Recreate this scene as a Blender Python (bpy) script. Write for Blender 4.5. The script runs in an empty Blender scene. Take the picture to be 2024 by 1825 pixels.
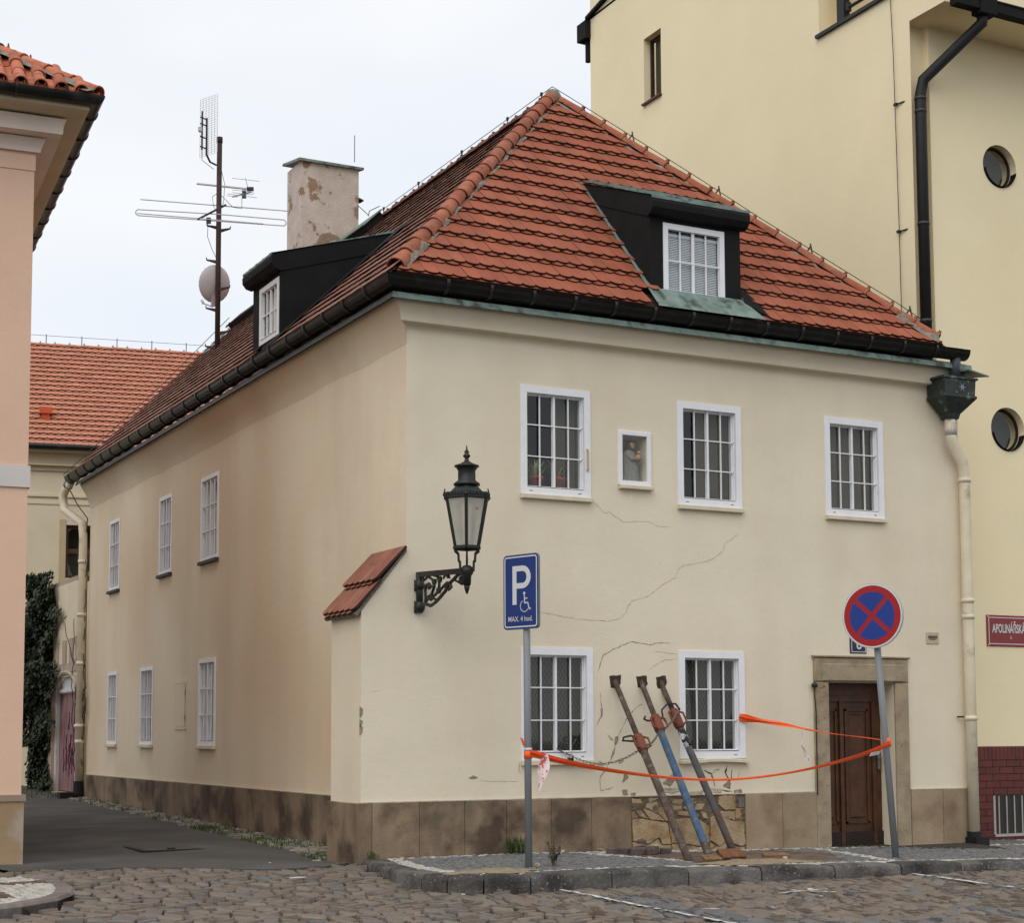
import bpy, math, random
from mathutils import Vector, Matrix
random.seed(11)
S = bpy.context.scene
COL = S.collection
R_ = math.radians

# ------------------------------------------------------------------ camera
PITCH, ROLL, YAW = R_(4.8948), R_(-0.2337), R_(27.3583)
F = Vector((math.sin(YAW)*math.cos(PITCH), math.cos(YAW)*math.cos(PITCH), math.sin(PITCH)))
Rt = Vector((math.cos(YAW), -math.sin(YAW), 0)); Up = Rt.cross(F)
R2 = Rt*math.cos(ROLL)+Up*math.sin(ROLL); U2 = Up*math.cos(ROLL)-Rt*math.sin(ROLL)
cd = bpy.data.cameras.new('camera'); cam = bpy.data.objects.new('camera', cd); COL.objects.link(cam)
cam.matrix_world = Matrix(((R2.x, U2.x, -F.x, -7.8369), (R2.y, U2.y, -F.y, -17.8681), (R2.z, U2.z, -F.z, 1.43), (0, 0, 0, 1)))
cd.sensor_fit = 'HORIZONTAL'; cd.sensor_width = 36; cd.lens = 36*3266.06/2024
cd.shift_y = (1171.14-912.5)/2024; cd.clip_start = .1; cd.clip_end = 2000
S.camera = cam

# ------------------------------------------------------------------ world + sun (overcast)
W = bpy.data.worlds.new('World'); S.world = W; W.use_nodes = True
nt = W.node_tree; nt.nodes.clear()
def N(t, nt_, **k):
    n = nt_.nodes.new(t)
    for a, b in k.items(): setattr(n, a, b)
    return n
SUN_EL, SUN_AZ = R_(50), R_(230)       # azimuth measured from +y clockwise
out = N('ShaderNodeOutputWorld', nt); bg = N('ShaderNodeBackground', nt); bg.inputs[1].default_value = 1.03
sky = N('ShaderNodeTexSky', nt, sky_type='NISHITA', sun_disc=False, sun_elevation=SUN_EL, sun_rotation=SUN_AZ)
skm = N('ShaderNodeVectorMath', nt, operation='SCALE'); skm.inputs['Scale'].default_value = .1
tc = N('ShaderNodeTexCoord', nt); mp = N('ShaderNodeMapping', nt); mp.inputs['Scale'].default_value = (1, 1, 2.2)
nz = N('ShaderNodeTexNoise', nt); nz.inputs['Scale'].default_value = 2.6; nz.inputs['Detail'].default_value = 3; nz.inputs['Roughness'].default_value = .45
rp = N('ShaderNodeValToRGB', nt)
rp.color_ramp.elements[0].position = .32; rp.color_ramp.elements[0].color = (.80, .865, .945, 1)
rp.color_ramp.elements[1].position = .64; rp.color_ramp.elements[1].color = (.985, .99, 1.0, 1)
mx = N('ShaderNodeMix', nt, data_type='RGBA'); mx.inputs[0].default_value = .9
L = nt.links.new
L(sky.outputs[0], skm.inputs[0]); L(tc.outputs['Generated'], mp.inputs[0]); L(mp.outputs[0], nz.inputs[0]); L(nz.outputs[0], rp.inputs[0])
L(skm.outputs[0], mx.inputs[6]); L(rp.outputs[0], mx.inputs[7]); L(mx.outputs[2], bg.inputs[0]); L(bg.outputs[0], out.inputs[0])
sl = bpy.data.lights.new('sun', 'SUN'); sl.energy = 1.5; sl.angle = R_(60); sl.color = (1, .96, .9)
so = bpy.data.objects.new('sun', sl); COL.objects.link(so)
sd = Vector((math.sin(SUN_AZ)*math.cos(SUN_EL), math.cos(SUN_AZ)*math.cos(SUN_EL), math.sin(SUN_EL)))
so.rotation_euler = sd.to_track_quat('Z', 'Y').to_euler(); so.location = (-10, -30, 40)
S.view_settings.view_transform = 'Standard'; S.view_settings.look = 'None'; S.view_settings.gamma = 1
S.view_settings.exposure = 0.04; S.view_settings.use_curve_mapping = False
S.render.engine = 'CYCLES'

# ------------------------------------------------------------------ materials
def srgb(c):
    return tuple((v/12.92 if v <= .04045 else ((v+.055)/1.055)**2.4) for v in (x/255 for x in c))
MATS = {}
def roughen(poly, amp, seg, seed):
    rnd = random.Random(seed); out_ = []
    for i in range(len(poly)):
        a, b = poly[i], poly[(i+1) % len(poly)]; k = max(1, int(math.dist(a, b)/seg))
        for q in range(k): out_.append((a[0]+(b[0]-a[0])*q/k+(rnd.uniform(-amp, amp) if q else 0), a[1]+(b[1]-a[1])*q/k+(rnd.uniform(-amp, amp) if q else 0)))
    return out_
def mat(name, col, rough=.85, var=.12, vs=3., col2=None, s2=1., lo=.5, hi=.65, streak=None, st_amt=.5, st_sc=(1.6, 1.6, .18), st_lo=.45, st_hi=.7,
        bump=.0, bs=60., spec=.3, metal=0., rnd=0., rcols=None, speck=None, grime=None):
    m = bpy.data.materials.new(name); m.use_nodes = True; MATS[name] = m
    t = m.node_tree; b = t.nodes['Principled BSDF']; l = t.links.new
    b.inputs['Roughness'].default_value = rough; b.inputs['Metallic'].default_value = metal
    b.inputs['Specular IOR Level'].default_value = spec
    geo = N('ShaderNodeNewGeometry', t)
    def noise(scale, detail=5, vec=None, rg=.55):
        n = N('ShaderNodeTexNoise', t); n.inputs['Scale'].default_value = scale; n.inputs['Detail'].default_value = detail; n.inputs['Roughness'].default_value = rg
        l(vec or geo.outputs['Position'], n.inputs[0]); return n.outputs[0]
    def ramp(sock, a, bb):
        n = N('ShaderNodeMapRange', t); n.inputs[1].default_value = a; n.inputs[2].default_value = bb; l(sock, n.inputs[0]); return n.outputs[0]
    def mixc(fac, a, bcol, mul=1., blend='MIX'):
        n = N('ShaderNodeMix', t, data_type='RGBA', blend_type=blend)
        if mul != 1.:
            q = N('ShaderNodeMath', t, operation='MULTIPLY'); q.inputs[1].default_value = mul; l(fac, q.inputs[0]); fac = q.outputs[0]
        l(fac, n.inputs[0])
        for i, c in ((6, a), (7, bcol)):
            if isinstance(c, tuple): n.inputs[i].default_value = (*c, 1)
            else: l(c, n.inputs[i])
        return n.outputs[2]
    r = None
    if rnd or rcols:
        oi = N('ShaderNodeObjectInfo', t); ad = N('ShaderNodeMath', t, operation='ADD'); l(oi.outputs['Random'], ad.inputs[0]); l(geo.outputs['Random Per Island'], ad.inputs[1])
        fr = N('ShaderNodeMath', t, operation='FRACT'); l(ad.outputs[0], fr.inputs[0]); r = fr.outputs[0]
    c = tuple(col)
    if rcols:
        cr = N('ShaderNodeValToRGB', t); els = cr.color_ramp.elements; cr.color_ramp.interpolation = 'LINEAR'
        while len(els) < len(rcols): els.new(.5)
        for i, q in enumerate(rcols): els[i].position = i/(len(rcols)-1); els[i].color = (*q, 1)
        l(r, cr.inputs[0]); c = cr.outputs[0]
    if col2 is not None: c = mixc(ramp(noise(s2, 6), lo, hi), c, tuple(col2))
    if streak is not None:
        mpn = N('ShaderNodeMapping', t); mpn.inputs['Scale'].default_value = st_sc; l(geo.outputs['Position'], mpn.inputs[0])
        c = mixc(ramp(noise(1., 5, mpn.outputs[0]), st_lo, st_hi), c, tuple(streak), st_amt)
    if speck is not None: c = mixc(ramp(noise(speck[1], 3), speck[2], speck[2]+.05), c, tuple(speck[0]))
    if var:
        h = N('ShaderNodeHueSaturation', t)
        v = N('ShaderNodeMapRange', t); v.inputs[1].default_value = .3; v.inputs[2].default_value = .7; v.inputs[3].default_value = 1-var; v.inputs[4].default_value = 1+var
        l(noise(vs, 6), v.inputs[0]); val = v.outputs[0]
        if rnd:
            v2 = N('ShaderNodeMapRange', t); v2.inputs[3].default_value = 1-rnd; v2.inputs[4].default_value = 1+rnd; l(r, v2.inputs[0])
            q = N('ShaderNodeMath', t, operation='MULTIPLY'); l(val, q.inputs[0]); l(v2.outputs[0], q.inputs[1]); val = q.outputs[0]
        l(val, h.inputs['Value'])
        if isinstance(c, tuple): h.inputs['Color'].default_value = (*c, 1)
        else: l(c, h.inputs['Color'])
        c = h.outputs[0]
    if isinstance(c, tuple): b.inputs['Base Color'].default_value = (*c, 1)
    else: l(c, b.inputs['Base Color'])
    if bump:
        bn = N('ShaderNodeBump', t); bn.inputs['Strength'].default_value = bump; bn.inputs['Distance'].default_value = .02
        a1 = noise(bs, 4); a2 = noise(bs*.12, 3)
        ad = N('ShaderNodeMath', t, operation='ADD'); l(a1, ad.inputs[0]); l(a2, ad.inputs[1]); l(ad.outputs[0], bn.inputs['Height']); l(bn.outputs[0], b.inputs['Normal'])
    return m

plaster = mat('plaster_beige', (.745, .665, .515), .9, .035, 1.2, col2=(.70, .615, .465), s2=.45, lo=.45, hi=.7, streak=(.56, .47, .34), st_amt=.15, bump=.25, bs=70)
plaster_alley = mat('plaster_alley', (.78, .675, .505), .9, .04, 1.2, col2=(.67, .525, .365), s2=.3, lo=.42, hi=.66, streak=(.42, .31, .20), st_amt=.22, st_sc=(.7, .7, .14), bump=.28, bs=60)
plaster_yel = mat('plaster_yellow', (.86, .745, .50), .9, .025, .8, col2=(.83, .71, .465), s2=.35, lo=.45, hi=.7, bump=.2, bs=60)
plaster_pink = mat('plaster_pink', (.72, .485, .355), .9, .03, 1.5, bump=.2, bs=70)
plaster_cream = mat('plaster_cream', (.68, .59, .43), .9, .05, 1.5, bump=.2, bs=60)
trim_beige = mat('trim_beige', (.74, .62, .54), .85, .04, 2, bump=.1, bs=70)
trim_lilac = mat('trim_pale', (.60, .555, .53), .85, .04, 2, bump=.1, bs=70)
soffit_cream = mat('soffit_cream', (.55, .45, .31), .9, .05, 2)
stone_plinth = mat('stone_plinth', (.235, .168, .11), .85, .22, 2.2, col2=(.075, .05, .033), s2=1.5, lo=.47, hi=.62, streak=(.11, .085, .065), st_amt=.6, st_sc=(4, 4, .9), bump=.35, bs=45, rnd=.16)
stone_plinth_right = mat('stone_plinth_dry', (.33, .25, .165), .85, .14, 2.2, col2=(.22, .14, .09), s2=1.6, lo=.5, hi=.7, bump=.35, bs=45, rnd=.14)
stone_pale = mat('stone_pale', (.41, .30, .185), .9, .2, 5, col2=(.31, .19, .09), s2=3.5, lo=.48, hi=.64, bump=.7, bs=30, rnd=.2)
stone_door = mat('stone_door', (.34, .27, .18), .9, .16, 4, col2=(.25, .19, .125), s2=5, lo=.5, hi=.7, speck=((.20, .09, .03), 9, .70), bump=.55, bs=50, rnd=.08)
stone_rough = mat('stone_rubble', (.15, .112, .075), .95, .4, 6, bump=.8, bs=25)
spall_m = mat('spalled_plaster', (.30, .24, .17), .95, .3, 14, bump=.8, bs=35)
spall_pale = mat('pale_mortar', (.46, .40, .32), .95, .18, 12, bump=.8, bs=30)
crack_f = mat('crack_fine', (.46, .39, .285), .95, .2, 9)
crack_m = mat('crack_dark', (.29, .235, .165), .95, .3, 9)
crack_deep = mat('crack_deep', (.05, .035, .025), .95, .3, 9)
tile_cols = [(.255, .066, .034), (.325, .09, .045), (.285, .076, .038), (.345, .105, .056), (.265, .074, .038), (.315, .086, .043)]
tile_m = mat('clay_tile', (.5, .12, .045), .8, .13, 2.5, rcols=tile_cols, streak=(.17, .055, .03), st_amt=.38, st_sc=(5, 1.4, 1.4), bump=.12, bs=50)
tile_old = mat('clay_tile_weathered', (.3, .1, .05), .85, .25, 2.5, rcols=[(.25, .11, .075), (.33, .16, .115), (.21, .09, .06), (.28, .13, .09)], col2=(.20, .10, .065), s2=5, lo=.5, hi=.75, bump=.15, bs=50)
tile_rear = mat('clay_tile_new', (.5, .16, .08), .8, .08, 2.5, rcols=[(.44, .165, .10), (.50, .195, .12), (.47, .175, .105), (.53, .215, .135)])
ridge_m = mat('ridge_tile', (.46, .13, .06), .8, .2, 6, rcols=[(.27, .085, .045), (.34, .115, .062), (.30, .085, .042), (.32, .118, .072)], col2=(.16, .07, .042), s2=9, lo=.52, hi=.7, bump=.15)
monk_m = mat('barrel_tile', (.45, .14, .07), .85, .25, 7, rcols=[(.42, .125, .065), (.50, .16, .085), (.36, .11, .06)], col2=(.19, .11, .08), s2=6, lo=.52, hi=.72, bump=.3, bs=60)
mortar_m = mat('mortar', (.22, .195, .16), .95, .35, 20, bump=.8, bs=40)
deck_m = mat('roof_underlay', (.06, .03, .02), .9, .2, 5)
black_metal = mat('black_sheet_metal', (.012, .012, .0125), .8, .2, 3, spec=.15)
gutter_m = mat('gutter_painted', (.011, .0105, .010), .36, .35, 5, col2=(.03, .028, .026), s2=3, lo=.55, hi=.7, spec=.27)
copper_green = mat('verdigris', (.16, .22, .19), .6, .25, 6, col2=(.05, .06, .055), s2=5, lo=.52, hi=.66, spec=.4)
white_paint = mat('white_paint', (.78, .78, .80), .5, .04, 6)
cream_paint = mat('cream_paint', (.63, .56, .42), .55, .08, 6)
pipe_cream = mat('pipe_cream', (.68, .60, .45), .5, .08, 4, col2=(.42, .35, .24), s2=3, lo=.58, hi=.72, spec=.4)
iron_m = mat('black_iron', (.012, .014, .013), .5, .3, 15, spec=.4)
galv_m = mat('grey_steel_post', (.20, .215, .225), .5, .06, 4, spec=.4)
wood_door = mat('door_wood', (.075, .027, .010), .5, .3, 8, col2=(.03, .011, .006), s2=4, st_sc=(30, 30, 1.5), streak=(.07, .028, .012), st_amt=.6, spec=.4)
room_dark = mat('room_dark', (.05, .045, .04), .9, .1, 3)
curtain_m = mat('curtain_beige', (.115, .097, .072), .9, .1, 8)
curtain_w = mat('curtain_white', (.60, .58, .55), .9, .06, 8)
curtain_d = mat('curtain_dark', (.048, .041, .029), .9, .1, 8)
blind_m = mat('blind_white', (.62, .64, .70), .6, .03, 8)
asphalt = mat('asphalt', (.078, .072, .067), .9, .22, 1.1, col2=(.112, .105, .099), s2=.7, lo=.45, hi=.7, speck=((.13, .125, .12), 55, .66), bump=.5, bs=90)
soil = mat('joint_soil', (.042, .036, .027), .98, .4, 8, col2=(.03, .042, .015), s2=3, lo=.55, hi=.7, bump=.6, bs=40)
cob_cols = [(.145, .113, .088), (.175, .138, .107), (.135, .117, .10), (.19, .155, .12), (.125, .11, .10), (.165, .122, .092), (.15, .127, .106), (.195, .148, .112)]
cobble_m = mat('cobble_stone', (.2, .15, .11), .6, .16, 9, rcols=cob_cols, col2=(.10, .083, .072), s2=7, lo=.58, hi=.8, bump=.22, bs=70, spec=.4)
cobble_grey = mat('cobble_stone_grey', (.1, .1, .11), .62, .2, 9, rcols=[(.10, .098, .10), (.135, .131, .132), (.115, .11, .112)], bump=.22, bs=70, spec=.4)
sett_white = mat('sett_white', (.42, .40, .36), .8, .2, 9, rcols=[(.32, .30, .265), (.46, .44, .40), (.38, .355, .31)], bump=.3)
sett_grey = mat('sett_grey', (.12, .12, .12), .8, .2, 9, rcols=[(.115, .115, .115), (.16, .158, .155), (.135, .135, .138)], bump=.3)
sett_strip = mat('sett_strip', (.2, .18, .15), .8, .2, 9, rcols=[(.17, .155, .13), (.25, .23, .195), (.20, .17, .14)], bump=.3)
dirt_m = mat('bare_dirt', (.145, .105, .08), .95, .2, 3, col2=(.10, .07, .052), s2=2, bump=.6, bs=50)
sand_m = mat('sand', (.30, .235, .14), .95, .25, 9, col2=(.17, .15, .125), s2=9, lo=.48, hi=.6, bump=.6, bs=60)
kerb_m = mat('kerb_granite', (.10, .092, .085), .8, .3, 5, col2=(.032, .028, .026), s2=2.0, lo=.45, hi=.62, speck=((.18, .165, .15), 30, .62), bump=1.0, bs=28, rnd=.28)
grass_m = mat('grass', (.055, .085, .022), .8, .35, 9, rcols=[(.04, .075, .018), (.075, .10, .03), (.05, .085, .022)])
weed_m = mat('weed_leaf', (.10, .105, .05), .8, .3, 9)
ivy_m = mat('ivy_leaf', (.02, .035, .012), .55, .4, 9, rcols=[(.010, .019, .007), (.022, .038, .013), (.015, .025, .010), (.038, .052, .02)], spec=.4)
twig_m = mat('twig', (.085, .06, .045), .9, .3, 9)
rust_m = mat('rusty_steel', (.085, .058, .045), .8, .3, 9, col2=(.15, .135, .12), s2=14, lo=.52, hi=.68, bump=.3)
rust_red = mat('red_oxide', (.19, .055, .03), .7, .3, 12, col2=(.09, .04, .03), s2=12, lo=.52, hi=.7, bump=.2)
blue_steel = mat('blue_paint', (.045, .10, .19), .65, .25, 9, col2=(.115, .10, .09), s2=9, lo=.50, hi=.66, bump=.2)
rust_mix = mat('worn_blue_grey', (.075, .075, .085), .75, .3, 9, col2=(.10, .06, .045), s2=8, lo=.48, hi=.6, bump=.2)
chain_m = mat('chain_zinc', (.20, .20, .19), .45, .2, 20, metal=.6)
lock_m = mat('padlock_black', (.02, .02, .022), .4, .1, 20)
tape_m = mat('tape_orange', (.85, .115, .02), .5, .08, 20, spec=.4)
scrap_m = mat('tape_scrap', (.66, .55, .55), .5, .1, 20, col2=(.55, .10, .10), s2=22, lo=.55, hi=.6)
plank_m = mat('plank_wood', (.20, .115, .06), .85, .3, 12, col2=(.06, .04, .03), s2=8)
sign_blue = mat('sign_blue', (.007, .034, .17), .45, .03, 6, spec=.4)
sign_white = mat('sign_white', (.62, .62, .62), .5, .03, 6)
sign_red = mat('sign_red', (.33, .008, .012), .5, .05, 6, spec=.4)
sign_blue2 = mat('sign_blue_mid', (.016, .043, .24), .45, .05, 6)
sign_back = mat('sign_back', (.17, .19, .20), .5, .08, 6)
plate_navy = mat('enamel_navy', (.01, .012, .05), .3, .05, 6, spec=.5)
plate_red = mat('enamel_red', (.22, .016, .014), .3, .06, 6, spec=.5)
plate_pale = mat('plate_pale', (.45, .39, .27), .6, .08, 10)
ink_m = mat('dark_print', (.12, .08, .06), .6, .2, 30)
brick_m = mat('glazed_brick', (.13, .018, .012), .35, .18, 5, rcols=[(.085, .014, .011), (.125, .020, .015), (.10, .016, .012)], spec=.5)
brick_joint = mat('brick_joint', (.20, .15, .125), .9, .1, 8)
chimney_m = mat('chimney_plaster', (.52, .44, .39), .9, .12, 3, col2=(.26, .175, .115), s2=2.3, lo=.56, hi=.60, streak=(.36, .28, .23), st_amt=.4, bump=.5, bs=30)
mast_m = mat('mast_brown', (.045, .025, .022), .7, .2, 8)
alu_m = mat('aluminium', (.40, .38, .40), .4, .05, 8, metal=.4)
dish_m = mat('dish_grey', (.46, .45, .45), .5, .06, 6)
gate_m = mat('gate_pink', (.27, .15, .155), .6, .12, 4, streak=(.10, .03, .07), st_amt=.7, st_sc=(4, 9, 1.1), st_lo=.56, st_hi=.62)
gate_wall_m = mat('gate_render', (.42, .34, .27), .9, .12, 3, bump=.4)
graf_m = mat('spray_paint', (.12, .02, .05), .6, .2, 20)
brown_frame = mat('brown_frame', (.10, .04, .018), .5, .15, 9)
win_dark = mat('dark_frame', (.03, .015, .012), .5, .15, 9)
pot_m = mat('terracotta', (.33, .09, .045), .8, .1, 9)
plant_m = mat('house_plant', (.30, .34, .13), .6, .3, 12)
statue_m = mat('statue_stone', (.23, .21, .195), .8, .2, 25)
statue_skin = mat('statue_face', (.40, .24, .13), .7, .15, 25)
statue_hair = mat('statue_veil', (.055, .03, .02), .7, .2, 25)
pvc_cap = mat('vent_orange', (.55, .09, .03), .6, .05, 6)
boot_m = mat('cast_iron_boot', (.012, .012, .013), .6, .2, 9)
white_line = mat('road_paint', (.60, .60, .58), .8, .12, 9, speck=((.17, .13, .10), 9, .55))
black_post = mat('black_post', (.015, .015, .016), .5, .1, 9)
letterbox_m = mat('letterbox', (.012, .013, .015), .45, .1, 9)

def glass_mat(name, tint=(1, 1, 1), gl=(1, 1, 1), ior=1.5):
    m = bpy.data.materials.new(name); m.use_nodes = True; t = m.node_tree; t.nodes.clear()
    o = N('ShaderNodeOutputMaterial', t); mixs = N('ShaderNodeMixShader', t); lw = N('ShaderNodeLayerWeight', t); lw.inputs[0].default_value = .5; pw_ = N('ShaderNodeMath', t, operation='POWER'); pw_.inputs[1].default_value = 5; t.links.new(lw.outputs['Facing'], pw_.inputs[0]); fr = N('ShaderNodeMath', t, operation='MULTIPLY_ADD'); fr.inputs[1].default_value = .9; fr.inputs[2].default_value = .045; t.links.new(pw_.outputs[0], fr.inputs[0])
    tr = N('ShaderNodeBsdfTransparent', t); tr.inputs[0].default_value = (*tint, 1); g = N('ShaderNodeBsdfGlossy', t); g.inputs[0].default_value = (*gl, 1); g.inputs['Roughness'].default_value = .03
    l = t.links.new; l(fr.outputs[0], mixs.inputs[0]); l(tr.outputs[0], mixs.inputs[1]); l(g.outputs[0], mixs.inputs[2]); l(mixs.outputs[0], o.inputs[0]); return m
glass = glass_mat('window_glass', (.92, .95, .93))
def frosted():
    m = mat('lantern_glass', (.78, .74, .64), .35, .1, 6, col2=(.20, .10, .06), s2=8, lo=.66, hi=.72)
    b = m.node_tree.nodes['Principled BSDF']; b.inputs['Transmission Weight'].default_value = .55; return m
lantern_glass = frosted()

# ------------------------------------------------------------------ mesh helpers
class MB:
    def __init__(s): s.v = []; s.f = []
    def add(s, vs, fs):
        o = len(s.v); s.v += [tuple(v) for v in vs]; s.f += [tuple(i+o for i in f) for f in fs]; return s
    def box(s, x0, x1, y0, y1, z0, z1):
        return s.add([(x0, y0, z0), (x1, y0, z0), (x1, y1, z0), (x0, y1, z0), (x0, y0, z1), (x1, y0, z1), (x1, y1, z1), (x0, y1, z1)],
                     [(0, 3, 2, 1), (4, 5, 6, 7), (0, 1, 5, 4), (1, 2, 6, 5), (2, 3, 7, 6), (3, 0, 4, 7)])
    def obox(s, o, a, b, c):      # corner + three edge vectors
        o, a, b, c = Vector(o), Vector(a), Vector(b), Vector(c)
        return s.add([o, o+a, o+a+b, o+b, o+c, o+a+c, o+a+b+c, o+b+c], [(0, 3, 2, 1), (4, 5, 6, 7), (0, 1, 5, 4), (1, 2, 6, 5), (2, 3, 7, 6), (3, 0, 4, 7)])
    def bbox(s, o, a, b, c, e=.006):   # bevelled: chamfered front (c direction) edge
        o, a, b, c = Vector(o), Vector(a), Vector(b), Vector(c); ea, eb, ec = a.normalized()*e, b.normalized()*e, c.normalized()*e
        v = [o, o+a, o+a+b, o+b, o+c-ec, o+a+c-ec, o+a+b+c-ec, o+b+c-ec, o+c+ea+eb, o+a+c-ea+eb, o+a+b+c-ea-eb, o+b+c+ea-eb]
        return s.add(v, [(0, 3, 2, 1), (8, 9, 10, 11)]+[(i, (i+1) % 4, 4+(i+1) % 4, 4+i) for i in range(4)]+[(4+i, 4+(i+1) % 4, 8+(i+1) % 4, 8+i) for i in range(4)])
    def prism(s, poly, d, caps=True):   # poly: list of 3D points, d: extrude vector
        n = len(poly); p = [Vector(q) for q in poly]; d = Vector(d)
        fs = [(i, (i+1) % n, n+(i+1) % n, n+i) for i in range(n)]
        if caps: fs += [tuple(range(n-1, -1, -1)), tuple(range(n, 2*n))]
        return s.add(p+[q+d for q in p], fs)
    def tube(s, path, r, n=8, caps=True, sq=1.):
        path = [Vector(p) for p in path]; rs = r if isinstance(r, (list, tuple)) else [r]*len(path)
        rings = []; up0 = None
        for i, p in enumerate(path):
            if i == 0: d = path[1]-p
            elif i == len(path)-1: d = p-path[i-1]
            else: d = (path[i+1]-p).normalized()+(p-path[i-1]).normalized()
            d = d.normalized() if d.length > 1e-9 else Vector((0, 0, 1))
            if up0 is None:
                up0 = Vector((0, 0, 1)) if abs(d.z) < .9 else Vector((1, 0, 0))
            a = up0-d*up0.dot(d)
            if a.length < 1e-4: a = Vector((1, 0, 0))-d*d.x
            a.normalize(); b = d.cross(a); up0 = a
            k = 1.
            if 0 < i < len(path)-1:
                cs = (path[i+1]-p).normalized().dot((p-path[i-1]).normalized()); k = 1/max(.5, math.sqrt(max(.05, (1+cs)/2)))
            rings.append([p+(a*math.cos(2*math.pi*j/n)+b*math.sin(2*math.pi*j/n)*sq)*rs[i]*(1+(k-1)*.6) for j in range(n)])
        o = len(s.v); s.v += [tuple(v) for rg in rings for v in rg]
        for i in range(len(rings)-1):
            for j in range(n):
                a = o+i*n+j; b = o+i*n+(j+1) % n; s.f.append((a, b, b+n, a+n))
        if caps: s.f.append(tuple(o+j for j in range(n-1, -1, -1))); s.f.append(tuple(o+(len(rings)-1)*n+j for j in range(n)))
        return s
    def lathe(s, prof, c, n=16, axis='z', ph=0.):  # prof: (r,z) list
        c = Vector(c); o = len(s.v)
        for r, z in prof:
            for j in range(n):
                a = 2*math.pi*j/n+ph
                s.v.append(tuple(c+Vector((r*math.cos(a), r*math.sin(a), z))))
        for i in range(len(prof)-1):
            for j in range(n):
                a = o+i*n+j; b = o+i*n+(j+1) % n; s.f.append((a, b, b+n, a+n))
        s.f.append(tuple(o+j for j in range(n-1, -1, -1))); s.f.append(tuple(o+(len(prof)-1)*n+j for j in range(n)))
        return s
    def mesh(s, name): 
        m = bpy.data.meshes.new(name); m.from_pydata(s.v, [], s.f); m.update(); return m
    def build(s, name, material, parent=None, smooth=False, **k):
        return link(name, s.mesh(name), material, parent, smooth, **k)

def link(name, me, material, parent=None, smooth=False, loc=None, M=None, **props):
    if material is not None and not me.materials: me.materials.append(material)
    if smooth and not me.get('sm'):
        for p in me.polygons: p.use_smooth = True
        me['sm'] = 1
    o = bpy.data.objects.new(name, me); COL.objects.link(o)
    if M is not None: o.matrix_basis = M
    if parent is not None: setpar(o, parent)
    for a, b in props.items(): o[a] = b
    return o
def wm(o):
    m = o.matrix_parent_inverse @ o.matrix_basis if o.parent else o.matrix_basis.copy()
    return wm(o.parent) @ m if o.parent else m
def setpar(o, p):
    o.parent = p; o.matrix_parent_inverse = wm(p).inverted()
def autosmooth(o, deg=40):
    me = o.data
    for p in me.polygons: p.use_smooth = True
    ed = {}
    for p in me.polygons:
        for k in p.edge_keys: ed.setdefault(k, []).append(p.normal)
    c = math.cos(R_(deg))
    for e in me.edges:
        ns = ed.get(tuple(sorted(e.vertices)), [])
        e.use_edge_sharp = len(ns) == 2 and ns[0].dot(ns[1]) < c
    return o
def thing(name, label, cat, loc, group=None):
    o = bpy.data.objects.new(name, None); COL.objects.link(o); o.location = loc; o.empty_display_size = .2
    o.matrix_basis = Matrix.Translation(loc)
    o['label'] = label; o['category'] = cat
    if group: o['group'] = group
    return o
def tag(o, label, cat, group=None):
    o['label'] = label; o['category'] = cat
    if group: o['group'] = group
    return o
X, Y, Z = Vector((1, 0, 0)), Vector((0, 1, 0)), Vector((0, 0, 1))

def wall_cells(mb, o, u, n, us, zs, holes, depth):
    """wall in plane through o (u along, Z up, n outward) with rectangular holes (u0,u1,z0,z1) and reveals of given depth"""
    o, u, n = Vector(o), Vector(u), Vector(n)
    ub = sorted(set([us[0], us[1]]+[h[i] for h in holes for i in (0, 1)])); zb = sorted(set([zs[0], zs[1]]+[h[i] for h in holes for i in (2, 3)]))
    P = lambda a, z, d=0: o+u*a+Z*z-n*d
    flip = u.cross(Z).dot(n) < 0
    def q(*p): mb.add(p if not flip else p[::-1], [(0, 1, 2, 3)])
    for i in range(len(ub)-1):
        for j in range(len(zb)-1):
            uc, zc = (ub[i]+ub[i+1])/2, (zb[j]+zb[j+1])/2
            if any(h[0] < uc < h[1] and h[2] < zc < h[3] for h in holes): continue
            q(P(ub[i], zb[j]), P(ub[i+1], zb[j]), P(ub[i+1], zb[j+1]), P(ub[i], zb[j+1]))
    for h in holes:
        d = h[4] if len(h) > 4 else depth
        a, b, c, e = h[:4]
        q(P(a, c), P(a, c, d), P(b, c, d), P(b, c)); q(P(a, e), P(b, e), P(b, e, d), P(a, e, d))
        q(P(a, c), P(a, e), P(a, e, d), P(a, c, d)); q(P(b, c), P(b, c, d), P(b, e, d), P(b, e))
    return mb
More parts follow.
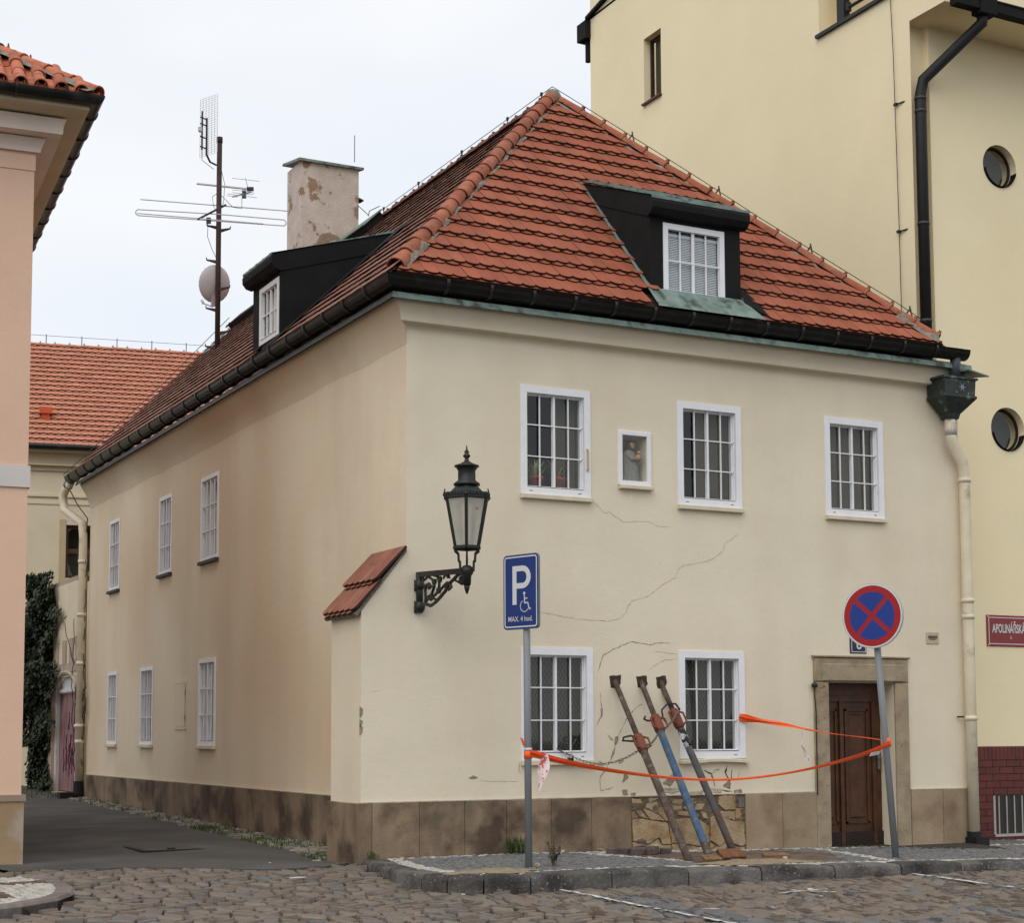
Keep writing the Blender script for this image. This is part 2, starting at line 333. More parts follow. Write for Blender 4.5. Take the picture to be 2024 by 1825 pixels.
def round_hole(mb, o, u, n, cell, c, r, depth, seg=36):
    """square cell (u0,u1,z0,z1) with round hole and reveal"""
    o, u, n = Vector(o), Vector(u), Vector(n); P = lambda a, z, d=0: o+u*a+Z*z-n*d
    vs = []; fs = []
    for j in range(seg):
        a = 2*math.pi*j/seg; ca, sa = math.cos(a), math.sin(a)
        tx = ((cell[1]-c[0])/ca if ca > 1e-9 else (cell[0]-c[0])/ca if ca < -1e-9 else 1e9); tz = ((cell[3]-c[1])/sa if sa > 1e-9 else (cell[2]-c[1])/sa if sa < -1e-9 else 1e9)
        t = min(tx, tz)
        vs += [P(c[0]+r*ca, c[1]+r*sa), P(c[0]+t*ca, c[1]+t*sa), P(c[0]+r*ca, c[1]+r*sa, depth)]
    for j in range(seg):
        k = (j+1) % seg; fs += [(3*j, 3*j+1, 3*k+1, 3*k), (3*j, 3*k, 3*k+2, 3*j+2)]
    # corners
    base = len(vs); cs = [P(cell[1], cell[3]), P(cell[0], cell[3]), P(cell[0], cell[2]), P(cell[1], cell[2])]; vs += cs
    for q in range(4):
        ang = [math.atan2(cell[3]-c[1], cell[1]-c[0]), math.atan2(cell[3]-c[1], cell[0]-c[0]), math.atan2(cell[2]-c[1], cell[0]-c[0])+2*math.pi, math.atan2(cell[2]-c[1], cell[1]-c[0])+2*math.pi][q]
        j = int(ang/(2*math.pi/seg)) % seg; k = (j+1) % seg
        fs.append((3*j+1, base+q, 3*k+1))
    mb.add(vs, fs)

def clip_poly(poly, region):
    """Sutherland-Hodgman, region convex CCW"""
    outp = poly
    for i in range(len(region)):
        a, b = region[i], region[(i+1) % len(region)]; inp = outp; outp = []
        if not inp: return []
        f = lambda p: (b[0]-a[0])*(p[1]-a[1])-(b[1]-a[1])*(p[0]-a[0])
        for k in range(len(inp)):
            p, q = inp[k], inp[(k+1) % len(inp)]; fp, fq = f(p), f(q)
            if fp >= 0: outp.append(p)
            if (fp >= 0) != (fq >= 0):
                t = fp/(fp-fq); outp.append((p[0]+(q[0]-p[0])*t, p[1]+(q[1]-p[1])*t))
    return outp
def poly_area(p): return .5*abs(sum(p[i][0]*p[(i+1) % len(p)][1]-p[(i+1) % len(p)][0]*p[i][1] for i in range(len(p))))
def beaver_outline(w, Lt, rd):
    g = w/2-.0012
    return [(-g, rd), (-g*.8, rd*.5), (-g*.5, rd*.17), (0, 0), (g*.5, rd*.17), (g*.8, rd*.5), (g, rd), (g, Lt), (-g, Lt)]
tile_edge = mat('tile_edge_dark', (.055, .026, .018), .95, .25, 9)  # dark brown for all side faces of the tiles
def tile_slope(parent, o, u, v, region, w, c, m, nobj=0, holes=(), prio=None, rd=.055, lift=.062, low=True, stuff='roof_tiles', t=.02, reject=None):
    """beaver tail tiles in crown bond on a slope. o origin on eave, u along eave, v up slope, region convex polygon (u,v)"""
    o, u, v = Vector(o), Vector(u).normalized(), Vector(v).normalized(); n = u.cross(v)
    if n.z < 0: n = -n
    us = [p[0] for p in region]; vs_ = [p[1] for p in region]
    B = Matrix(((u.x, v.x, n.x, 0), (u.y, v.y, n.y, 0), (u.z, v.z, n.z, 0), (0, 0, 0, 1)))
    Lt = c+.07; base = beaver_outline(w, Lt, rd); stub = beaver_outline(w, .16, rd)
    items = []; rows = int((max(vs_)-min(vs_))/c)+2
    for i in range(-1, rows):
        v0 = min(vs_)+i*c
        for lay in ((1, 0) if low else (1,)):
            for j in range(int((max(us)-min(us))/w)+3):
                jit = random.uniform(-.004, .004)
                uc = min(us)+(j+(.5 if (i+lay) % 2 else 0))*w+random.uniform(-.002, .002); vb = v0-(0 if lay else .045)+jit
                shape = base if lay else stub
                pl = [(a+uc, b+vb) for a, b in shape]
                cp = clip_poly(pl, region)
                if len(cp) < 3 or poly_area(cp) < .0006: continue
                cu = sum(p[0] for p in cp)/len(cp); cv = sum(p[1] for p in cp)/len(cp)
                if any(h(cu, cv) for h in holes): continue
                full = abs(poly_area(cp)-poly_area(shape)) < 1e-6
                items.append((lay, uc, vb, cp, full, poly_area(cp), random.uniform(0, .006)))
    def verts(poly, uc, vb, lay, ex):
        h = lambda b: (lift if lay else lift-.026)*(1-b/Lt)+ex+.004
        return [(a-uc, b-vb, h(b-vb)+t) for a, b in poly]+[(a-uc, b-vb, h(b-vb)) for a, b in poly]
    def faces(k): return [tuple(range(k))]+[(i, k+i, k+(i+1) % k, (i+1) % k) for i in range(k)]
    cand = sorted([i for i, it in enumerate(items) if it[0] == 1], key=lambda i: -(prio(items[i]) if prio else items[i][5]))[:nobj]
    cs = set(cand); shared = None; st = MB()
    for i, (lay, uc, vb, cp, full, ar, ex) in enumerate(items):
        M = Matrix.Translation(o+u*uc+v*vb+n*(ex if i in cs else 0)) @ B
        if i in cs:
            if full:
                if shared is None:
                    shared = bpy.data.meshes.new('tile'); shared.from_pydata(verts(base, 0, 0, 1, 0), [], faces(len(base))); shared.update()
                me = shared
            else:
                me = bpy.data.meshes.new('tile'); me.from_pydata(verts(cp, uc, vb, 1, 0), [], faces(len(cp))); me.update()
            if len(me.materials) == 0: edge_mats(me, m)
            link('tile', me, m, parent, M=M)
        else:
            st.add([M @ Vector(p) for p in verts(cp, uc, vb, lay, ex)], faces(len(cp)))
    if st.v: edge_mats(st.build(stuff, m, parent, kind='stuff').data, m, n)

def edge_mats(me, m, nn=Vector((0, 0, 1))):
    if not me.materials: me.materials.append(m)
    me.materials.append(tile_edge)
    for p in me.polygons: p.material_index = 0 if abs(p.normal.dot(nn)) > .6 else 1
def half_tile(L, r0, r1, n=9, t=.014, collar=True):
    """barrel tile along +x, opening down; r0 at x=0 (wide end)"""
    mb = MB(); prof = [(0, r0+.008), (.03, r0+.008), (.032, r0), (L, r1)] if collar else [(0, r0), (L, r1)]
    vs = []; k = n+1
    for x, r in prof:
        for j in range(k):
            a = math.pi*j/n; vs.append((x, r*math.cos(a), r*math.sin(a)))
    for x, r in prof:
        for j in range(k):
            a = math.pi*j/n; vs.append((x, (r-t)*math.cos(a), (r-t)*math.sin(a)))
    fs = []; q = len(prof)
    for i in range(q-1):
        for j in range(n):
            a = i*k+j; fs.append((a, a+k, a+k+1, a+1)); b = q*k+a; fs.append((b, b+1, b+k+1, b+k))
    for j in range(n): fs.append((j, j+1, q*k+j+1, q*k+j)); e = (q-1)*k; fs.append((e+j, q*k+e+j, q*k+e+j+1, e+j+1))
    return mb.add(vs, fs)
def along(p, q, lift_n=None):
    """matrix with +x from p to q, z up-ish"""
    d = (q-p).normalized(); up = Z if lift_n is None else lift_n; y = up.cross(d).normalized(); z = d.cross(y)
    return Matrix(((d.x, y.x, z.x, p.x), (d.y, y.y, z.y, p.y), (d.z, y.z, z.z, p.z), (0, 0, 0, 1)))
def ridge_line(parent, p, q, L, r, m, name='ridge_tile', lugs=False, sag=0.):
    p, q = Vector(p), Vector(q); n = max(1, round((q-p).length/L)); Ls = (q-p).length/n; me = half_tile(Ls*1.10, r, r*.82).mesh(name); d = (q-p).normalized()
    for i in range(n):
        a = p+d*Ls*i+Z*random.uniform(-.006, .006); b = a+d*Ls+Vector((random.uniform(-.012, .012), random.uniform(-.012, .012), .006))
        o = link(name, me, m, parent, M=along(a, b)); autosmooth(o, 50)
        if lugs:
            bb = MB().box(.015, .05, -.035, .035, r-.005, r+.035); lm = bb.mesh('lug'); l = link('lug', lm, m, None, M=along(a, b)); setpar(l, parent)

# ================================================================== GROUND
def zp(x): return -.0205*max(0., x-1.4)                      # pavement falls to the right
def smooth(t): t = max(0., min(1., t)); return t*t*(3-2*t)
def zs(x, y):                                                # cobbled street
    a = -.185-.006*max(0, x); b = -.085
    t = smooth((-.2-y)/2.4)
    if x < -1: pass
    return b+(a-b)*t if x < 9 else a
def zal(x, y):                                               # alley
    return -.10+.0135*max(0, y-.3)+.05*smooth((x+3.5)/3.5)*smooth(y/3)
def sheet(name, m, xs, ys, fz, **k):
    mb = MB(); vs = [(x, y, fz(x, y)) for y in ys for x in xs]; w = len(xs)
    mb.add(vs, [(j*w+i, j*w+i+1, (j+1)*w+i+1, (j+1)*w+i) for j in range(len(ys)-1) for i in range(w-1)])
    return mb.build(name, m, smooth=True, **k)
fr = lambda a, b, n: [a+(b-a)*i/n for i in range(n+1)]
sheet('ground', soil, [-300, 300], [-300, 300], lambda x, y: -.5, kind='structure')
KERB = [(-.57, -.02), (-.72, -.8), (-.84, -1.62), (-.83, -2.28), (-.69, -2.6), (-.38, -2.81), (.1, -2.92)]+[(x, -2.93) for x in (1.05, 2.0, 2.95, 3.95, 4.9, 5.8, 6.85, 7.9, 9.0, 10.1, 11.2, 12.3, 13.4, 14.5, 15.6, 16.7, 17.8, 18.9, 20.0)]
street = sheet('street', soil, fr(-14, 24, 76), fr(-16, 2.2, 38), lambda x, y: zs(x, y)-(.035 if y < 1.3 else .15), kind='structure')
EDG = [(-4.6, 1.2), (-3.7, 1.0), (-3.1, .92), (-2.8, .85), (-2.4, .5), (-2.1, .2), (-1.6, -.2), (-1.2, -.12), (-.95, 0), (-.7, .22), (-.5, .35), (.7, .4)]
def yedge(x):
    for (a, b), (c, d) in zip(EDG[:-1], EDG[1:]):
        if a <= x <= c: return b+(d-b)*(x-a)/(c-a)
    return .4
axs = fr(-4.3, .6, 98); amb = MB(); aw = len(axs); avs = []
NAY = 44
for j in range(NAY+1):
    for i, x in enumerate(axs):
        e = yedge(x)+.03*math.sin(i*1.7)+.02*math.sin(i*.6+1); t = (j/NAY)**1.6; yy = e+(24-e)*t
        z = zal(x, yy) if t > .02 else zs(x, e)+.022
        avs.append((x, yy, zs(x, e)+.022+(zal(x, yy)-zs(x, e)-.022)*smooth((yy-e)/.5)))
amb.add(avs, [(j*aw+i, j*aw+i+1, (j+1)*aw+i+1, (j+1)*aw+i) for j in range(NAY) for i in range(aw-1)])
amb.add([(x, avs[i][1], avs[i][2]) for i, x in enumerate(axs)]+[(x, avs[i][1]-.01, avs[i][2]-.08) for i, x in enumerate(axs)], [(i, i+1, aw+i+1, aw+i) for i in range(aw-1)])
alley = amb.build('alley', asphalt, smooth=True, kind='structure')
def in_poly(x, y, P):
    c = False
    for i in range(len(P)):
        (a, b), (d, e) = P[i], P[(i+1) % len(P)]
        if (b > y) != (e > y) and x < (d-a)*(y-b)/(e-b)+a: c = not c
    return c
PAVE = KERB+[(20.0, 1.0), (-.57, 1.0)]
# cobbles ------------------------------------------------------------
def stone_mesh(seed, n=10):
    rnd = random.Random(seed); mb = MB(); k = 12; rings = []
    ph = [rnd.uniform(-.045, .045) for _ in range(k)]; tilt = (rnd.uniform(-.035, .035), rnd.uniform(-.035, .035))
    def ring(s, z):
        out_ = []
        for j in range(k):
            a = 2*math.pi*(j+.5)/k; ca, sa = math.cos(a), math.sin(a); q = (abs(ca)**7+abs(sa)**7)**(-1/7)
            r = .5*q*s*(1+ph[j]); x, y = ca*r, sa*r; out_.append((x, y, z+(tilt[0]*x+tilt[1]*y if z > 0 else 0)))
        return out_
    v = ring(1.0, -.06)+ring(1.0, -.004)+ring(.965, .011)+ring(.87, .015)+[(0, 0, .016)]
    f = []
    for i in range(3): f += [(i*k+j, i*k+(j+1) % k, (i+1)*k+(j+1) % k, (i+1)*k+j) for j in range(k)]
    f += [(3*k+j, 3*k+(j+1) % k, 4*k) for j in range(k)]
    return mb.add(v, f)
SM = [stone_mesh(i) for i in range(14)]
smesh = [[m_.mesh('cobblestone') for m_ in SM] for _ in range(2)]
for r_ in smesh:
    for me_ in r_:
        for p_ in me_.polygons: p_.use_smooth = p_.index >= 24
LPAV = [(-9, .75), (-4.12, .75), (-3.95, .1), (-4.02, -.9), (-4.2, -1.6), (-4.45, -2.1), (-4.85, -2.5), (-5.3, -2.75), (-9, -3.2)]
stones = []
def lay_rows(o, u, v, nu, nv, lu, lv, keep):
    u, v = Vector(u).normalized(), Vector(v).normalized(); o = Vector(o)
    for j in range(nv):
        pos = random.uniform(-lu, 0)
        while pos < nu*lu:
            l = lu*random.uniform(.72, 1.3); wv = lv*random.uniform(.9, 1.05)
            c = o+u*(pos+l/2)+v*(j*lv+random.uniform(-.012, .012)); pos += l
            if keep(c.x, c.y): stones.append((c.x, c.y, math.atan2(u.y, u.x)+random.uniform(-.05, .05), l-.014, wv-.014, random.randrange(14)))
def near_kerb(x, y): return in_poly(x, y, PAVE) or any(math.hypot(x-a, y-b) < .07 for a, b in KERB)
def seam(x, y): return x+1.25-(-.32)*(y+2.3)               # >0 : right field
keepR = lambda x, y: seam(x, y) > 0 and -8.9 < y <= -2.9 and x < 16 and not near_kerb(x, y) and (y < -2.98 or x < -.3)
keepL = lambda x, y: (seam(x, y) <= 0 or y > -2.9) and y > -7.5 and y < yedge(x)-.06 and not near_kerb(x, y) and not in_poly(x, y, LPAV) and x > -7.5 and not (x > -.55 and y > -.3)
lay_rows((-3.5, -2.9, 0), (0, -1, 0), (1, 0, 0), 36, 146, .185, .136, keepR)
lay_rows((-9.5, 3.2, 0), (.955, -.30, 0), (-.30, -.955, 0), 66, 74, .205, .15, keepL)
cx, cy = -7.837, -17.868
def vis(x, y, strict=False):
    d = Vector((x-cx, y-cy, 0)); dz = d.dot(F); px = 1012+3266*d.dot(Rt)/dz; py = 1450+3266*1.6/dz
    return (-40 < px < 2070 and py < 1860) if strict else (-300 < px < 3400 and py < 1990)
stones = [s for s in stones if vis(s[0], s[1])]
stones.sort(key=lambda s: (s[0]-cx)**2+(s[1]-cy)**2+(0 if vis(s[0], s[1], True) else 1e6))
def grey_at(x, y): return (abs(x-.55-.10*(y+5)) < .24 and y < -3.6) or (abs(x-3.0) < .14 and y < -6) or (abs(x-4.85) < .16 and y < -3.3) or (x+1.2*y+6.6 < .2 and x+1.2*y+6.6 > -.1 and x > 0) or random.random() < .04
cs0 = MB(); cs1 = MB()
for i, (x, y, a, l, w, k) in enumerate(stones):
    g = grey_at(x, y); M = Matrix.Translation((x, y, zs(x, y)+random.uniform(-.010, .008))) @ Matrix.Rotation(a, 4, 'Z') @ Matrix.Diagonal((l, w, 1, 1))
    if i < 300: link('cobblestone', smesh[g][k], (cobble_m, cobble_grey)[g], street, M=M)
    else: (cs1 if g else cs0).add([M @ Vector(p) for p in SM[k].v], SM[k].f)
for mb_, nm_, mt_ in ((cs0, 'cobbles', cobble_m), (cs1, 'grey_cobbles', cobble_grey)):
    o_ = mb_.build(nm_, mt_, street, kind='stuff'); nf_ = len(SM[0].f)
    for p_ in o_.data.polygons: p_.use_smooth = p_.index % nf_ >= 24
# paint remains on the stones: thin sheets over the stone tops
def paint(name, pts, w, gaps=.3, seed=1):
    rnd = random.Random(seed); mb = MB()
    for (x0, y0), (x1, y1) in zip(pts[:-1], pts[1:]):
        d = Vector((x1-x0, y1-y0, 0)); L_ = d.length; d.normalize(); s = Vector((-d.y, d.x, 0)); t = 0
        while t < L_:
            l = rnd.uniform(.06, .16)
            if rnd.random() > gaps:
                a = Vector((x0, y0, 0))+d*t; b = a+d*l*.92; ww = w*rnd.uniform(.5, 1.05); off = rnd.uniform(-.015, .015)
                q = [a+s*(off-ww/2), b+s*(off-ww/2*rnd.uniform(.7, 1.1)), b+s*(off+ww/2), a+s*(off+ww/2*rnd.uniform(.6, 1.1))]
                mb.add([(p.x, p.y, zs(p.x, p.y)+.034) for p in q], [(0, 1, 2, 3)])
            t += l
    return mb.build(name, white_line, street)
paint('painted_line', [(.42, -2.98), (.27, -5.2), (.2, -6.5)], .075, .10, 2)
paint('painted_line', [(4.98, -3.02), (4.7, -5.2)], .085, .12, 3)
paint('painted_line', [(2.35, -3.95), (2.75, -4.4)], .06, .2, 4)
paint('painted_line', [(2.75, -4.0), (2.35, -4.75)], .06, .35, 5)
paint('painted_line', [(2.15, -4.3), (2.9, -4.1)], .05, .4, 6)
paint('painted_line', [(.3, -5.15), (1.3, -5.4)], .07, .45, 7)

# pavement -----------------------------------------------------------
def off_kerb(d):
    out_ = []
    for i, (x, y) in enumerate(KERB):
        a = KERB[max(0, i-1)]; b = KERB[min(len(KERB)-1, i+1)]; t = Vector((b[0]-a[0], b[1]-a[1])).normalized(); out_.append((x-t.y*d, y+t.x*d))
    return out_
KINP = off_kerb(.2)+[(20.0, 1.0), (-.40, 1.0)]
pv = MB(); base = [(x, y, zp(x)-.03) for x, y in PAVE]; n = len(base)
pave = MB().prism([(x, y, zp(x)-.30) for x, y in KINP], (0, 0, .262)).build('pavement', soil, kind='structure')
KIN = off_kerb(.27)
# kerb stones
NK = len(KERB)
for i in range(NK-1):
    if i in (0,): segs = [(0, .5), (.5, 1)]
    else: segs = [(0, 1)]
    for s0, s1 in segs:
        lerp = lambda P, t: (P[i][0]+(P[i+1][0]-P[i][0])*t, P[i][1]+(P[i+1][1]-P[i][1])*t)
        g = .008/max(.3, math.dist(KERB[i], KERB[i+1]))
        a, b, c, d = lerp(KERB, s0+g), lerp(KERB, s1-g), lerp(KIN, s1-g), lerp(KIN, s0+g)
        j1, j2 = random.uniform(-.008, .012), random.uniform(-.008, .012)
        za, zb = zp(a[0])+j1, zp(b[0])+j2
        nrm = Vector((a[0]-d[0], a[1]-d[1], 0)).normalized()*.03
        mb = MB(); K = 6; rows = []
        for q in range(K+1):
            t = q/K; pa = Vector((a[0]+(b[0]-a[0])*t, a[1]+(b[1]-a[1])*t, za+(zb-za)*t)); pd = Vector((d[0]+(c[0]-d[0])*t, d[1]+(c[1]-d[1])*t, za+(zb-za)*t))
            e = .018 if q in (0, K) else 0
            wob = random.uniform(-.012, .012)
            rows.append([Vector((pa.x, pa.y, pa.z-.42)), pa+nrm*wob*8-Z*(.035+e)-nrm*e*6, pa-nrm*.45-Z*(.014+e+random.uniform(0, .008)), pa-nrm*1.2-Z*e*.6+Z*random.uniform(-.004, .004), pd-Z*e*.6, pd-Z*.4])
        vs = [p for r in rows for p in r]; m6 = 6
        fs = [(q*m6+k, (q+1)*m6+k, (q+1)*m6+k+1, q*m6+k+1) for q in range(K) for k in range(5)]+[tuple(range(5, -1, -1)), tuple(K*m6+k for k in range(6))]
        mb.add(vs, fs); o = mb.build('kerb_stone', kerb_m, pave); autosmooth(o, 50)
# setts
def setts(name, m, pts, size, h=.03, zf=None, jit=.006, parent=None, slope=.006):
    mb = MB(); zf = zf or (lambda x, y: zp(x))
    for x, y, a in pts:
        s = size/2*random.uniform(.86, 1.0); s2 = size/2*random.uniform(.86, 1.0); z = zf(x, y)-.008+random.uniform(-jit, jit); ca, sa = math.cos(a), math.sin(a); tx, ty = random.uniform(-slope, slope), random.uniform(-slope, slope)
        P = lambda i, j, k, dz: (x+ca*i*s*k-sa*j*s2*k, y+sa*i*s*k+ca*j*s2*k, z+dz+(tx*i+ty*j if dz >= -.008 else 0))
        vs = [P(i, j, 1.0, -h) for i, j in ((-1, -1), (1, -1), (1, 1), (-1, 1))]+[P(i, j, .97, -.007) for i, j in ((-1, -1), (1, -1), (1, 1), (-1, 1))]+[P(i, j, .78, 0) for i, j in ((-1, -1), (1, -1), (1, 1), (-1, 1))]
        mb.add(vs, [(i, (i+1) % 4, 4+(i+1) % 4, 4+i) for i in range(4)]+[(4+i, 4+(i+1) % 4, 8+(i+1) % 4, 8+i) for i in range(4)]+[(8, 9, 10, 11)])
    return mb.build(name, m, parent or pave, kind='stuff')
white, grey = [], []
sz = .075
K1, K2 = off_kerb(.29), off_kerb(.29+2.4*sz)
INW = off_kerb(.29)+[(20.0, -.02), (-.52, -.02)]
INB = K2+[(20.0, -2*sz), (-.40, -2*sz)]
DIRT = [(2.45, -.15), (5.05, -.15), (5.5, -.9), (4.6, -2.3), (2.6, -2.45), (2.75, -1.6)]
y = -2.7
while y < 1.0:
    x = -.9
    while x < 19.9:
        px, py = x+random.uniform(-.006, .006), y+random.uniform(-.006, .006)
        ok = (y < -.03 and in_poly(px, py, INW)) or (y > -.03 and px > 8.75 and y < .93)
        if ok and not in_poly(px, py, DIRT):
            wb = (not in_poly(px, py, INB) and y < 0) or (abs(px-2.55+.3*(py+1.2)) < .08) or abs(px-5.6-.28*(py+1)) < .08 or abs(px-10.2-.2*py) < .08
            (white if wb else grey).append((px, py, random.uniform(-.12, .12)))
        x += sz
    y += sz
setts('white_setts', sett_white, white, sz); setts('grey_setts', sett_grey, grey, sz)
dm = MB(); dpts = [(x, y) for x, y in DIRT]
gx = fr(2.3, 5.6, 44); gy = fr(-2.55, -.05, 34)
dv = [(x, y, zp(x)-.022+.012*math.sin(x*9+y*7)*math.sin(y*11)+random.uniform(-.004, .004)) for y in gy for x in gx]
dm.add(dv, [(j*45+i, j*45+i+1, (j+1)*45+i+1, (j+1)*45+i) for j in range(34) for i in range(44) if in_poly(gx[i]+.035, gy[j]+.035, DIRT)]).build('bare_dirt', dirt_m, pave, True)
def mound(name, cx_, cy_, rx, ry, h, m, seed, zf, label):
    rnd = random.Random(seed); mb = MB(); k = 28; ph = [rnd.uniform(.35, 1.25) for _ in range(k)]
    v = [(cx_, cy_, zf(cx_, cy_)+h)]
    for ri, (s, hh) in enumerate(((.25, .9), (.5, .6), (.75, .28), (1.0, -.02))):
        for j in range(k):
            a = 2*math.pi*j/k; q = (ph[j]+ph[(j+1) % k])/2; x = cx_+math.cos(a)*rx*s*q; y = cy_+math.sin(a)*ry*s*q
            v.append((x, y, zf(x, y)+h*hh*rnd.uniform(.6, 1.3)))
    f = [(0, 1+j, 1+(j+1) % k) for j in range(k)]+[(1+r*k+j, 1+(r+1)*k+j, 1+(r+1)*k+(j+1) % k, 1+r*k+(j+1) % k) for r in range(3) for j in range(k)]
    o = mb.add(v, f).build(name, m, None, True, kind='stuff'); o['label'] = label; o['category'] = 'sand'; return o
zpp = lambda x, y: zp(x)
mound('sand', -.02, -2.28, .68, .33, .03, sand_m, 4, zpp, 'yellow sand scattered on the pavement beside the parking sign post')
mound('sand', 3.2, -2.36, 1.05, .26, .04, sand_m, 5, zpp, 'yellow sand heaped along the kerb below the steel props')

# strip of setts and grass along the alley wall -------------------------------
strip = []
y = 1.0
while y < 16.6:
    x = -.10
    wd = .55-.018*y
    while x > -.1-wd-random.uniform(0, .1):
        if random.random() > .22: strip.append((x+random.uniform(-.015, .015), y+random.uniform(-.015, .015), random.uniform(-.3, .3)))
        x -= .125
    y += .125
setts('setts', sett_strip, strip, .115, .04, zf=lambda x, y: zal(x, y)+.018, jit=.01, parent=alley, slope=.012)
def blades(name, spots, m, hmin, hmax, parent=None, w=.006, **k):
    mb = MB()
    for x, y, z in spots:
        a = random.uniform(0, 6.28); h = random.uniform(hmin, hmax); l = random.uniform(.2, .9)*h; d = Vector((math.cos(a), math.sin(a), 0)); s = Vector((-d.y, d.x, 0))*w
        p = Vector((x, y, z)); q = p+d*l*.4+Z*h*.65; t = p+d*l+Z*h
        mb.add([p-s, p+s, q+s*.7, q-s*.7, t], [(0, 1, 2, 3), (3, 2, 4)])
    return mb.build(name, m, parent, **k)
sp = []
for _ in range(2600):
    y = random.uniform(.9, 17) if random.random() < .45 else random.uniform(.9, 7); wd = .68-.02*y
    if math.sin(y*2.3)+math.sin(y*5.1+1)+random.uniform(-1, 1) > .1:
        x = -.1-random.random()**.8*wd; sp.append((x, y, zal(x, y)))
for _ in range(500): y = random.uniform(16.2, 22); x = random.uniform(-1.6, -.2); sp.append((x, y, zal(x, y)))
tag(blades('grass', sp, grass_m, .03, .09, kind='stuff'), 'short green grass growing between the setts along the alley wall', 'grass')
# manhole cover in the alley
mh = thing('manhole_cover', 'rectangular steel cover set into the dark asphalt of the alley', 'manhole cover', (-1.95, 3.45, zal(-1.95, 3.45)))
mz = zal(-1.95, 3.45)
MB().box(-2.32, -1.52, 2.95, 3.95, mz-.03, mz+.009).build('cover_frame', boot_m, mh)
MB().box(-2.27, -1.57, 3.0, 3.9, mz-.02, mz+.014).build('cover_plate', mat('cover_steel', (.075, .068, .060), .8, .25, 5, bump=.4), mh)
MB().box(-1.98, -1.88, 3.03, 3.07, mz, mz+.03).build('lifting_lug', boot_m, mh)
# pavement corner by the pink house
lp = MB().prism([(x, y, -.45) for x, y in LPAV][::-1], (0, 0, .34)).build('corner_pavement', soil, kind='structure')
def lzf(x, y): return -.085
EDGE = LPAV[1:]
kerb_l = mat('kerb_granite_light', (.17, .145, .13), .8, .2, 8, rnd=.15, bump=.5, bs=40)
for i in range(len(EDGE)-1):
    (x0, y0), (x1, y1) = EDGE[i], EDGE[i+1]; L_ = math.dist(EDGE[i], EDGE[i+1]); k = max(1, round(L_/.7))
    for q in range(k):
        a = Vector((x0+(x1-x0)*q/k, y0+(y1-y0)*q/k, -.4)); b = Vector((x0+(x1-x0)*(q+1)/k, y0+(y1-y0)*(q+1)/k, -.4)); t = (b-a).normalized(); nn = Vector((t.y, -t.x, 0))*.20
        if nn.x > 0 and x0 > -4.6: nn = -nn
        MB().bbox(a+t*.006, (b-a)-t*.012, nn, Z*(.318+random.uniform(-.008, .008)), .025).build('kerb_stone', kerb_l, lp)
lw_, lb_ = [], []
y = -2.9
while y < .6:
    x = -6.5
    while x < -4.1:
        if in_poly(x+.18, y-.04, LPAV) and in_poly(x, y-.18, LPAV):
            (lb_ if -.35 < y < .0 or (x < -4.75 and -1.75 < y < -1.2) else lw_).append((x, y, random.uniform(-.15, .15)))
        x += .085
    y += .085
setts('white_setts', sett_white, lw_, .085, zf=lzf, parent=lp); setts('brown_setts', mat('sett_brown', (.11, .075, .06), .8, .2, 8, rnd=.2), lb_, .085, zf=lzf, parent=lp)

# ================================================================== CORNER HOUSE
house = thing('corner_house', 'beige two-storey corner house with a hipped red tile roof and black dormers', 'house', (4.0, 8.0, 0))
# facade --------------------------------------------------------------
UPW = [(1.53, 2.525), (3.83, 4.835), (6.22, 7.235)]; LOW = [(1.525, 2.535), (3.81, 4.83)]
AUP = [(13.68, 14.48), (10.06, 10.86), (7.38, 8.34)]; ALO = [(13.7, 14.44), (11.14, 12.0), (7.45, 8.37)]
CW = .09
CH = CW-.006
fh = [(a+CH, b-CH, 4.38+CH, 5.745-CH, .14) for a, b in UPW]+[(a+CH, b-CH, 1.10+CH, 2.485-CH, .14) for a, b in LOW]
fh += [(2.99, 3.36, 4.64, 5.225, .30), (6.19, 7.335, -.4, 2.105, .36), (2.80, 2.93, 2.02, 2.14, .2), (3.19, 3.32, 2.02, 2.145, .2), (3.48, 3.61, 2.025, 2.14, .2)]
wall_cells(MB(), (0, 0, 0), X, -Y, (0, 8.62), (-.4, 6.3), fh, .14).build('wall', plaster, house)
CA = CW*.72-.006
ah = [(a+CA, b-CA, 4.24+CA, 5.62-CA, .14) for a, b in AUP]+[(a+CA, b-CA, 1.26+CA, 2.65-CA, .14) for a, b in ALO]
wall_cells(MB(), (0, 0, 0), Y, -X, (0, 16.2), (-.3, 6.3), ah, .14).build('wall', plaster_alley, house)
MB().add([(8.62, 0, -.4), (8.62, 16.2, -.4), (8.62, 16.2, 6.6), (8.62, 0, 6.6)], [(0, 1, 2, 3)]).add([(8.62, 16.2, -.4), (0, 16.2, -.4), (0, 16.2, 6.6), (8.62, 16.2, 6.6)], [(0, 1, 2, 3)]).build('wall', plaster, house)
# interior partitions so that no daylight shows through the rooms
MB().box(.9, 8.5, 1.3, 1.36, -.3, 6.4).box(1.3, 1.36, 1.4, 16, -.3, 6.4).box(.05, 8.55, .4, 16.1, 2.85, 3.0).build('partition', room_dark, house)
# corner buttress
fin = MB().prism([(-.57, 0, -.4), (0, 0, -.4), (0, 0, 3.585), (-.57, 0, 2.875)], (0, .95, 0)).build('buttress', plaster, house)
# the alley-side face of the buttress is stained like the alley wall
fin.data.materials.append(plaster_alley)
for p_ in fin.data.polygons:
    if p_.normal.x < -.9: p_.material_index = 1
tile_cap = mat('clay_tile_cap', (.3, .09, .05), .85, .2, 5, rcols=[(.24, .088, .055), (.30, .12, .08), (.21, .08, .052)], col2=(.14, .08, .06), s2=7, lo=.55, hi=.7)
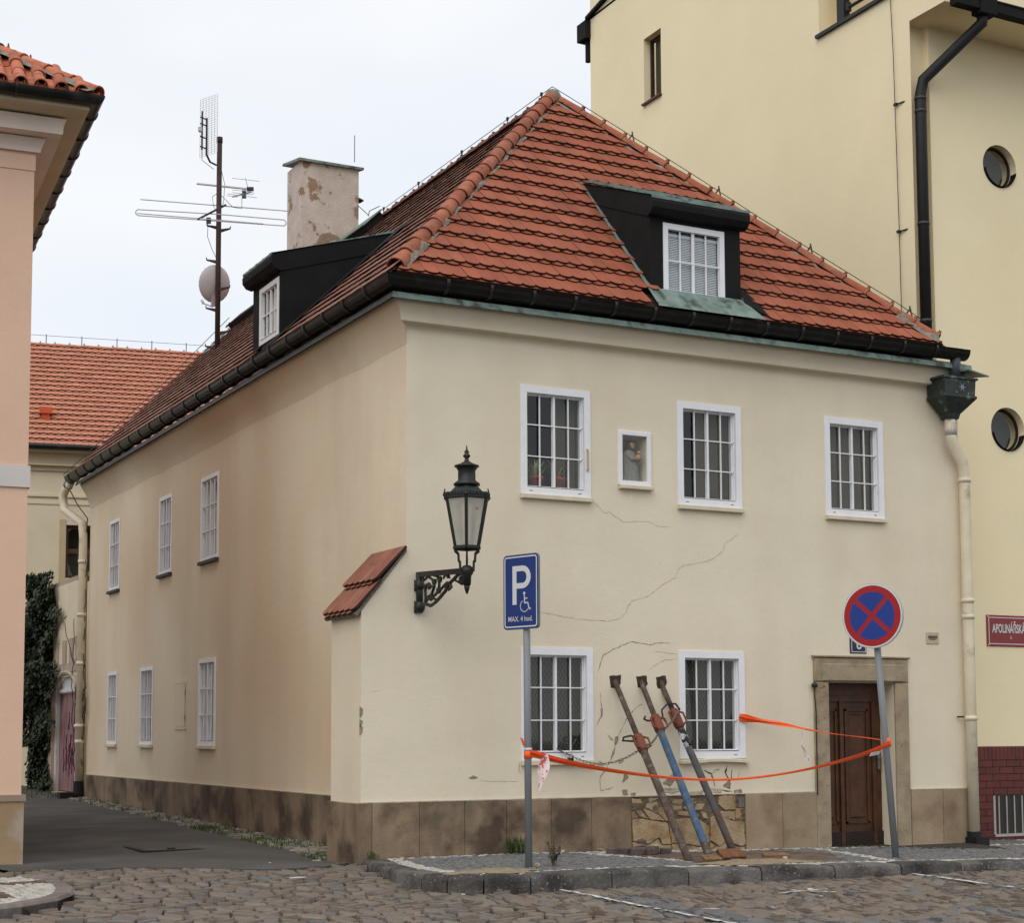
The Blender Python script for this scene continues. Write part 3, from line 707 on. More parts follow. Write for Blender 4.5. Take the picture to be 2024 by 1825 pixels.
# buttress tile cap
bu = Vector((0, -1, 0)); bv = Vector((.57, 0, .71)).normalized(); bo = Vector((-.63, 1.0, 2.825))
cap = MB().prism([(-.63, -.012, 2.80), (0, -.012, 3.585), (0, -.012, 3.625), (-.66, -.012, 2.83)], (0, 1.0, 0)).build('cap_bed', mortar_m, house)
for row, (v0, l, nn) in enumerate(((0, .50, .055), (-.035, .16, .03), (.44, .58, .075), (.40, .16, .05))):
    for j in range(6 if row % 2 == 0 else 5):
        out_ = beaver_outline(.176, l, .045); uc = .09+j*.176+(0 if row % 2 == 0 else .088); k = len(out_)
        h = lambda b: nn*(1-.7*b/l)
        vs = [bo+bu*(uc+a)+bv*(v0+b)+bu.cross(bv)*(-1)*0+Vector((-.71, 0, .57)).normalized()*(h(b)+e) for e in (.03, 0) for a, b in out_]
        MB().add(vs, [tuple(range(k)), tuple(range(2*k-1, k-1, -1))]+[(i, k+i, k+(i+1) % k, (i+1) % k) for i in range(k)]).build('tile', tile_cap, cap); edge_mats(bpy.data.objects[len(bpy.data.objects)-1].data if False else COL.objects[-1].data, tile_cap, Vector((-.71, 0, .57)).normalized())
# cornice sweep ----------------------------------------------------------
def sweep(prof, name, m, parent, x1=8.62, y1=16.2, close=True, smooth=False):
    mb = MB(); k = len(prof); vs = []
    for st in range(3):
        for o, z in prof: vs.append([(x1, -o, z), (-o, -o, z), (-o, y1, z)][st])
    fs = [(s*k+i, (s+1)*k+i, (s+1)*k+i+1, s*k+i+1) for s in range(2) for i in range(k-1)]
    if close: fs += [tuple(range(k)), tuple(2*k+i for i in range(k-1, -1, -1))]
    o = mb.add(vs, fs).build(name, m, parent)
    return o
PA_ = [(-.02, 6.28), (0.002, 6.29), (.008, 6.31), (.02, 6.33), (.03, 6.336), (.12, 6.34), (.128, 6.345), (.135, 6.37), (.155, 6.45), (.20, 6.53), (.225, 6.57), (.225, 6.60), (-.02, 6.60)]
PB_ = [(-.02, 6.08), (0.002, 6.09), (.012, 6.13), (.03, 6.19), (.055, 6.26), (.085, 6.33), (.12, 6.40), (.155, 6.46), (.19, 6.51), (.21, 6.545), (.225, 6.57), (.225, 6.60), (-.02, 6.60)]
def half_sweep(prof, pts, m):
    k = len(prof); mb = MB().add([p(o, z) for p in pts for o, z in prof], [(i, k+i, k+i+1, i+1) if False else (s_*k+i, (s_+1)*k+i, (s_+1)*k+i+1, s_*k+i+1) for s_ in range(len(pts)-1) for i in range(k-1)])
    mb.add([pts[0](o, z) for o, z in prof], [tuple(range(k))]); mb.add([pts[-1](o, z) for o, z in prof], [tuple(range(k))])
    return autosmooth(mb.build('cornice', m, house), 35)
half_sweep(PA_, [lambda o, z: (8.62, -o, z), lambda o, z: (-o, -o, z)], plaster)
wob_ = [random.uniform(-.02, .02) for _ in range(30)]
half_sweep(PB_, [(lambda o, z, q=q: (-o, -o if q == 0 else 16.2*q/24, z+(wob_[q]*max(0, 1-(z-6.08)/.4) if 0 < q < 24 else 0))) for q in range(25)], plaster_alley)
cfl = sweep([(.1, 6.604), (.30, 6.604), (.315, 6.55), (.325, 6.555), (.312, 6.625), (.1, 6.70)], 'cornice_flashing', copper_green, house)
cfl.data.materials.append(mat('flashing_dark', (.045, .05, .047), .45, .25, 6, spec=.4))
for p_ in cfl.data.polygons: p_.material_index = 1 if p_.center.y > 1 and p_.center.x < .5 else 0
# gutter -----------------------------------------------------------------
gc, gz, gr = .31, 6.80, .125
prof = [(gc+gr*math.cos(a), gz+gr*math.sin(a)) for a in [math.pi*(1+i/12) for i in range(13)]]
prof = [(gc-gr, gz)]+prof[1:]+[(gc+gr+.012, gz+.012), (gc+gr-.01, gz+.014)]+[(gc+(gr-.012)*math.cos(a), gz+(gr-.012)*math.sin(a)) for a in [math.pi*(2-i/12) for i in range(13)]]
gut = sweep(prof, 'gutter', gutter_m, house, 8.5, 16.75, True); autosmooth(gut, 50)
strapmb = MB(); seg = [math.pi*(.98+1.06*i/12) for i in range(13)]
for w_ in (-.02, .02):
    for r_ in (gr+.016, gr-.002):
        for a in seg: strapmb.v.append((w_, r_*math.cos(a), r_*math.sin(a)))
q = 13
for i in range(12): strapmb.f += [(i, i+1, 2*q+i+1, 2*q+i), (i, q+i, q+i+1, i+1), (2*q+i, 2*q+i+1, 3*q+i+1, 3*q+i)]
sme = strapmb.mesh('gutter_strap'); strap_m = mat('gutter_strap', (.016, .0155, .015), .4, .3, 9, spec=.5)
x = .35
while x < 8.45:
    link('gutter_strap', sme, strap_m, gut, M=Matrix.Translation((x, -gc, gz)) @ Matrix.Rotation(math.pi, 4, 'Z')); x += .58
y = .3
while y < 16.6:
    link('gutter_strap', sme, strap_m, gut, M=Matrix.Translation((-gc, y, gz)) @ Matrix.Rotation(math.pi/2, 4, 'Z')); y += .7
# roof ---------------------------------------------------------------------
AP = Vector((4.0, 3.6, 11.07)); EL = Vector((-.28, -.28, 6.87)); ER = Vector((8.07, -.28, 6.87)); BL = Vector((-.28, 16.8, 6.87)); BR = Vector((4.0, 19.6, 11.07))
dn = Vector((0, 0, -.03))
roof = MB().add([EL+dn, ER+dn, AP+dn, BL+dn, BR+dn, Vector((8.3, 19.6, 6.84)), Vector((8.3, -.25, 6.84))], [(0, 1, 2), (0, 2, 4, 3), (1, 6, 5, 4, 2)]).build('roof', deck_m, house)
vf = (AP-Vector((4.0, -.28, 6.87))).normalized(); Lf = (AP-Vector((4.0, -.28, 6.87))).length
va = (AP-Vector((-.28, 3.6, 6.87))).normalized(); La = (AP-Vector((-.28, 3.6, 6.87))).length
# front dormer box in slope coordinates: hidden tiles are left out
inD = lambda cu, cv: 3.33 < cu-.28 < 4.80 and cv < 2.7 and (cv > .12) and (cv-.25 < 3.0)
hid = lambda cu, cv: (3.52 < cu-.28 < 4.78 and cv < 2.35) or (3.25 < cu-.28 < 5.05 and cv < .45)
tile_slope(roof, EL-vf*.05, X, vf, [(0, 0), (8.35, 0), (4.28, Lf+.05), (4.26, Lf+.05)], .186, .348, tile_m, 300, (hid,), prio=lambda it: it[5]-it[2]*.0002)
hidA = lambda cu, cv: 4.75 < cu-.28 < 5.7 and cv < 2.3
def flipu(poly): return poly
tile_slope(roof, Vector((-.28, 16.8, 6.87))-va*.05, -Y, va, [(0, .07), (17.08, .07), (13.2, La+.05), (-2.8, La+.05)], .186, .348, tile_old, 0, lift=.034, t=.012, holes=(lambda cu, cv: 11.35 < cu < 12.2 and cv < 2.3,), stuff='weathered_roof_tiles')
# hips and ridge
ridge_old = mat('ridge_tile_old', (.17, .075, .05), .9, .3, 8, rnd=.2, col2=(.06, .04, .035), s2=7, lo=.48, hi=.7)
def hip(p, q, m=ridge_m, L=.36, r=.115, **k): ridge_line(roof, p, q, L, r, m, **k)
hl = (AP-EL).normalized()
hip(EL+hl*.05+Z*.03, AP+Z*.06)
hip(ER+Z*.04+(AP-ER).normalized()*.05, AP+Z*.05-(AP-ER).normalized()*.15, L=.39, lugs=True, r=.105)
hip(BR+Z*.02, AP+Z*.03, m=ridge_old, L=.40, lugs=True, r=.10)
def mortar_run(p, q, off, w, h, seed):
    rnd = random.Random(seed); mb = MB(); p, q = Vector(p), Vector(q); k = 46; vs = []
    d = (q-p).normalized(); s = d.cross(Z).normalized()
    for i in range(k+1):
        c = p+(q-p)*i/k+s*off
        g_ = max(0., rnd.uniform(-.5, 1.)+(.9 if i < 5 else 0))
        for e, hh in ((-1, -.6), (-.4, .8), (.4, .8), (1, -.6)): vs.append(c+s*e*w*rnd.uniform(.5, 1.2)*(.4+.6*g_)+Z*(h*hh*rnd.uniform(.5, 1.2)*g_-.03*(1-g_)))
    mb.add(vs, [(4*i+j, 4*i+4+j, 4*i+5+j, 4*i+1+j) for i in range(k) for j in range(3)]).build('mortar', mortar_m, roof)
mortar_run(EL+hl*.1+Z*.02, AP+Z*.02, .105, .05, .05, 1); mortar_run(ER+Z*.0, AP+Z*.0, -.10, .06, .06, 2)
MB().lathe([(.0, -.12), (.15, -.1), (.14, .0), (.10, .08), (0, .13)], AP+Z*.06, 10).build('mortar', mortar_m, roof, True)
# front dormer --------------------------------------------------------------
def dormer(parent, T, w0, w1, depth, ztop_f, z_r, bottom, win, label, curtain, blinds):
    """T maps (a along, b into roof, z) to world. win: (a0,a1,z0,z1)"""
    P = lambda a, b, z: T(a, b, z)
    d = MB(); f0, f1 = w0, w1
    # front face with hole
    us = [f0, win[0], win[1], f1]; zz = [bottom, win[2], win[3], ztop_f]
    for i in range(3):
        for j in range(3):
            if i == 1 and j == 1: continue
            d.add([P(us[i], 0, zz[j]), P(us[i+1], 0, zz[j]), P(us[i+1], 0, zz[j+1]), P(us[i], 0, zz[j+1])], [(0, 1, 2, 3)])
    a0, a1, c0, c1 = win
    for q in ([(a0, 0, c0), (a1, 0, c0), (a1, .12, c0), (a0, .12, c0)], [(a0, 0, c1), (a1, 0, c1), (a1, .12, c1), (a0, .12, c1)], [(a0, 0, c0), (a0, 0, c1), (a0, .12, c1), (a0, .12, c0)], [(a1, 0, c0), (a1, 0, c1), (a1, .12, c1), (a1, .12, c0)]):
        d.add([P(*p) for p in q], [(0, 1, 2, 3)])
    for f in (f0, f1):
        d.add([P(f, 0, bottom), P(f, 0, ztop_f), P(f, depth, z_r-.02), P(f, depth, z_r-.35)], [(0, 1, 2, 3)])
    body = d.build('dormer', black_metal, parent); body['label'] = label
    # roof with moulded fascia
    ov = .06; rf = MB(); sec = [(-.13, ztop_f+.20), (-.16, ztop_f+.13), (-.155, ztop_f+.05), (-.10, ztop_f-.02), (-.02, ztop_f-.04), (0.0, ztop_f-.04)]
    k = len(sec)
    vs = [P(f, b, z) for f in (f0-ov, f1+ov) for b, z in sec]
    rf.add(vs, [(i, i+1, k+i+1, k+i) for i in range(k-1)]+[tuple(range(k)), tuple(range(2*k-1, k-1, -1))])
    zt = ztop_f+.20
    rf.add([P(f0-.012, -.13, zt), P(f1+.012, -.13, zt), P(f1+.012, depth+.1, z_r), P(f0-.012, depth+.1, z_r), P(f0-.012, 0.0, ztop_f-.04), P(f1+.012, 0.0, ztop_f-.04), P(f1+.012, depth+.1, z_r-.25), P(f0-.012, depth+.1, z_r-.25)], [(0, 1, 2, 3), (0, 3, 7, 4), (1, 5, 6, 2)])
    rf.build('dormer_roof', black_metal, body)
    g = MB()
    g.add([P(f0-.03, -.15, zt+.006), P(f1+.03, -.15, zt+.006), P(f1+.03, depth+.12, z_r+.012), P(f0-.03, depth+.12, z_r+.012)], [(0, 1, 2, 3)])
    g.add([P(f0-ov-.01, -.15, zt+.006), P(f1+ov+.01, -.15, zt+.006), P(f1+ov+.01, -.15, zt-.03), P(f0-ov-.01, -.15, zt-.03)], [(0, 1, 2, 3)])
    for i in range(4):
        a = f0+(f1-f0)*(i+.4)/4; g.add([P(a-.012, -.13, zt+.035), P(a+.012, -.13, zt+.035), P(a+.012, depth, z_r+.04), P(a-.012, depth, z_r+.04), P(a-.012, -.13, zt), P(a+.012, -.13, zt), P(a+.012, depth, z_r), P(a-.012, depth, z_r)], [(0, 1, 2, 3), (0, 3, 7, 4), (1, 5, 6, 2), (0, 4, 5, 1)])
    g.build('roof_sheet', copper_green, body)
    return body
Tf = lambda a, b, z: Vector((a, b-.05, z))
dm_f = dormer(house, Tf, 3.43, 4.84, 2.0, 8.17, 9.24, 7.0, (3.62, 4.58, 7.10, 8.08), 'black metal-clad dormer with a white blind behind its window', None, True)
Ta = lambda a, b, z: Vector((b, a, z))
dm_a = dormer(house, Ta, 4.56, 5.78, 1.98, 8.19, 9.04, 7.05, (4.60, 5.46, 7.22, 8.08), 'black metal-clad dormer with a pale curtain behind its window', None, False)
# soaker flashing beside the dormer and apron
def strip3(pts, w, m, name, parent, t=.01):
    mb = MB(); vs = []
    for p, s in pts: vs += [Vector(p), Vector(p)+Vector(s)*w]
    mb.add(vs, [(2*i, 2*i+1, 2*i+3, 2*i+2) for i in range(len(pts)-1)]); return mb.build(name, m, parent)
pf = lambda x, s, l=.055: Vector((x, -.28, 6.87))+vf*s+vf.cross(X)*(-l if vf.cross(X).z < 0 else l)
nf = X.cross(vf)
pf = lambda x, s, l=.06: Vector((x, -.28, 6.87))+vf*s+nf*l
MB().add([pf(3.34, .0, .075), pf(3.40, .0, .075), pf(3.43, 3.0, .075), pf(3.385, 3.0, .075)], [(0, 1, 2, 3)]).build('flashing', copper_green, dm_f)
MB().add([pf(3.34, -.07, .07), pf(5.02, -.07, .07), pf(4.84, .36, .07), pf(3.43, .36, .07)], [(0, 1, 2, 3)]).add([pf(3.43, .30, .02), pf(4.84, .30, .02), Vector((4.84, -.056, 7.1)), Vector((3.43, -.056, 7.1))], [(0, 1, 2, 3)]).build('apron', copper_green, dm_f)
# black kick at right of the front dormer, wide black flashing at the alley dormer
MB().add([pf(4.84, .28, .075), pf(5.12, -.03, .075), pf(5.05, .45, .075), pf(4.86, .9, .075)], [(0, 1, 2, 3)]).add([pf(4.84, .28, .075), pf(5.12, -.03, .075), Vector((4.845, -.04, 7.35))], [(0, 1, 2)]).build('flashing', black_metal, dm_f)
na_ = -(Y.cross(va)); na_ = na_ if na_.z > 0 else -na_
pa = lambda y, s, l=.06: Vector((-.28, y, 6.87))+va*s+na_*l
MB().add([pa(4.57, .05), pa(4.57, 3.1), pa(4.0, 3.1), pa(4.10, 1.6), pa(4.2, .05)], [(0, 1, 2, 3, 4)]).build('flashing', black_metal, dm_a)
# chimney ------------------------------------------------------------------
ch = MB().box(3.03, 4.22, 12.0, 12.85, 9.6, 12.66).build('chimney', chimney_m, roof)
MB().prism([(2.95, 11.92, 12.62), (4.30, 11.92, 12.62), (4.30, 12.93, 12.80), (2.95, 12.93, 12.80)], (0, 0, .05)).build('chimney_cap', copper_green, roof)
# low hatches on the ridge
MB().obox(pa(11.9, La-.5, .02), Y*(-1.9), va*.45, na_*.17).build('roof_hatch', black_metal, roof)
MB().obox(pa(11.95, La-.52, .18), Y*(-2.0), va*.5, na_*.02).build('hatch_lid', copper_green, roof)
MB().obox(pa(18.3, La-.5, .02), Y*(-1.6), va*.4, na_*.14).build('roof_hatch', black_metal, roof)
# lightning conductor -----------------------------------------------------------
def wire(pts, r=.006, n=5): return MB().tube(pts, r, n)
ridge_pts = [AP+Z*.22+Vector((0, y, -.0)) for y in (0, .5, 2, 4, 6, 7.6)]
hp = [AP+Z*.22]+[AP+(ER-AP)*t+Z*(.22-.012*math.sin(t*60)) for t in (.06, .2, .38, .56, .74, .9, .97)]
lc = wire(ridge_pts).build('lightning_wire', iron_m, roof); wire(hp).build('lightning_wire', iron_m, roof)
for t in (.22, .45, .685, .93):
    c = AP+(ER-AP)*t; dd = (ER-AP).normalized()
    MB().tube([c+Z*.08-dd*.1, c+Z*.26], .012, 5).tube([c+Z*.10+dd*.05, c+Z*.30], .012, 5).build('wire_holder', rust_m, roof)
for y in (.35, 1.5, 3.2, 5.0, 6.6): MB().tube([AP+Vector((0, y, .1)), AP+Vector((0, y, .24))], .01, 5).box(3.985, 4.015, AP.y+y-.02, AP.y+y+.02, AP.z+.2, AP.z+.25).build('wire_holder', iron_m, roof)
wire([(4.22, 12.0, 11.9), (4.25, 11.6, 11.62), (4.1, 11.2, 11.45), (4.0, 10.9, 11.45), (4.0, 10.4, 11.4)], .008).build('lightning_wire', iron_m, roof)
MB().tube([(4.15, 12.05, 12.8), (4.15, 12.05, 13.35)], .008, 5).build('lightning_rod', iron_m, roof)
MB().lathe([(.03, 0), (.10, .05), (0.02, .1)], (4.27, 12.1, 12.0), 8).build('flue_cap', iron_m, roof)
wire([pa(16.9, -.1, .1), pa(17.2, 1.5, .12), pa(18.2, 3.4, .12), pa(18.4, La-.3, .25)], .008).build('lightning_wire', iron_m, roof)

# windows ---------------------------------------------------------------------
def window(name, o, u, n, a0, a1, z0, z1, rows=3, kind='front', sill=True, curtain=None, casing=CW, parent=None, sill_m=None, cover=(0, 1), blind=False):
    o, u, n = Vector(o), Vector(u), Vector(n); sh_ = .034 if kind == 'alley' else 0.
    P = lambda a, z, d: o+u*a+Z*z+n*(d+(sh_ if -.12 < d < -.031 else 0))
    parent = parent or house; w = casing
    def fbox(mb, a, b, c, e, d0, d1): return mb.obox(P(a, c, d0), u*(b-a), Z*(e-c), n*(d1-d0))
    fm = MB(); p0, p1 = -.03, .018
    fbox(fm, a0, a0+w, z0, z1, p0, p1); fbox(fm, a1-w, a1, z0, z1, p0, p1); fbox(fm, a0+w, a1-w, z1-w, z1, p0, p1-.001); fbox(fm, a0+w, a1-w, z0, z0+w, p0, p1-.001)
    i0, i1, k0, k1 = a0+w, a1-w, z0+w, z1-w
    # white lining of the reveal
    t = .012
    fbox(fm, i0-.003, i0+t, k0, k1, -.132, p0); fbox(fm, i1-t, i1+.003, k0, k1, -.132, p0); fbox(fm, i0+t, i1-t, k1-t, k1, -.131, p0); fbox(fm, i0+t, i1-t, k0, k0+t, -.131, p0)
    win = fm.build(name, white_paint, parent)
    cm = MB(); s = .013; mid = (i0+i1)/2
    for a, b in ((i0+t, i0+t+s), (mid-.017, mid+.017), (i1-t-s, i1-t)): fbox(cm, a, b, k0+t, k1-t, -.085, -.055)
    for a, b in ((i0+t+s, mid-.017), (mid+.017, i1-t-s)):
        fbox(cm, a, b, k0+t, k0+t+s*1.2, -.083, -.057); fbox(cm, a, b, k1-t-s, k1-t, -.083, -.057)
    cm.build('casement', white_paint, win)
    gm = MB(); g = .007; gd0, gd1 = -.05, -.032
    W_ = i1-i0
    for q in (.25, .5, .75):
        hh = .0145 if q == .5 else g
        fbox(gm, i0+W_*q-hh, i0+W_*q+hh, k0, k1, gd0, gd1)
    for r in range(1, rows): zc = k0+(k1-k0)*r/rows; fbox(gm, i0, i1, zc-g, zc+g, gd0+.002, gd1+.002)
    gm.build('glazing_bars', white_paint, win)
    # panes
    for h, (a, b) in enumerate(((i0+t+s, mid-.017), (mid+.017, i1-t-s))):
        for cc in range(2):
            for r in range(rows):
                x0_, x1_ = a+(b-a)*cc/2, a+(b-a)*(cc+1)/2; y0_, y1_ = k0+t+s+(k1-k0-2*t-2*s)*r/rows, k0+t+s+(k1-k0-2*t-2*s)*(r+1)/rows
                MB().add([P(x0_, y0_, -.07), P(x1_, y0_, -.07), P(x1_, y1_, -.07), P(x0_, y1_, -.07)], [(0, 1, 2, 3)]).build('pane', glass, win)
    # slot vents + rail
    vm = MB(); fbox(vm, i0+.01, i1-.01, k0+.004, k0+.012, -.028, -.004)
    if kind == 'front':
        for q in (.14, .84): fbox(vm, a0+(a1-a0)*q-.022, a0+(a1-a0)*q+.022, z0+.040, z0+.048, .01, .0195)
    vm.build('drain_slots', iron_m, win)
    if sill:
        sm = MB(); sm.bbox(P(a0-.005, z0-.058, .0), u*(a1-a0+.012), Z*.056, n*.065, .006); sm.build('sill', sill_m or cream_paint, win)
    # dark room box
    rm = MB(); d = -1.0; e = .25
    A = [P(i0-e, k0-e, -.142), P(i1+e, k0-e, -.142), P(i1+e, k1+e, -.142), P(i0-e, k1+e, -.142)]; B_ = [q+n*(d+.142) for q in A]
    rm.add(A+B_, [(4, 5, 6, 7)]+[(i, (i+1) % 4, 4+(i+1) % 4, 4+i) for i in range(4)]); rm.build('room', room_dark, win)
    if curtain:
        ck = MB(); k = 44; c0, c1 = i0+W_*cover[0], i0+W_*cover[1]; vs = []
        for i in range(k+1):
            a = c0+(c1-c0)*i/k; dd = -.22+(.012*math.sin(i*.95+a0*3)+.006*math.sin(i*2.1))
            vs += [P(a, k0-.1, dd), P(a, k1+.1, dd*.97)]
        ck.add(vs, [(2*i, 2*i+2, 2*i+3, 2*i+1) for i in range(k)]); ck.build('curtain', curtain, win, True)
    if blind:
        bm_ = MB(); zz = k0+.02
        while zz < k1-.06: bm_.obox(P(i0+.03, zz, -.17), u*(i1-i0-.06), Z*.014+n*.006, n*.002-Z*.001); zz += .0215
        bm_.obox(P(i0+.03, k1-.07, -.19), u*(i1-i0-.06), Z*.04, n*.03); bm_.build('blind', blind_m, win)
    return win
FO, FU, FN = (0, 0, 0), X, -Y
lb = ['white grid window with potted plants on its inner sill', 'white grid window beside the statue niche', 'white grid window above the doorway']
for i, (a, b) in enumerate(UPW):
    w_ = window('window', FO, FU, FN, a, b, 4.38, 5.745, curtain=(curtain_m, curtain_m, curtain_m)[i], cover=((.62, 1.05), (.42, 1.05), (.1, 1.05))[i]); w_['label'] = lb[i]
for i, (a, b) in enumerate(LOW):
    w_ = window('window', FO, FU, FN, a, b, 1.10, 2.485, curtain=curtain_d, cover=(-.1, 1.1))
    if i == 1:
        for c_ in w_.children:
            if c_.name.startswith('sill'):
                me_ = c_.data; vs_ = []
                sill_b = MB(); K_ = 12
                pts_ = [(a-.01+(b-a+.03)*q/K_, 1.042+.022*math.sin(math.pi*q/K_)*(1 if q > 4 else .6)+(.0 if q < K_ else -.01)) for q in range(K_+1)]
                sill_b.add([(x_, yy_, z_+dz_) for x_, z_ in pts_ for yy_, dz_ in ((0, 0), (-.075, -.006), (-.075, .028), (0, .045))], [(4*q+r_, 4*q+4+r_, 4*q+4+(r_+1) % 4, 4*q+(r_+1) % 4) for q in range(K_) for r_ in range(4)]+[(0, 1, 2, 3), tuple(4*K_+r_ for r_ in (3, 2, 1, 0))])
                nm_ = sill_b.mesh('sill'); nm_.materials.append(cream_paint); c_.data = nm_; c_['label'] = 'warped, cracked window sill'
    m_ = MB(); o0, o1, z0_, z1_ = a+CW, b-CW, 1.10+CW, 2.485-CW     # diagonal wire mesh behind the glass
    for sgn in (1, -1):
        k = -z1_+z0_
        while k < o1-o0+z1_-z0_:
            p, q = (k, z0_), (k+(z1_-z0_)*.62, z1_)
            pts = clip_poly([(p[0]-.001, p[1]), (p[0]+.001, p[1]), (q[0]+.001, q[1]), (q[0]-.001, q[1])], [(0, z0_), (o1-o0, z0_), (o1-o0, z1_), (0, z1_)])
            if len(pts) > 2: m_.add([((o0+c if sgn > 0 else o1-c), .16, d) for c, d in pts], [tuple(range(len(pts)))])
            k += .055
    m_.build('wire_mesh', galv_m, w_)
for i, (a, b) in enumerate(AUP): window('window', (0, 0, 0), Y, -X, a, b, 4.24, 5.62, curtain=curtain_w if i else curtain_m, cover=(-.1, 1.1), casing=CW*.72, kind='alley', sill_m=mat('sill_slate', (.06, .062, .06), .7, .1, 8) if i == 0 else MATS['sill_slate'])
for i, (a, b) in enumerate(ALO): window('window', (0, 0, 0), Y, -X, a, b, 1.26, 2.65, curtain=curtain_w, cover=(-.1, 1.1), casing=CW*.72, kind='alley')
def small_window(parent, o, u, n, a0, a1, z0, z1, blind, curtain):
    """dormer window: casement, bars, panes as parts of the dormer"""
    o, u, n = Vector(o), Vector(u), Vector(n); P = lambda a, z, d: o+u*a+Z*z+n*d
    fb = lambda mb, a, b, c, e, d0, d1: mb.obox(P(a, c, d0), u*(b-a), Z*(e-c), n*(d1-d0))
    m_ = MB(); w = .075
    fb(m_, a0, a0+w, z0, z1, -.05, .012); fb(m_, a1-w, a1, z0, z1, -.05, .012); fb(m_, a0+w, a1-w, z1-w, z1, -.05, .011); fb(m_, a0+w, a1-w, z0, z0+w, -.05, .011)
    m_.build('window_frame', white_paint, parent)
    i0, i1, k0, k1 = a0+w, a1-w, z0+w, z1-w; g = MB(); W_ = i1-i0
    for q in (.25, .5, .75): h = .02 if q == .5 else .0085; fb(g, i0+W_*q-h, i0+W_*q+h, k0, k1, -.035, -.015)
    zc = (k0+k1)/2; fb(g, i0, i1, zc-.009, zc+.009, -.033, -.013); fb(g, i0, i1, k0, k0+.012, -.02, .02); g.build('glazing_bars', white_paint, parent)
    for c in range(4):
        for r in range(2): MB().add([P(i0+W_*c/4, k0+(k1-k0)*r/2, -.045), P(i0+W_*(c+1)/4, k0+(k1-k0)*r/2, -.045), P(i0+W_*(c+1)/4, k0+(k1-k0)*(r+1)/2, -.045), P(i0+W_*c/4, k0+(k1-k0)*(r+1)/2, -.045)], [(0, 1, 2, 3)]).build('pane', glass, parent)
    bk = MB(); A = [P(i0-.05, k0-.05, -.055), P(i1+.05, k0-.05, -.055), P(i1+.05, k1+.05, -.055), P(i0-.05, k1+.05, -.055)]; B_ = [q-n*.5 for q in A]
    bk.add(A+B_, [(4, 5, 6, 7)]+[(i, (i+1) % 4, 4+(i+1) % 4, 4+i) for i in range(4)]).build('room', room_dark, parent)
    if blind:
        b_ = MB(); zz = k0+.02
        while zz < k1-.08: b_.obox(P(i0, zz, -.068), u*W_, Z*.017-n*.008, n*.002-Z*.001); zz += .0225
        b_.obox(P(i0, k1-.075, -.085), u*W_, Z*.035, n*.03); b_.build('blind', blind_m, parent)
    else:
        c_ = MB(); vs = []
        for i in range(31): a = i0+W_*i/30; vs += [P(a, k0, -.12+.02*math.sin(i*1.4)), P(a, k1, -.12+.02*math.sin(i*1.4))]
        c_.add(vs, [(2*i, 2*i+2, 2*i+3, 2*i+1) for i in range(30)]).build('curtain', curtain_w, parent, True)
small_window(dm_f, (0, -.05, 0), X, -Y, 3.62, 4.58, 7.10, 8.08, True, False)
small_window(dm_a, (0, 0, 0), Y, -X, 4.60, 5.46, 7.22, 8.08, False, True)

# statue niche --------------------------------------------------------------
nm = MB()
for a, b, c, d in ((2.93, 2.99, 4.58, 5.285), (3.36, 3.42, 4.58, 5.285), (2.99, 3.36, 5.225, 5.284), (2.99, 3.36, 4.58, 4.64)): nm.bbox((a, -.0, c), X*(b-a), Z*(d-c), -Y*.03, .006)
nic = nm.build('niche_frame', white_paint, house)
MB().bbox((2.94, 0, 4.53), X*.49, Z*.048, -Y*.075, .006).build('sill', cream_paint, nic)
MB().add([(2.99, .295, 4.64), (3.36, .295, 4.64), (3.36, .295, 5.225), (2.99, .295, 5.225)], [(0, 1, 2, 3)]).build('niche_back', mat('niche_back', (.36, .25, .19), .9, .12, 9), nic)
MB().add([(2.99, .012, 4.64), (3.36, .012, 4.64), (3.36, .012, 5.225), (2.99, .012, 5.225)], [(0, 1, 2, 3)]).build('pane', glass, nic)
st = thing('statue', 'small robed stone figure holding a child inside the white framed wall niche', 'statue', (3.19, .12, 4.64))
rb = MB(); k = 28; vs = []
for zz, rx, ry, dx in ((0, .115, .085, 0), (.06, .112, .085, 0), (.18, .105, .08, 0), (.30, .10, .078, -.005), (.345, .088, .075, -.01), (.39, .075, .06, -.01), (.43, .05, .045, -.005), (.45, .028, .028, 0)):
    for j in range(k):
        a = 2*math.pi*j/k; fo = 1+(.09*math.sin(j*2*math.pi*9/k) if zz < .31 else .02); vs.append((3.115+dx+rx*fo*math.cos(a), .14+ry*fo*math.sin(a), 4.64+zz))
rb.add(vs, [(i*k+j, i*k+(j+1) % k, (i+1)*k+(j+1) % k, (i+1)*k+j) for i in range(7) for j in range(k)]+[tuple(7*k+j for j in range(k))])
rb.tube([(3.06, .10, 4.99), (3.10, .055, 4.94), (3.18, .045, 4.95)], [.03, .028, .02], 8).tube([(3.18, .11, 4.99), (3.20, .06, 4.95), (3.17, .04, 4.96)], [.028, .025, .018], 8)
rb.build('robe', statue_m, st, True)
MB().lathe([(.0, -.055), (.03, -.045), (.042, -.01), (.042, .02), (.03, .045), (0, .055)], (3.13, .125, 5.13), 12).build('head', statue_skin, st, True)
MB().lathe([(.062, -.11), (.058, -.05), (.056, 0), (.048, .04), (.02, .066), (0, .07)], (3.115, .148, 5.13), 12).build('veil', statue_hair, st, True)
MB().tube([(3.17, .05, 4.92), (3.18, .045, 5.0)], [.035, .028], 8).lathe([(.0, -.03), (.024, -.012), (.026, .008), (0, .03)], (3.19, .05, 5.03), 10).build('child', statue_skin, st, True)
for c_ in st.children:
    for v_ in c_.data.vertices: v_.co.x = 3.12+(v_.co.x-3.12)*1.12+.065; v_.co.y -= .025; v_.co.z = 4.64+(v_.co.z-4.64)*.97

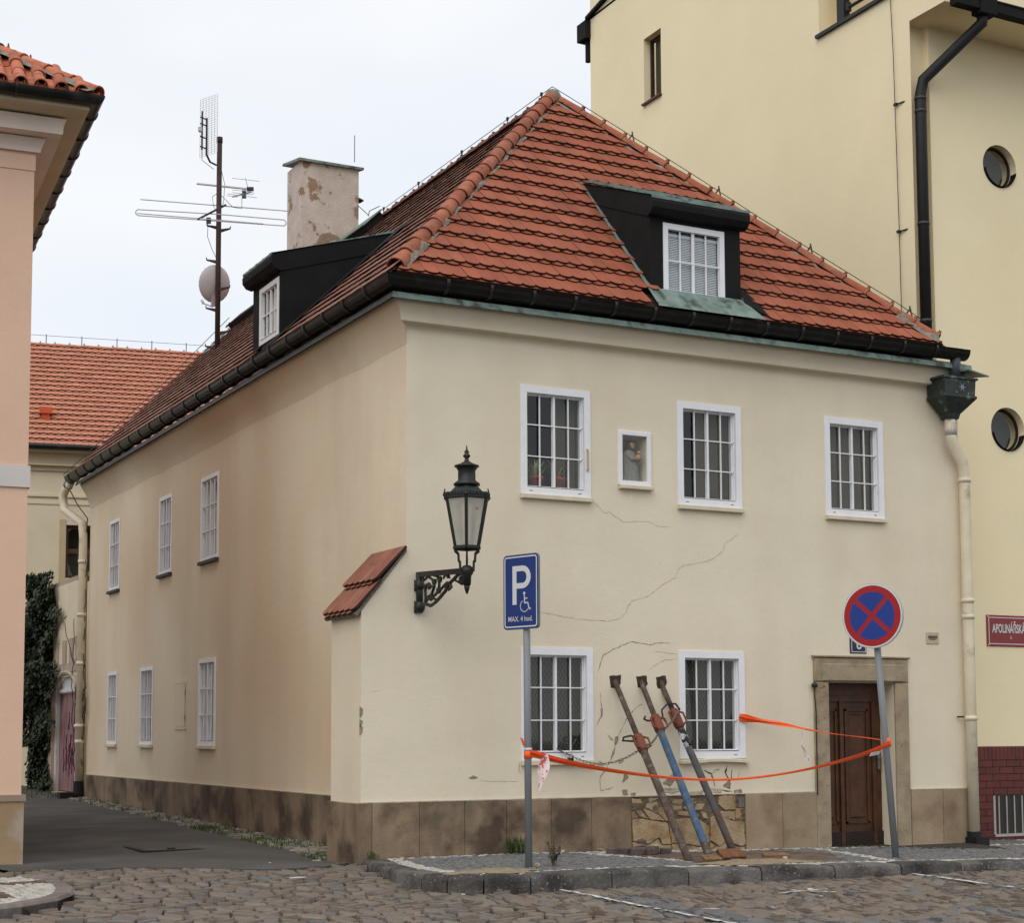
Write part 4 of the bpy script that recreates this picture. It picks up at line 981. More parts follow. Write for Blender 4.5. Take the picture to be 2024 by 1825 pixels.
# house plants behind the first upper window -------------------------------
for (px_, py_, big, lab) in ((1.86, .20, True, 'spiky green house plant behind the upper window beside the lantern'), (2.16, .20, False, 'terracotta flower pot behind the upper window beside the lantern')):
    pt = thing('house_plant' if big else 'flower_pot', lab, 'plant' if big else 'flower pot', (px_, py_, 4.40))
    MB().lathe([(.05, 0), (.085, .17), (.092, .17), (.092, .20), (.075, .2)], (px_, py_, 4.44), 14).build('pot', pot_m, pt, True)
    lf = MB()
    for q in range(46 if big else 16):
        a = random.uniform(0, 6.28); h = random.uniform(.14, .36) if big else random.uniform(.1, .26); l = random.uniform(.08, .30); d_ = Vector((math.cos(a), math.sin(a)*.22, 0)); s_ = Vector((-d_.y, d_.x, 0)).normalized()*.018
        p = Vector((px_, py_, 4.62 if not big else 4.52)); m1 = p+d_*l*.5+Z*h*.7; t_ = p+d_*l+Z*h; lf.add([p-s_*.6, p+s_*.6, m1+s_, m1-s_, t_], [(0, 1, 2, 3), (3, 2, 4)])
    lf.build('leaves', plant_m, pt)
MB().obox((1.65, .145, 4.38), X*.8, Y*.25, Z*.09).build('inner_sill', white_paint, house)

# door -----------------------------------------------------------------------
df = MB().bbox((5.955, .0, -.3), X*.24, Z*2.405, -Y*.045, .02).build('door_jamb', stone_door, house)
MB().bbox((7.335, .0, -.3), X*.235, Z*2.405, -Y*.045, .02).build('door_jamb', stone_door, house)
MB().bbox((5.955, .0, 2.108), X*1.615, Z*.325, -Y*.043, .015).bbox((6.07, -.03, 2.12), X*1.40, Z*.235, -Y*.03, .012).build('door_lintel', stone_door, house)
MB().bbox((5.93, .0, 2.436), X*1.665, Z*.03, -Y*.06, .01).build('door_cap', stone_door, house)
MB().box(6.195, 7.335, -.06, .36, -.5, -.13).build('door_step', stone_door, house)
door = MB().box(6.19, 7.335, .30, .35, -.13, 2.105).build('door', wood_door, house)
for a, b, c, d in ((6.23, 6.62, .45, 1.80), (6.90, 7.28, .45, 1.80), (6.23, 6.62, .1, .35), (6.90, 7.28, .1, .35)): pass
for a, b in ((6.25, 6.56), (6.70, 7.10)):
    mb = MB()
    for q in ((a, a+.03, .18, 1.75), (b-.03, b, .18, 1.75)): mb.box(q[0], q[1], .28, .301, q[2], q[3])
    mb.box(a, b, .28, .3, 1.72, 1.75); mb.box(a, b, .28, .3, .18, .21); mb.bbox((a+.055, .301, .24), X*(b-a-.11), Z*1.45, -Y*.018, .03)
    mb.build('door_panel', wood_door, door)
MB().box(6.60, 6.66, .265, .301, -.1, 2.0).box(7.16, 7.22, .268, .301, -.1, 2.0).build('door_batten', wood_door, door)
MB().box(6.2, 7.33, .272, .301, -.12, .07).build('kick_board', mat('door_kick', (.022, .012, .009), .6, .2, 8), door)
MB().box(6.2, 7.33, .27, .301, 1.85, 2.10).box(6.40, 6.85, .255, .28, 1.93, 2.02).build('door_head', wood_door, door)
MB().box(7.24, 7.28, .25, .301, .92, 1.14).tube([(7.26, .25, 1.08), (7.26, .21, 1.08), (7.20, .21, 1.08)], .011, 6).build('door_handle', chain_m, door)
MB().lathe([(.0, -.04), (.035, -.025), (.045, 0), (.035, .025), (0, .04)], (5.93, -.06, 2.06), 12).tube([(5.93, -.05, 2.03), (5.955, -.052, 1.7), (5.955, -.052, .6)], .008, 5).build('door_bell', iron_m, house)

# plinth slabs ------------------------------------------------------------------
def slab(x0, x1, z1=.63, m=stone_plinth, y=0, th=.035):
    o = MB().bbox((x0+.003, y, -.35), X*(x1-x0-.0045), Z*(z1+.35), -Y*(th+random.uniform(-.003, .003)), .006).build('plinth_slab', m, house)
    return o
js = [-.603, -.44, .16, .75, 1.31, 1.92, 2.49, 3.065]
for i in range(7): slab(js[i], js[i+1])
slab(4.80, 5.39, .635, stone_plinth_right); slab(5.39, 5.953, .63, stone_plinth_right); slab(7.575, 8.14, .63, stone_plinth_right); slab(8.14, 8.625, .63, stone_plinth_right)
# buttress side + alley slabs
MB().bbox((-.57, .0, -.35), Y*.985, Z*.98, -X*.036, .006).build('plinth_slab', stone_plinth, house)
MB().bbox((-.57, .95, -.35), X*.57, Z*.98, Y*.036, .006).build('plinth_slab', stone_plinth, house)
ys_ = [.985, 2.3, 3.4, 4.4, 5.45, 6.4, 7.5, 8.5, 9.6, 10.6, 11.7, 12.8, 13.7, 14.8, 15.6, 16.23]
for a, b in zip(ys_[:-1], ys_[1:]): MB().bbox((0, a+.003, -.35), Y*(b-a-.006), Z*(.98+random.uniform(-.006, .006)), -X*.035, .006).build('plinth_slab', stone_plinth, house)
# plaster edge above plinth
MB().obox((-.60, -.034, .632), X*6.55, Y*.04, Z*.012).build('plinth_lip', spall_pale, house)
MB().obox((7.58, -.034, .632), X*1.04, Y*.04, Z*.012).build('plinth_lip', spall_pale, house)
MB().obox((-.034, .99, .634), Y*15.2, X*.04, Z*.012).build('plinth_lip', spall_pale, house)

# broken masonry panel --------------------------------------------------------------
brk = MB(); gx = fr(3.065, 4.80, 40); gy_ = fr(-.2, .64, 24)
brk.add([(x, -.004-.018*random.random(), z) for z in gy_ for x in gx], [(j*41+i, j*41+i+1, (j+1)*41+i+1, (j+1)*41+i) for j in range(24) for i in range(40)])
bp = brk.build('broken_plinth', stone_rough, house, label='broken plinth with exposed cracked sandstone blocks')
ST = [[(3.082, .343), (3.236, .354), (3.599, .289), (3.651, .025), (3.523, .029), (3.476, .116), (3.303, .037), (3.091, .084)], [(3.617, .318), (3.678, .332), (4.006, .353), (4.104, .31), (4.232, .225), (4.235, .041), (4.172, -.028), (3.94, .01), (3.782, .041), (3.659, .04)], [(4.252, .337), (4.352, .375), (4.625, .285), (4.764, .271), (4.795, -.009), (4.732, -.038), (4.67, -.025), (4.495, .042), (4.37, -.025), (4.241, .051)], [(3.075, .448), (3.119, .452), (3.177, .375), (3.094, .348), (3.076, .358)], [(3.119, .467), (3.213, .46), (3.33, .345), (3.189, .385)], [(3.237, .484), (3.46, .398), (3.57, .324), (3.342, .345), (3.284, .413)], [(3.297, .543), (3.453, .569), (3.488, .508), (3.38, .46), (3.285, .493)], [(3.075, .618), (3.227, .604), (3.238, .554), (3.075, .553)], [(3.322, .612), (3.489, .609), (3.405, .581), (3.333, .552)], [(3.475, .488), (3.572, .496), (3.605, .325), (3.581, .32), (3.474, .408)], [(3.669, .585), (3.986, .598), (4.207, .583), (4.169, .553), (4.009, .53), (3.765, .532), (3.681, .544)], [(3.837, .48), (3.923, .518), (3.996, .455), (3.885, .448)], [(3.764, .431), (3.983, .446), (4.094, .365), (3.945, .36), (3.763, .39)], [(4.098, .422), (4.179, .41), (4.215, .327), (4.141, .34)], [(4.381, .61), (4.644, .626), (4.647, .44), (4.478, .433), (4.379, .508)], [(4.434, .424), (4.628, .419), (4.625, .296), (4.36, .378)], [(4.653, .45), (4.773, .452), (4.765, .333), (4.688, .284), (4.651, .336)], [(4.046, .522), (4.169, .52), (4.118, .452), (4.018, .445)], [(3.68, .504), (3.826, .51), (3.825, .46), (3.704, .452)],
      [(3.09, .07), (3.30, .025), (3.46, .10), (3.52, .02), (3.65, .015), (3.66, -.12), (3.09, -.12)], [(3.67, .03), (3.94, .0), (4.16, -.04), (4.22, .02), (4.23, -.14), (3.67, -.13)], [(4.25, .03), (4.37, -.04), (4.49, .03), (4.66, -.04), (4.79, -.05), (4.79, -.16), (4.25, -.15)]]
for i, poly in enumerate(ST):
    th = random.uniform(.028, .042) if i in (0, 1, 2, 14) else random.uniform(.012, .035)
    if i > 18: th = .018
    poly = roughen(poly, .007, .045, i)
    cxx = sum(p[0] for p in poly)/len(poly); czz = sum(p[1] for p in poly)/len(poly); k = len(poly)
    mb = MB(); v = [(a, 0, b) for a, b in poly]+[(a, -th+.006, b) for a, b in poly]+[(a+(cxx-a)*.035, -th-random.uniform(-.003, .003), b+(czz-b)*.035) for a, b in poly]
    mb.add(v, [(i_+r*k, (i_+1) % k+r*k, (i_+1) % k+(r+1)*k, i_+(r+1)*k) for r in range(2) for i_ in range(k)]+[tuple(range(2*k, 3*k))]); mb.build('stone', stone_pale, bp)
MB().box(4.70, 4.79, -.02, 0, .46, .60).build('stone', mat('stone_grey', (.15, .135, .125), .9, .2, 20, bump=.6), bp)

# cracks and spalls -----------------------------------------------------------
def crack(pts, w, m=crack_m, seed=0, y=-.0025):
    rnd = random.Random(seed); P = []
    for (a, b), (c, d) in zip(pts[:-1], pts[1:]):
        n_ = max(2, int(math.dist((a, b), (c, d))/.03))
        for i in range(n_): t = i/n_; P.append((a+(c-a)*t+rnd.uniform(-.007, .007), b+(d-b)*t+rnd.uniform(-.007, .007)))
    P.append(pts[-1]); mb = MB(); vs = []
    for i, (a, b) in enumerate(P):
        p, q = P[max(0, i-1)], P[min(len(P)-1, i+1)]; t = Vector((q[0]-p[0], q[1]-p[1])); t.normalize(); ww = w*rnd.uniform(.25, 1.0)*(.3+.7*min(1, i/3, (len(P)-1-i)/3))
        vs += [(a-t.y*ww, y, b+t.x*ww), (a+t.y*ww, y, b-t.x*ww)]
    mb.add(vs, [(2*i, 2*i+1, 2*i+3, 2*i+2) for i in range(len(P)-1)]); return mb.build('crack', m, house)
CR = [([(2.53, 4.371), (2.63, 4.289), (2.741, 4.198), (2.803, 4.22), (2.894, 4.163), (3.007, 4.107), (3.224, 4.123), (3.381, 4.133), (3.517, 4.081), (3.707, 4.082)], .0035),
      ([(4.793, 4.058), (4.558, 3.908), (4.524, 3.805), (4.391, 3.713), (4.259, 3.656), (4.085, 3.621), (3.913, 3.592), (3.827, 3.538), (3.783, 3.428), (3.57, 3.321), (3.379, 3.18), (3.119, 3.097), (3.067, 3.046), (3.035, 2.956), (2.941, 2.874), (2.778, 2.835), (2.416, 2.842), (2.158, 2.869), (1.981, 2.899), (1.766, 2.927)], .0045),
      ([(2.61, 2.189), (2.651, 2.312), (2.693, 2.408), (2.835, 2.481), (2.999, 2.545), (3.112, 2.583), (3.392, 2.545), (3.476, 2.582), (3.685, 2.578)], .007),
      ([(2.648, 1.929), (2.657, 1.825), (2.666, 1.739), (2.665, 1.652), (2.583, 1.531)], .008),
      ([(3.268, 1.802), (3.154, 1.749), (3.008, 1.583), (2.884, 1.374), (2.853, 1.271), (2.8, 1.132), (2.729, .995), (2.637, .893), (2.626, .756), (2.655, .712), (2.817, .761)], .008),
      ([(3.367, 2.226), (3.493, 2.316), (3.619, 2.363), (3.80, 2.384)], .005), ([(3.432, 2.466), (3.642, 2.452), (3.8, 2.437)], .004),
      ([(4.538, 1.007), (4.515, .918), (4.568, .828), (4.577, .70)], .022), ([(4.62, .95), (4.60, .85), (4.57, .77)], .014), ([(4.17, .95), (4.298, .903), (4.319, .832), (4.35, .74)], .013),
      ([(4.298, .903), (4.36, .95), (4.42, .955)], .009), ([(4.756, .969), (4.699, .825), (4.686, .754)], .006), ([(1.506, 1.078), (1.496, 1.003), (1.515, .944)], .007),
      ([(-.46, 1.93), (-.38, 1.925), (-.32, 1.95)], .006), ([(1.5, .85), (1.1, .86), (.96, .87)], .005), ([(2.5, .02), (2.75, -.03), (3.06, -.10)], .006), ([(4.36, .70), (4.48, .69), (4.62, .66)], .014)]
for i, (p_, w_) in enumerate(CR): crack(p_, w_, crack_deep if w_ > .0085 else crack_f if w_ < .0062 else crack_m, i, -.0385 if i == 15 else -.0025)
def spall(poly, m, th=.003, seed=0, y0=0.):
    rnd = random.Random(seed); P = []
    for i in range(len(poly)):
        a, b = poly[i], poly[(i+1) % len(poly)]
        for t in (0, .33, .66): P.append((a[0]+(b[0]-a[0])*t+rnd.uniform(-.008, .008), a[1]+(b[1]-a[1])*t+rnd.uniform(-.008, .008)))
    k = len(P); c = (sum(p[0] for p in P)/k, sum(p[1] for p in P)/k)
    v = [(a, y0-.0015, b) for a, b in P]+[(a+(c[0]-a)*.3, y0-th-rnd.uniform(0, .006), b+(c[1]-b)*.3) for a, b in P]+[(c[0], y0-th, c[1])]
    MB().add(v, [(i, (i+1) % k, k+(i+1) % k, k+i) for i in range(k)]+[(k+i, k+(i+1) % k, 2*k) for i in range(k)]).build('spalled_patch', m, house)
SPL = [([(2.844, 1.375), (2.884, 1.4), (2.904, 1.357), (2.873, 1.288), (2.843, 1.297)], 0), ([(2.79, 1.133), (2.862, 1.253), (2.831, 1.167), (2.8, 1.124)], 0), ([(2.861, 1.097), (2.942, 1.122), (2.992, 1.078), (2.921, 1.053)], 1), ([(2.98, .923), (3.021, .931), (3.041, .878), (2.99, .827), (2.949, .819)], 0), ([(3.555, .809), (3.703, .912), (3.765, .841), (3.659, .754), (3.555, .783)], 0), ([(4.48, .757), (4.557, .81), (4.599, .773), (4.576, .702), (4.479, .74)], 0), ([(3.451, .741), (3.764, .735), (3.911, .697), (3.7, .657), (3.471, .688)], 1), ([(2.646, 1.747), (2.676, 1.73), (2.665, 1.652), (2.644, 1.618)], 0), ([(2.743, 1.418), (2.833, 1.357), (2.813, 1.331)], 1), ([(2.948, .715), (3.019, .731), (3.038, .662), (2.957, .655)], 0), ([(3.069, .678), (3.151, .685), (3.14, .644), (3.079, .645)], 0), ([(4.641, .683), (4.751, .699), (4.79, .65), (4.641, .645)], 0), ([(.80, .905), (.88, .93), (.95, .90), (.90, .885)], 0), ([(2.62, 1.09), (2.70, 1.06), (2.68, 1.02), (2.60, 1.04)], 1), ([(4.24, .72), (4.48, .70), (4.45, .655), (4.22, .66)], 1), ([(3.9, .68), (4.2, .70), (4.15, .65), (3.9, .648)], 1)]
for i, (p_, w_) in enumerate(SPL): spall(p_, (spall_m, spall_pale)[w_], seed=i)
for i, (a, b) in enumerate(((1.62, .05), (1.42, .045), (1.52, .03))):   # chipped buttress arris
    MB().prism([(-.576, -.003, a), (-.55, -.003, a+.03), (-.545, -.003, a+b*2), (-.576, -.003, a+b*2.6)], (0, .035, 0)).build('spalled_patch', spall_m, house)
# prop sockets: ragged dark edges
for i, xx in enumerate((2.865, 3.255, 3.545)):
    spall([(xx-.085, 2.145), (xx+.075, 2.16), (xx+.085, 2.05), (xx+.03, 1.985), (xx-.06, 2.0)], crack_deep, .002, 60+i)
# service hatch in the alley wall
hm = MB(); 
for a, b, c, d in ((9.05, 9.10, 1.52, 2.34), (9.68, 9.73, 1.52, 2.34), (9.10, 9.68, 2.29, 2.34), (9.10, 9.68, 1.52, 1.56)): hm.box(-.012, 0, a, b, c, d)
hat = hm.build('hatch_frame', plaster_alley, house)
MB().box(-.010, -.001, 9.105, 9.675, 1.565, 2.285).build('hatch_door', plaster_alley, hat); MB().box(-.014, 0, 9.10, 9.118, 1.56, 2.29).box(-.02, 0, 9.09, 9.115, 2.08, 2.18).box(-.02, 0, 9.09, 9.115, 1.66, 1.76).build('hinges', rust_m, hat)

# rain hopper and downpipes -----------------------------------------------------
hp_ = MB()
def ring4(x0, x1, y0, y1, z): return [(x0, y0, z), (x1, y0, z), (x1, y1, z), (x0, y1, z)]
hx = 8.34; rs = [ring4(hx-.34, hx+.30, -.42, -.03, 6.42), ring4(hx-.34, hx+.30, -.42, -.03, 6.39), ring4(hx-.30, hx+.27, -.40, -.03, 6.38), ring4(hx-.29, hx+.26, -.39, -.03, 6.17), ring4(hx-.31, hx+.28, -.41, -.03, 6.16), ring4(hx-.31, hx+.28, -.41, -.03, 6.13), ring4(hx-.10, hx+.10, -.26, -.06, 5.92), ring4(hx-.085, hx+.085, -.24, -.07, 5.85)]
vs = [p for r in rs for p in r]; hp_.add(vs, [(4*i+j, 4*i+(j+1) % 4, 4*i+4+(j+1) % 4, 4*i+4+j) for i in range(7) for j in range(4)]+[(0, 1, 2, 3)])
hop = hp_.build('rain_hopper', mat('hopper_green', (.03, .038, .034), .5, .3, 9, col2=(.10, .13, .12), s2=9, lo=.6, hi=.7), house)
star = MB(); 
for i in range(6):
    a = i*math.pi/3; star.add([(hx+.02+.075*math.cos(a), -.402, 6.275+.075*math.sin(a)), (hx+.02+.02*math.cos(a+.52), -.402, 6.275+.02*math.sin(a+.52)), (hx+.02, -.403, 6.275), (hx+.02+.02*math.cos(a-.52), -.402, 6.275+.02*math.sin(a-.52))], [(0, 1, 2, 3)])
for a, b in ((-.09, .09), (-.09, -.08), (.13, .09), (.13, -.08)): star.add([(hx+.0+a-.014, -.402, 6.275+b), (hx+a, -.402, 6.275+b-.014), (hx+a+.014, -.402, 6.275+b), (hx+a, -.402, 6.275+b+.014)], [(0, 1, 2, 3)])
star.build('star_ornament', mat('zinc_pale', (.24, .27, .28), .6, .1, 9), hop)
MB().tube([(8.33, -.31, 6.72), (8.33, -.30, 6.56), (8.38, -.24, 6.40)], .075, 12).build('gutter_outlet', mat('zinc_dark', (.06, .075, .075), .45, .2, 9), gut, True)
MB().prism([(8.4, -.5, 6.50), (8.85, -.42, 6.46), (8.62, .0, 6.50), (8.3, .0, 6.54)], (0, 0, .02)).build('hopper_flashing', copper_green, gut)
dp = MB().tube([(hx, -.155, 5.86), (hx+.01, -.155, 5.56), (hx+.24, -.125, 5.26), (hx+.265, -.125, 5.0), (hx+.265, -.125, 2.5), (hx+.27, -.125, .0)], .078, 16).build('downpipe', pipe_cream, house, True)
for zz in (5.0, 3.28, 3.05, 1.62): MB().tube([(hx+.265, -.125, zz-.03), (hx+.265, -.125, zz+.03)], .09, 14).build('pipe_collar', pipe_cream, dp, True)
MB().tube([(hx+.10, -.03, 1.64), (hx+.265, -.125, 1.64)], .012, 6).build('pipe_clamp', iron_m, dp)
MB().tube([(hx+.01, -.155, 5.80), (hx+.01, -.155, 5.62)], .082, 14).build('pipe_joint', mat('zinc_bright', (.45, .42, .38), .5, .1, 9), dp, True)
MB().tube([(hx+.27, -.125, .04), (hx+.27, -.125, -.2)], .10, 14).box(hx+.18, hx+.42, -.26, -.02, -.2, -.04).build('boot', boot_m, dp)
# alley end downpipe
dp2 = MB().tube([(-.31, 16.72, 6.70), (-.36, 16.9, 6.58), (-.40, 17.0, 6.45), (-.38, 16.95, 6.15), (-.13, 16.35, 5.80), (-.12, 16.3, 5.5), (-.12, 16.3, .45)], .085, 14).build('downpipe', pipe_cream, house, True)
for zz in (5.0, 3.9, 2.9, 1.62, 1.3): MB().tube([(-.12, 16.3, zz-.035), (-.12, 16.3, zz+.035)], .098 if zz != 1.62 else .12, 12).build('pipe_collar', pipe_cream, dp2, True)
MB().tube([(-.12, 16.3, .5), (-.12, 16.3, .22), (-.36, 16.15, .16)], .11, 12).box(-.56, -.28, 16.0, 16.3, 0, .28).build('boot', boot_m, dp2)
MB().tube([(-.31, 16.75, 6.74), (-.34, 16.85, 6.62)], .1, 12).build('gutter_outlet', copper_green, gut, True)
# missing link: grime line under cornice handled by material; small fixings
MB().tube([(2.47, -.02, 4.72), (2.47, -.045, 4.74), (2.47, -.045, 4.98), (2.47, -.02, 5.0)], .011, 6).build('thermometer', mat('wood_pale', (.45, .33, .16), .6, .1, 9), house)

# ================================================================== TALL YELLOW BUILDING
tb = thing('apartment_building', 'tall pale yellow rendered building with porthole windows behind the corner house', 'building', (14, 6, 0))
YF = 1.0
sh = [(8.04, 8.66, 13.62, 14.93, .22), (1.35, 3.19, 12.88, 14.6, .7)]
wall_cells(MB(), (8.8, 0, 0), Y, -X, (YF, 7.81), (-.4, 16.4), [sh[1]], .3).build('wall', plaster_yel, tb)
wall_cells(MB(), (8.83, 0, 0), Y, -X, (7.81, 10.72), (-.4, 16.2), [sh[0]], .3).add([(8.8, 7.81, -.4), (8.83, 7.81, -.4), (8.83, 7.81, 16.4), (8.8, 7.81, 16.4)], [(0, 1, 2, 3)]).build('wall', plaster_yel, tb)
MB().box(8.86, 20, 10.4, 10.7, -.4, 16.1).build('wall', plaster_yel, tb)
# front with porthole openings
fw = MB(); rc = .345; C1, C2 = (10.55, 10.25), (10.56, 6.08); q0, q1 = 10.0, 11.1
zc_ = [(-.4, 1.22), (1.22, 5.5), (5.5, 6.66), (6.66, 9.67), (9.67, 10.83), (10.83, 12.26)]
for a, b in ((9.16, q0), (q0, q1), (q1, 20)):
    for c, d in zc_:
        if (a, b) == (q0, q1) and (c, d) in ((5.5, 6.66), (9.67, 10.83)): round_hole(fw, (0, YF, 0), X, -Y, (a, b, c, d), C2 if c == 5.5 else C1, rc, .30)
        else: fw.add([(a, YF, c), (b, YF, c), (b, YF, d), (a, YF, d)], [(0, 1, 2, 3)])
fw.add([(8.8, YF+.12, -.4), (9.16, YF+.12, -.4), (9.16, YF+.12, 12.26), (8.8, YF+.12, 12.26)], [(0, 1, 2, 3)]).add([(9.16, YF, -.4), (9.16, YF, 12.26), (9.16, YF+.12, 12.26), (9.16, YF+.12, -.4)], [(0, 1, 2, 3)])
fw.build('wall', plaster_yel, tb)
for C_ in (C1, C2):
    fr_ = MB(); k = 36
    vs = [(C_[0]+r*math.cos(2*math.pi*j/k), YF+dy, C_[1]+r*math.sin(2*math.pi*j/k)) for r, dy in ((rc, .13), (rc-.045, .11), (rc-.045, .15)) for j in range(k)]
    fr_.add(vs, [(i*k+j, i*k+(j+1) % k, (i+1)*k+(j+1) % k, (i+1)*k+j) for i in range(2) for j in range(k)])
    pw = fr_.build('porthole_window', win_dark, tb)
    MB().add([(C_[0]+(rc-.04)*math.cos(2*math.pi*j/k), YF+.145, C_[1]+(rc-.04)*math.sin(2*math.pi*j/k)) for j in range(k)], [tuple(range(k))]).build('pane', glass, pw)
    MB().add([(C_[0]+(rc+.1)*math.cos(2*math.pi*j/k), YF+.302, C_[1]+(rc+.1)*math.sin(2*math.pi*j/k)) for j in range(k)], [tuple(range(k))]).build('room', room_dark, pw)
    sm_ = MB(); kk = 14; vs = []
    for j in range(kk+1):
        a = math.pi*(1.06+.88*j/kk)
        for r, dy in ((rc-.006, .11), (rc-.02, -.035)): vs.append((C_[0]+r*math.cos(a), YF+dy, C_[1]+r*math.sin(a)))
    sm_.add(vs, [(2*j, 2*j+2, 2*j+3, 2*j+1) for j in range(kk)]).build('sill', black_metal, pw)
# projecting upper storey
MB().box(8.8, 20, .22, YF, 12.262, 16).build('upper_wall', plaster_yel, tb)
MB().box(8.81, 20, YF, 1.4, 12.262, 13).build('upper_wall', plaster_yel, tb)
MB().box(8.9, 20, .06, .218, 12.20, 12.37).box(8.9, 20, .045, .06, 12.35, 12.375).build('eaves_gutter', black_metal, tb)
MB().box(11.0, 11.35, .205, .22, 12.75, 13.8).box(11.7, 12.0, .205, .22, 12.75, 13.8).build('upper_window', brown_frame, tb)
MB().add([(11.04, .2, 12.8), (11.31, .2, 12.8), (11.31, .2, 13.7), (11.04, .2, 13.7)], [(0, 1, 2, 3)]).build('pane', glass, tb)
# black downpipe
bp_ = MB().tube([(9.50, .16, 12.25), (9.50, .20, 12.05), (9.0, .95, 11.35), (8.95, .97, 11.1), (8.95, .97, 6.0)], .085, 14).build('downpipe', mat('black_pipe', (.014, .014, .015), .5, .15, 5), tb, True)
MB().box(9.34, 9.66, .03, .24, 12.14, 12.4).build('rain_hopper', black_metal, tb)
for zz in (11.05, 10.85, 9.1, 7.6): MB().tube([(8.95, .97, zz-.02), (8.95, .97, zz+.02)], .094, 14).build('pipe_collar', mat('collar_grey', (.05, .05, .055), .5, .1, 9) if 'collar_grey' not in MATS else MATS['collar_grey'], bp_, True)
# slot window
sw = MB(); a, b, c, d = 8.04, 8.66, 13.62, 14.93
for q in ((a, a+.06, c, d), (b-.06, b, c, d), (a+.06, b-.06, d-.06, d), (a+.06, b-.06, c, c+.06)): sw.box(8.98, 9.04, q[0], q[1], q[2], q[3])
swo = sw.build('slot_window', win_dark, tb)
MB().add([(9.02, a, c), (9.02, b, c), (9.02, b, d), (9.02, a, d)], [(0, 1, 2, 3)]).build('pane', glass, swo); MB().box(9.3, 9.32, a-.3, b+.3, c-.3, d+.3).build('room', room_dark, swo)
MB().box(8.77, 9.0, a-.02, b+.02, c-.03, c+.005).build('sill', brown_frame, swo)
# loggia at the top of the side wall
lg = MB().box(8.74, 8.95, 1.3, 3.23, 12.83, 12.885).build('loggia_sill', iron_m, tb)
MB().box(9.5, 9.52, 1.3, 3.25, 12.8, 14.7).build('loggia_back', plaster_yel, tb)
MB().box(8.86, 8.98, 2.62, 2.80, 12.885, 14.6).build('loggia_post', black_post, tb)
MB().tube([(8.9, 2.6, 13.12), (8.9, 1.36, 13.12)], .028, 8).tube([(8.9, 2.55, 13.06), (8.9, 2.55, 13.2)], .045, 8).build('loggia_rail', black_post, tb)
# parapet flashing + gutter end at far top corner
MB().prism([(8.74, 10.78, 16.16), (8.74, 7.7, 16.72), (9.2, 7.7, 16.72), (9.2, 10.78, 16.16)], (0, 0, .06)).build('parapet_cap', black_metal, tb)
MB().box(8.83, 9.0, 7.81, 10.72, 16.15, 16.6).build('parapet', plaster_yel, tb)
MB().box(8.70, 9.2, 10.70, 11.05, 15.75, 16.12).tube([(8.85, 10.85, 15.8), (8.85, 10.85, 15.3)], .06, 8).build('gutter_end', black_metal, tb)
# lightning wire on the side wall
MB().tube([(8.77, 1.42, 13.6), (8.76, 1.34, 11.9), (8.76, 1.30, 9.1), (8.74, 1.27, 7.6), (8.7, 1.26, 7.2)], .007, 5).build('lightning_wire', rust_m, tb)
for zz in (11.05, 9.05): MB().tube([(8.8, 1.15, zz), (8.765, 1.32, zz)], .012, 5).box(8.745, 8.785, 1.29, 1.35, zz-.02, zz+.02).build('wire_holder', iron_m, tb)
# brick plinth with basement window
bk = MB().box(9.1, 20, YF-.012, YF, -.4, 1.21).build('brick_plinth', brick_joint, tb)
bme = MB().bbox((0, 0, 0), X*.272, Z*.097, -Y*.034, .004).mesh('brick'); bmh = MB().bbox((0, 0, 0), X*.135, Z*.097, -Y*.034, .004).mesh('brick'); bmv = MB().bbox((0, 0, 0), X*.075, Z*.20, -Y*.034, .004).mesh('brick')
BW = (10.02, 11.1, -.12, .47)
xx = 9.30
while xx < 15.0: link('brick', bmv, brick_m, bk, M=Matrix.Translation((xx, YF-.006, 1.005))); xx += .079
zz = .90; row = 0
while zz > -.3:
    xx = 9.18+(row % 2)*.14
    while xx < 15.0:
        inside = xx+.272 > BW[0] and xx < BW[1] and zz+.097 > BW[2]+.02 and zz < BW[3]
        if not inside: link('brick', bme, brick_m, bk, M=Matrix.Translation((xx, YF-.006, zz)))
        elif xx < BW[0]-.135: link('brick', bmh, brick_m, bk, M=Matrix.Translation((xx, YF-.006, zz)))
        xx += .279
    zz -= .104; row += 1
bw = MB().box(BW[0]-.01, BW[1]+.01, YF-.0135, YF-.013, BW[2], BW[3]).build('basement_window', room_dark, tb)
MB().box(BW[0], BW[0]+.04, YF-.03, YF-.014, BW[2], BW[3]).box(BW[0], BW[1], YF-.06, YF-.014, BW[2]-.02, BW[2]+.02).build('window_frame', mat('frame_grey', (.42, .40, .37), .6, .1, 9), bw)
for i in range(7): MB().tube([(BW[0]+.08+i*.155, YF-.055, BW[2]+.01), (BW[0]+.08+i*.155, YF-.055, BW[3]-.005)], .011, 6).build('bar', MATS['frame_grey'], bw)

# street name sign
def text_mesh(s, h, m, name, parent, o, u, v, n, width=None, align='LEFT', ext=.0008, lift=.0, bold=.012):
    cu = bpy.data.curves.new(name, 'FONT'); cu.body = s; cu.size = 1; cu.align_x = align; cu.resolution_u = 3; cu.offset = bold
    ob = bpy.data.objects.new(name, cu); COL.objects.link(ob); dg = bpy.context.evaluated_depsgraph_get(); dg.update()
    me = bpy.data.meshes.new_from_object(ob.evaluated_get(dg)); bpy.data.objects.remove(ob); bpy.data.curves.remove(cu)
    ys = [q.co.y for q in me.vertices]; xs_ = [q.co.x for q in me.vertices]; cap = .729
    sy = h/cap; sx = sy if width is None else width/(max(xs_)-min(xs_)); x0 = min(xs_) if align == 'LEFT' else (min(xs_)+max(xs_))/2
    o, u, v, n = Vector(o), Vector(u), Vector(v), Vector(n)
    for q in me.vertices: q.co = o+u*((q.co.x-x0)*sx)+v*(q.co.y*sy)+n*lift
    me.name = name; return link(name, me, m, parent)
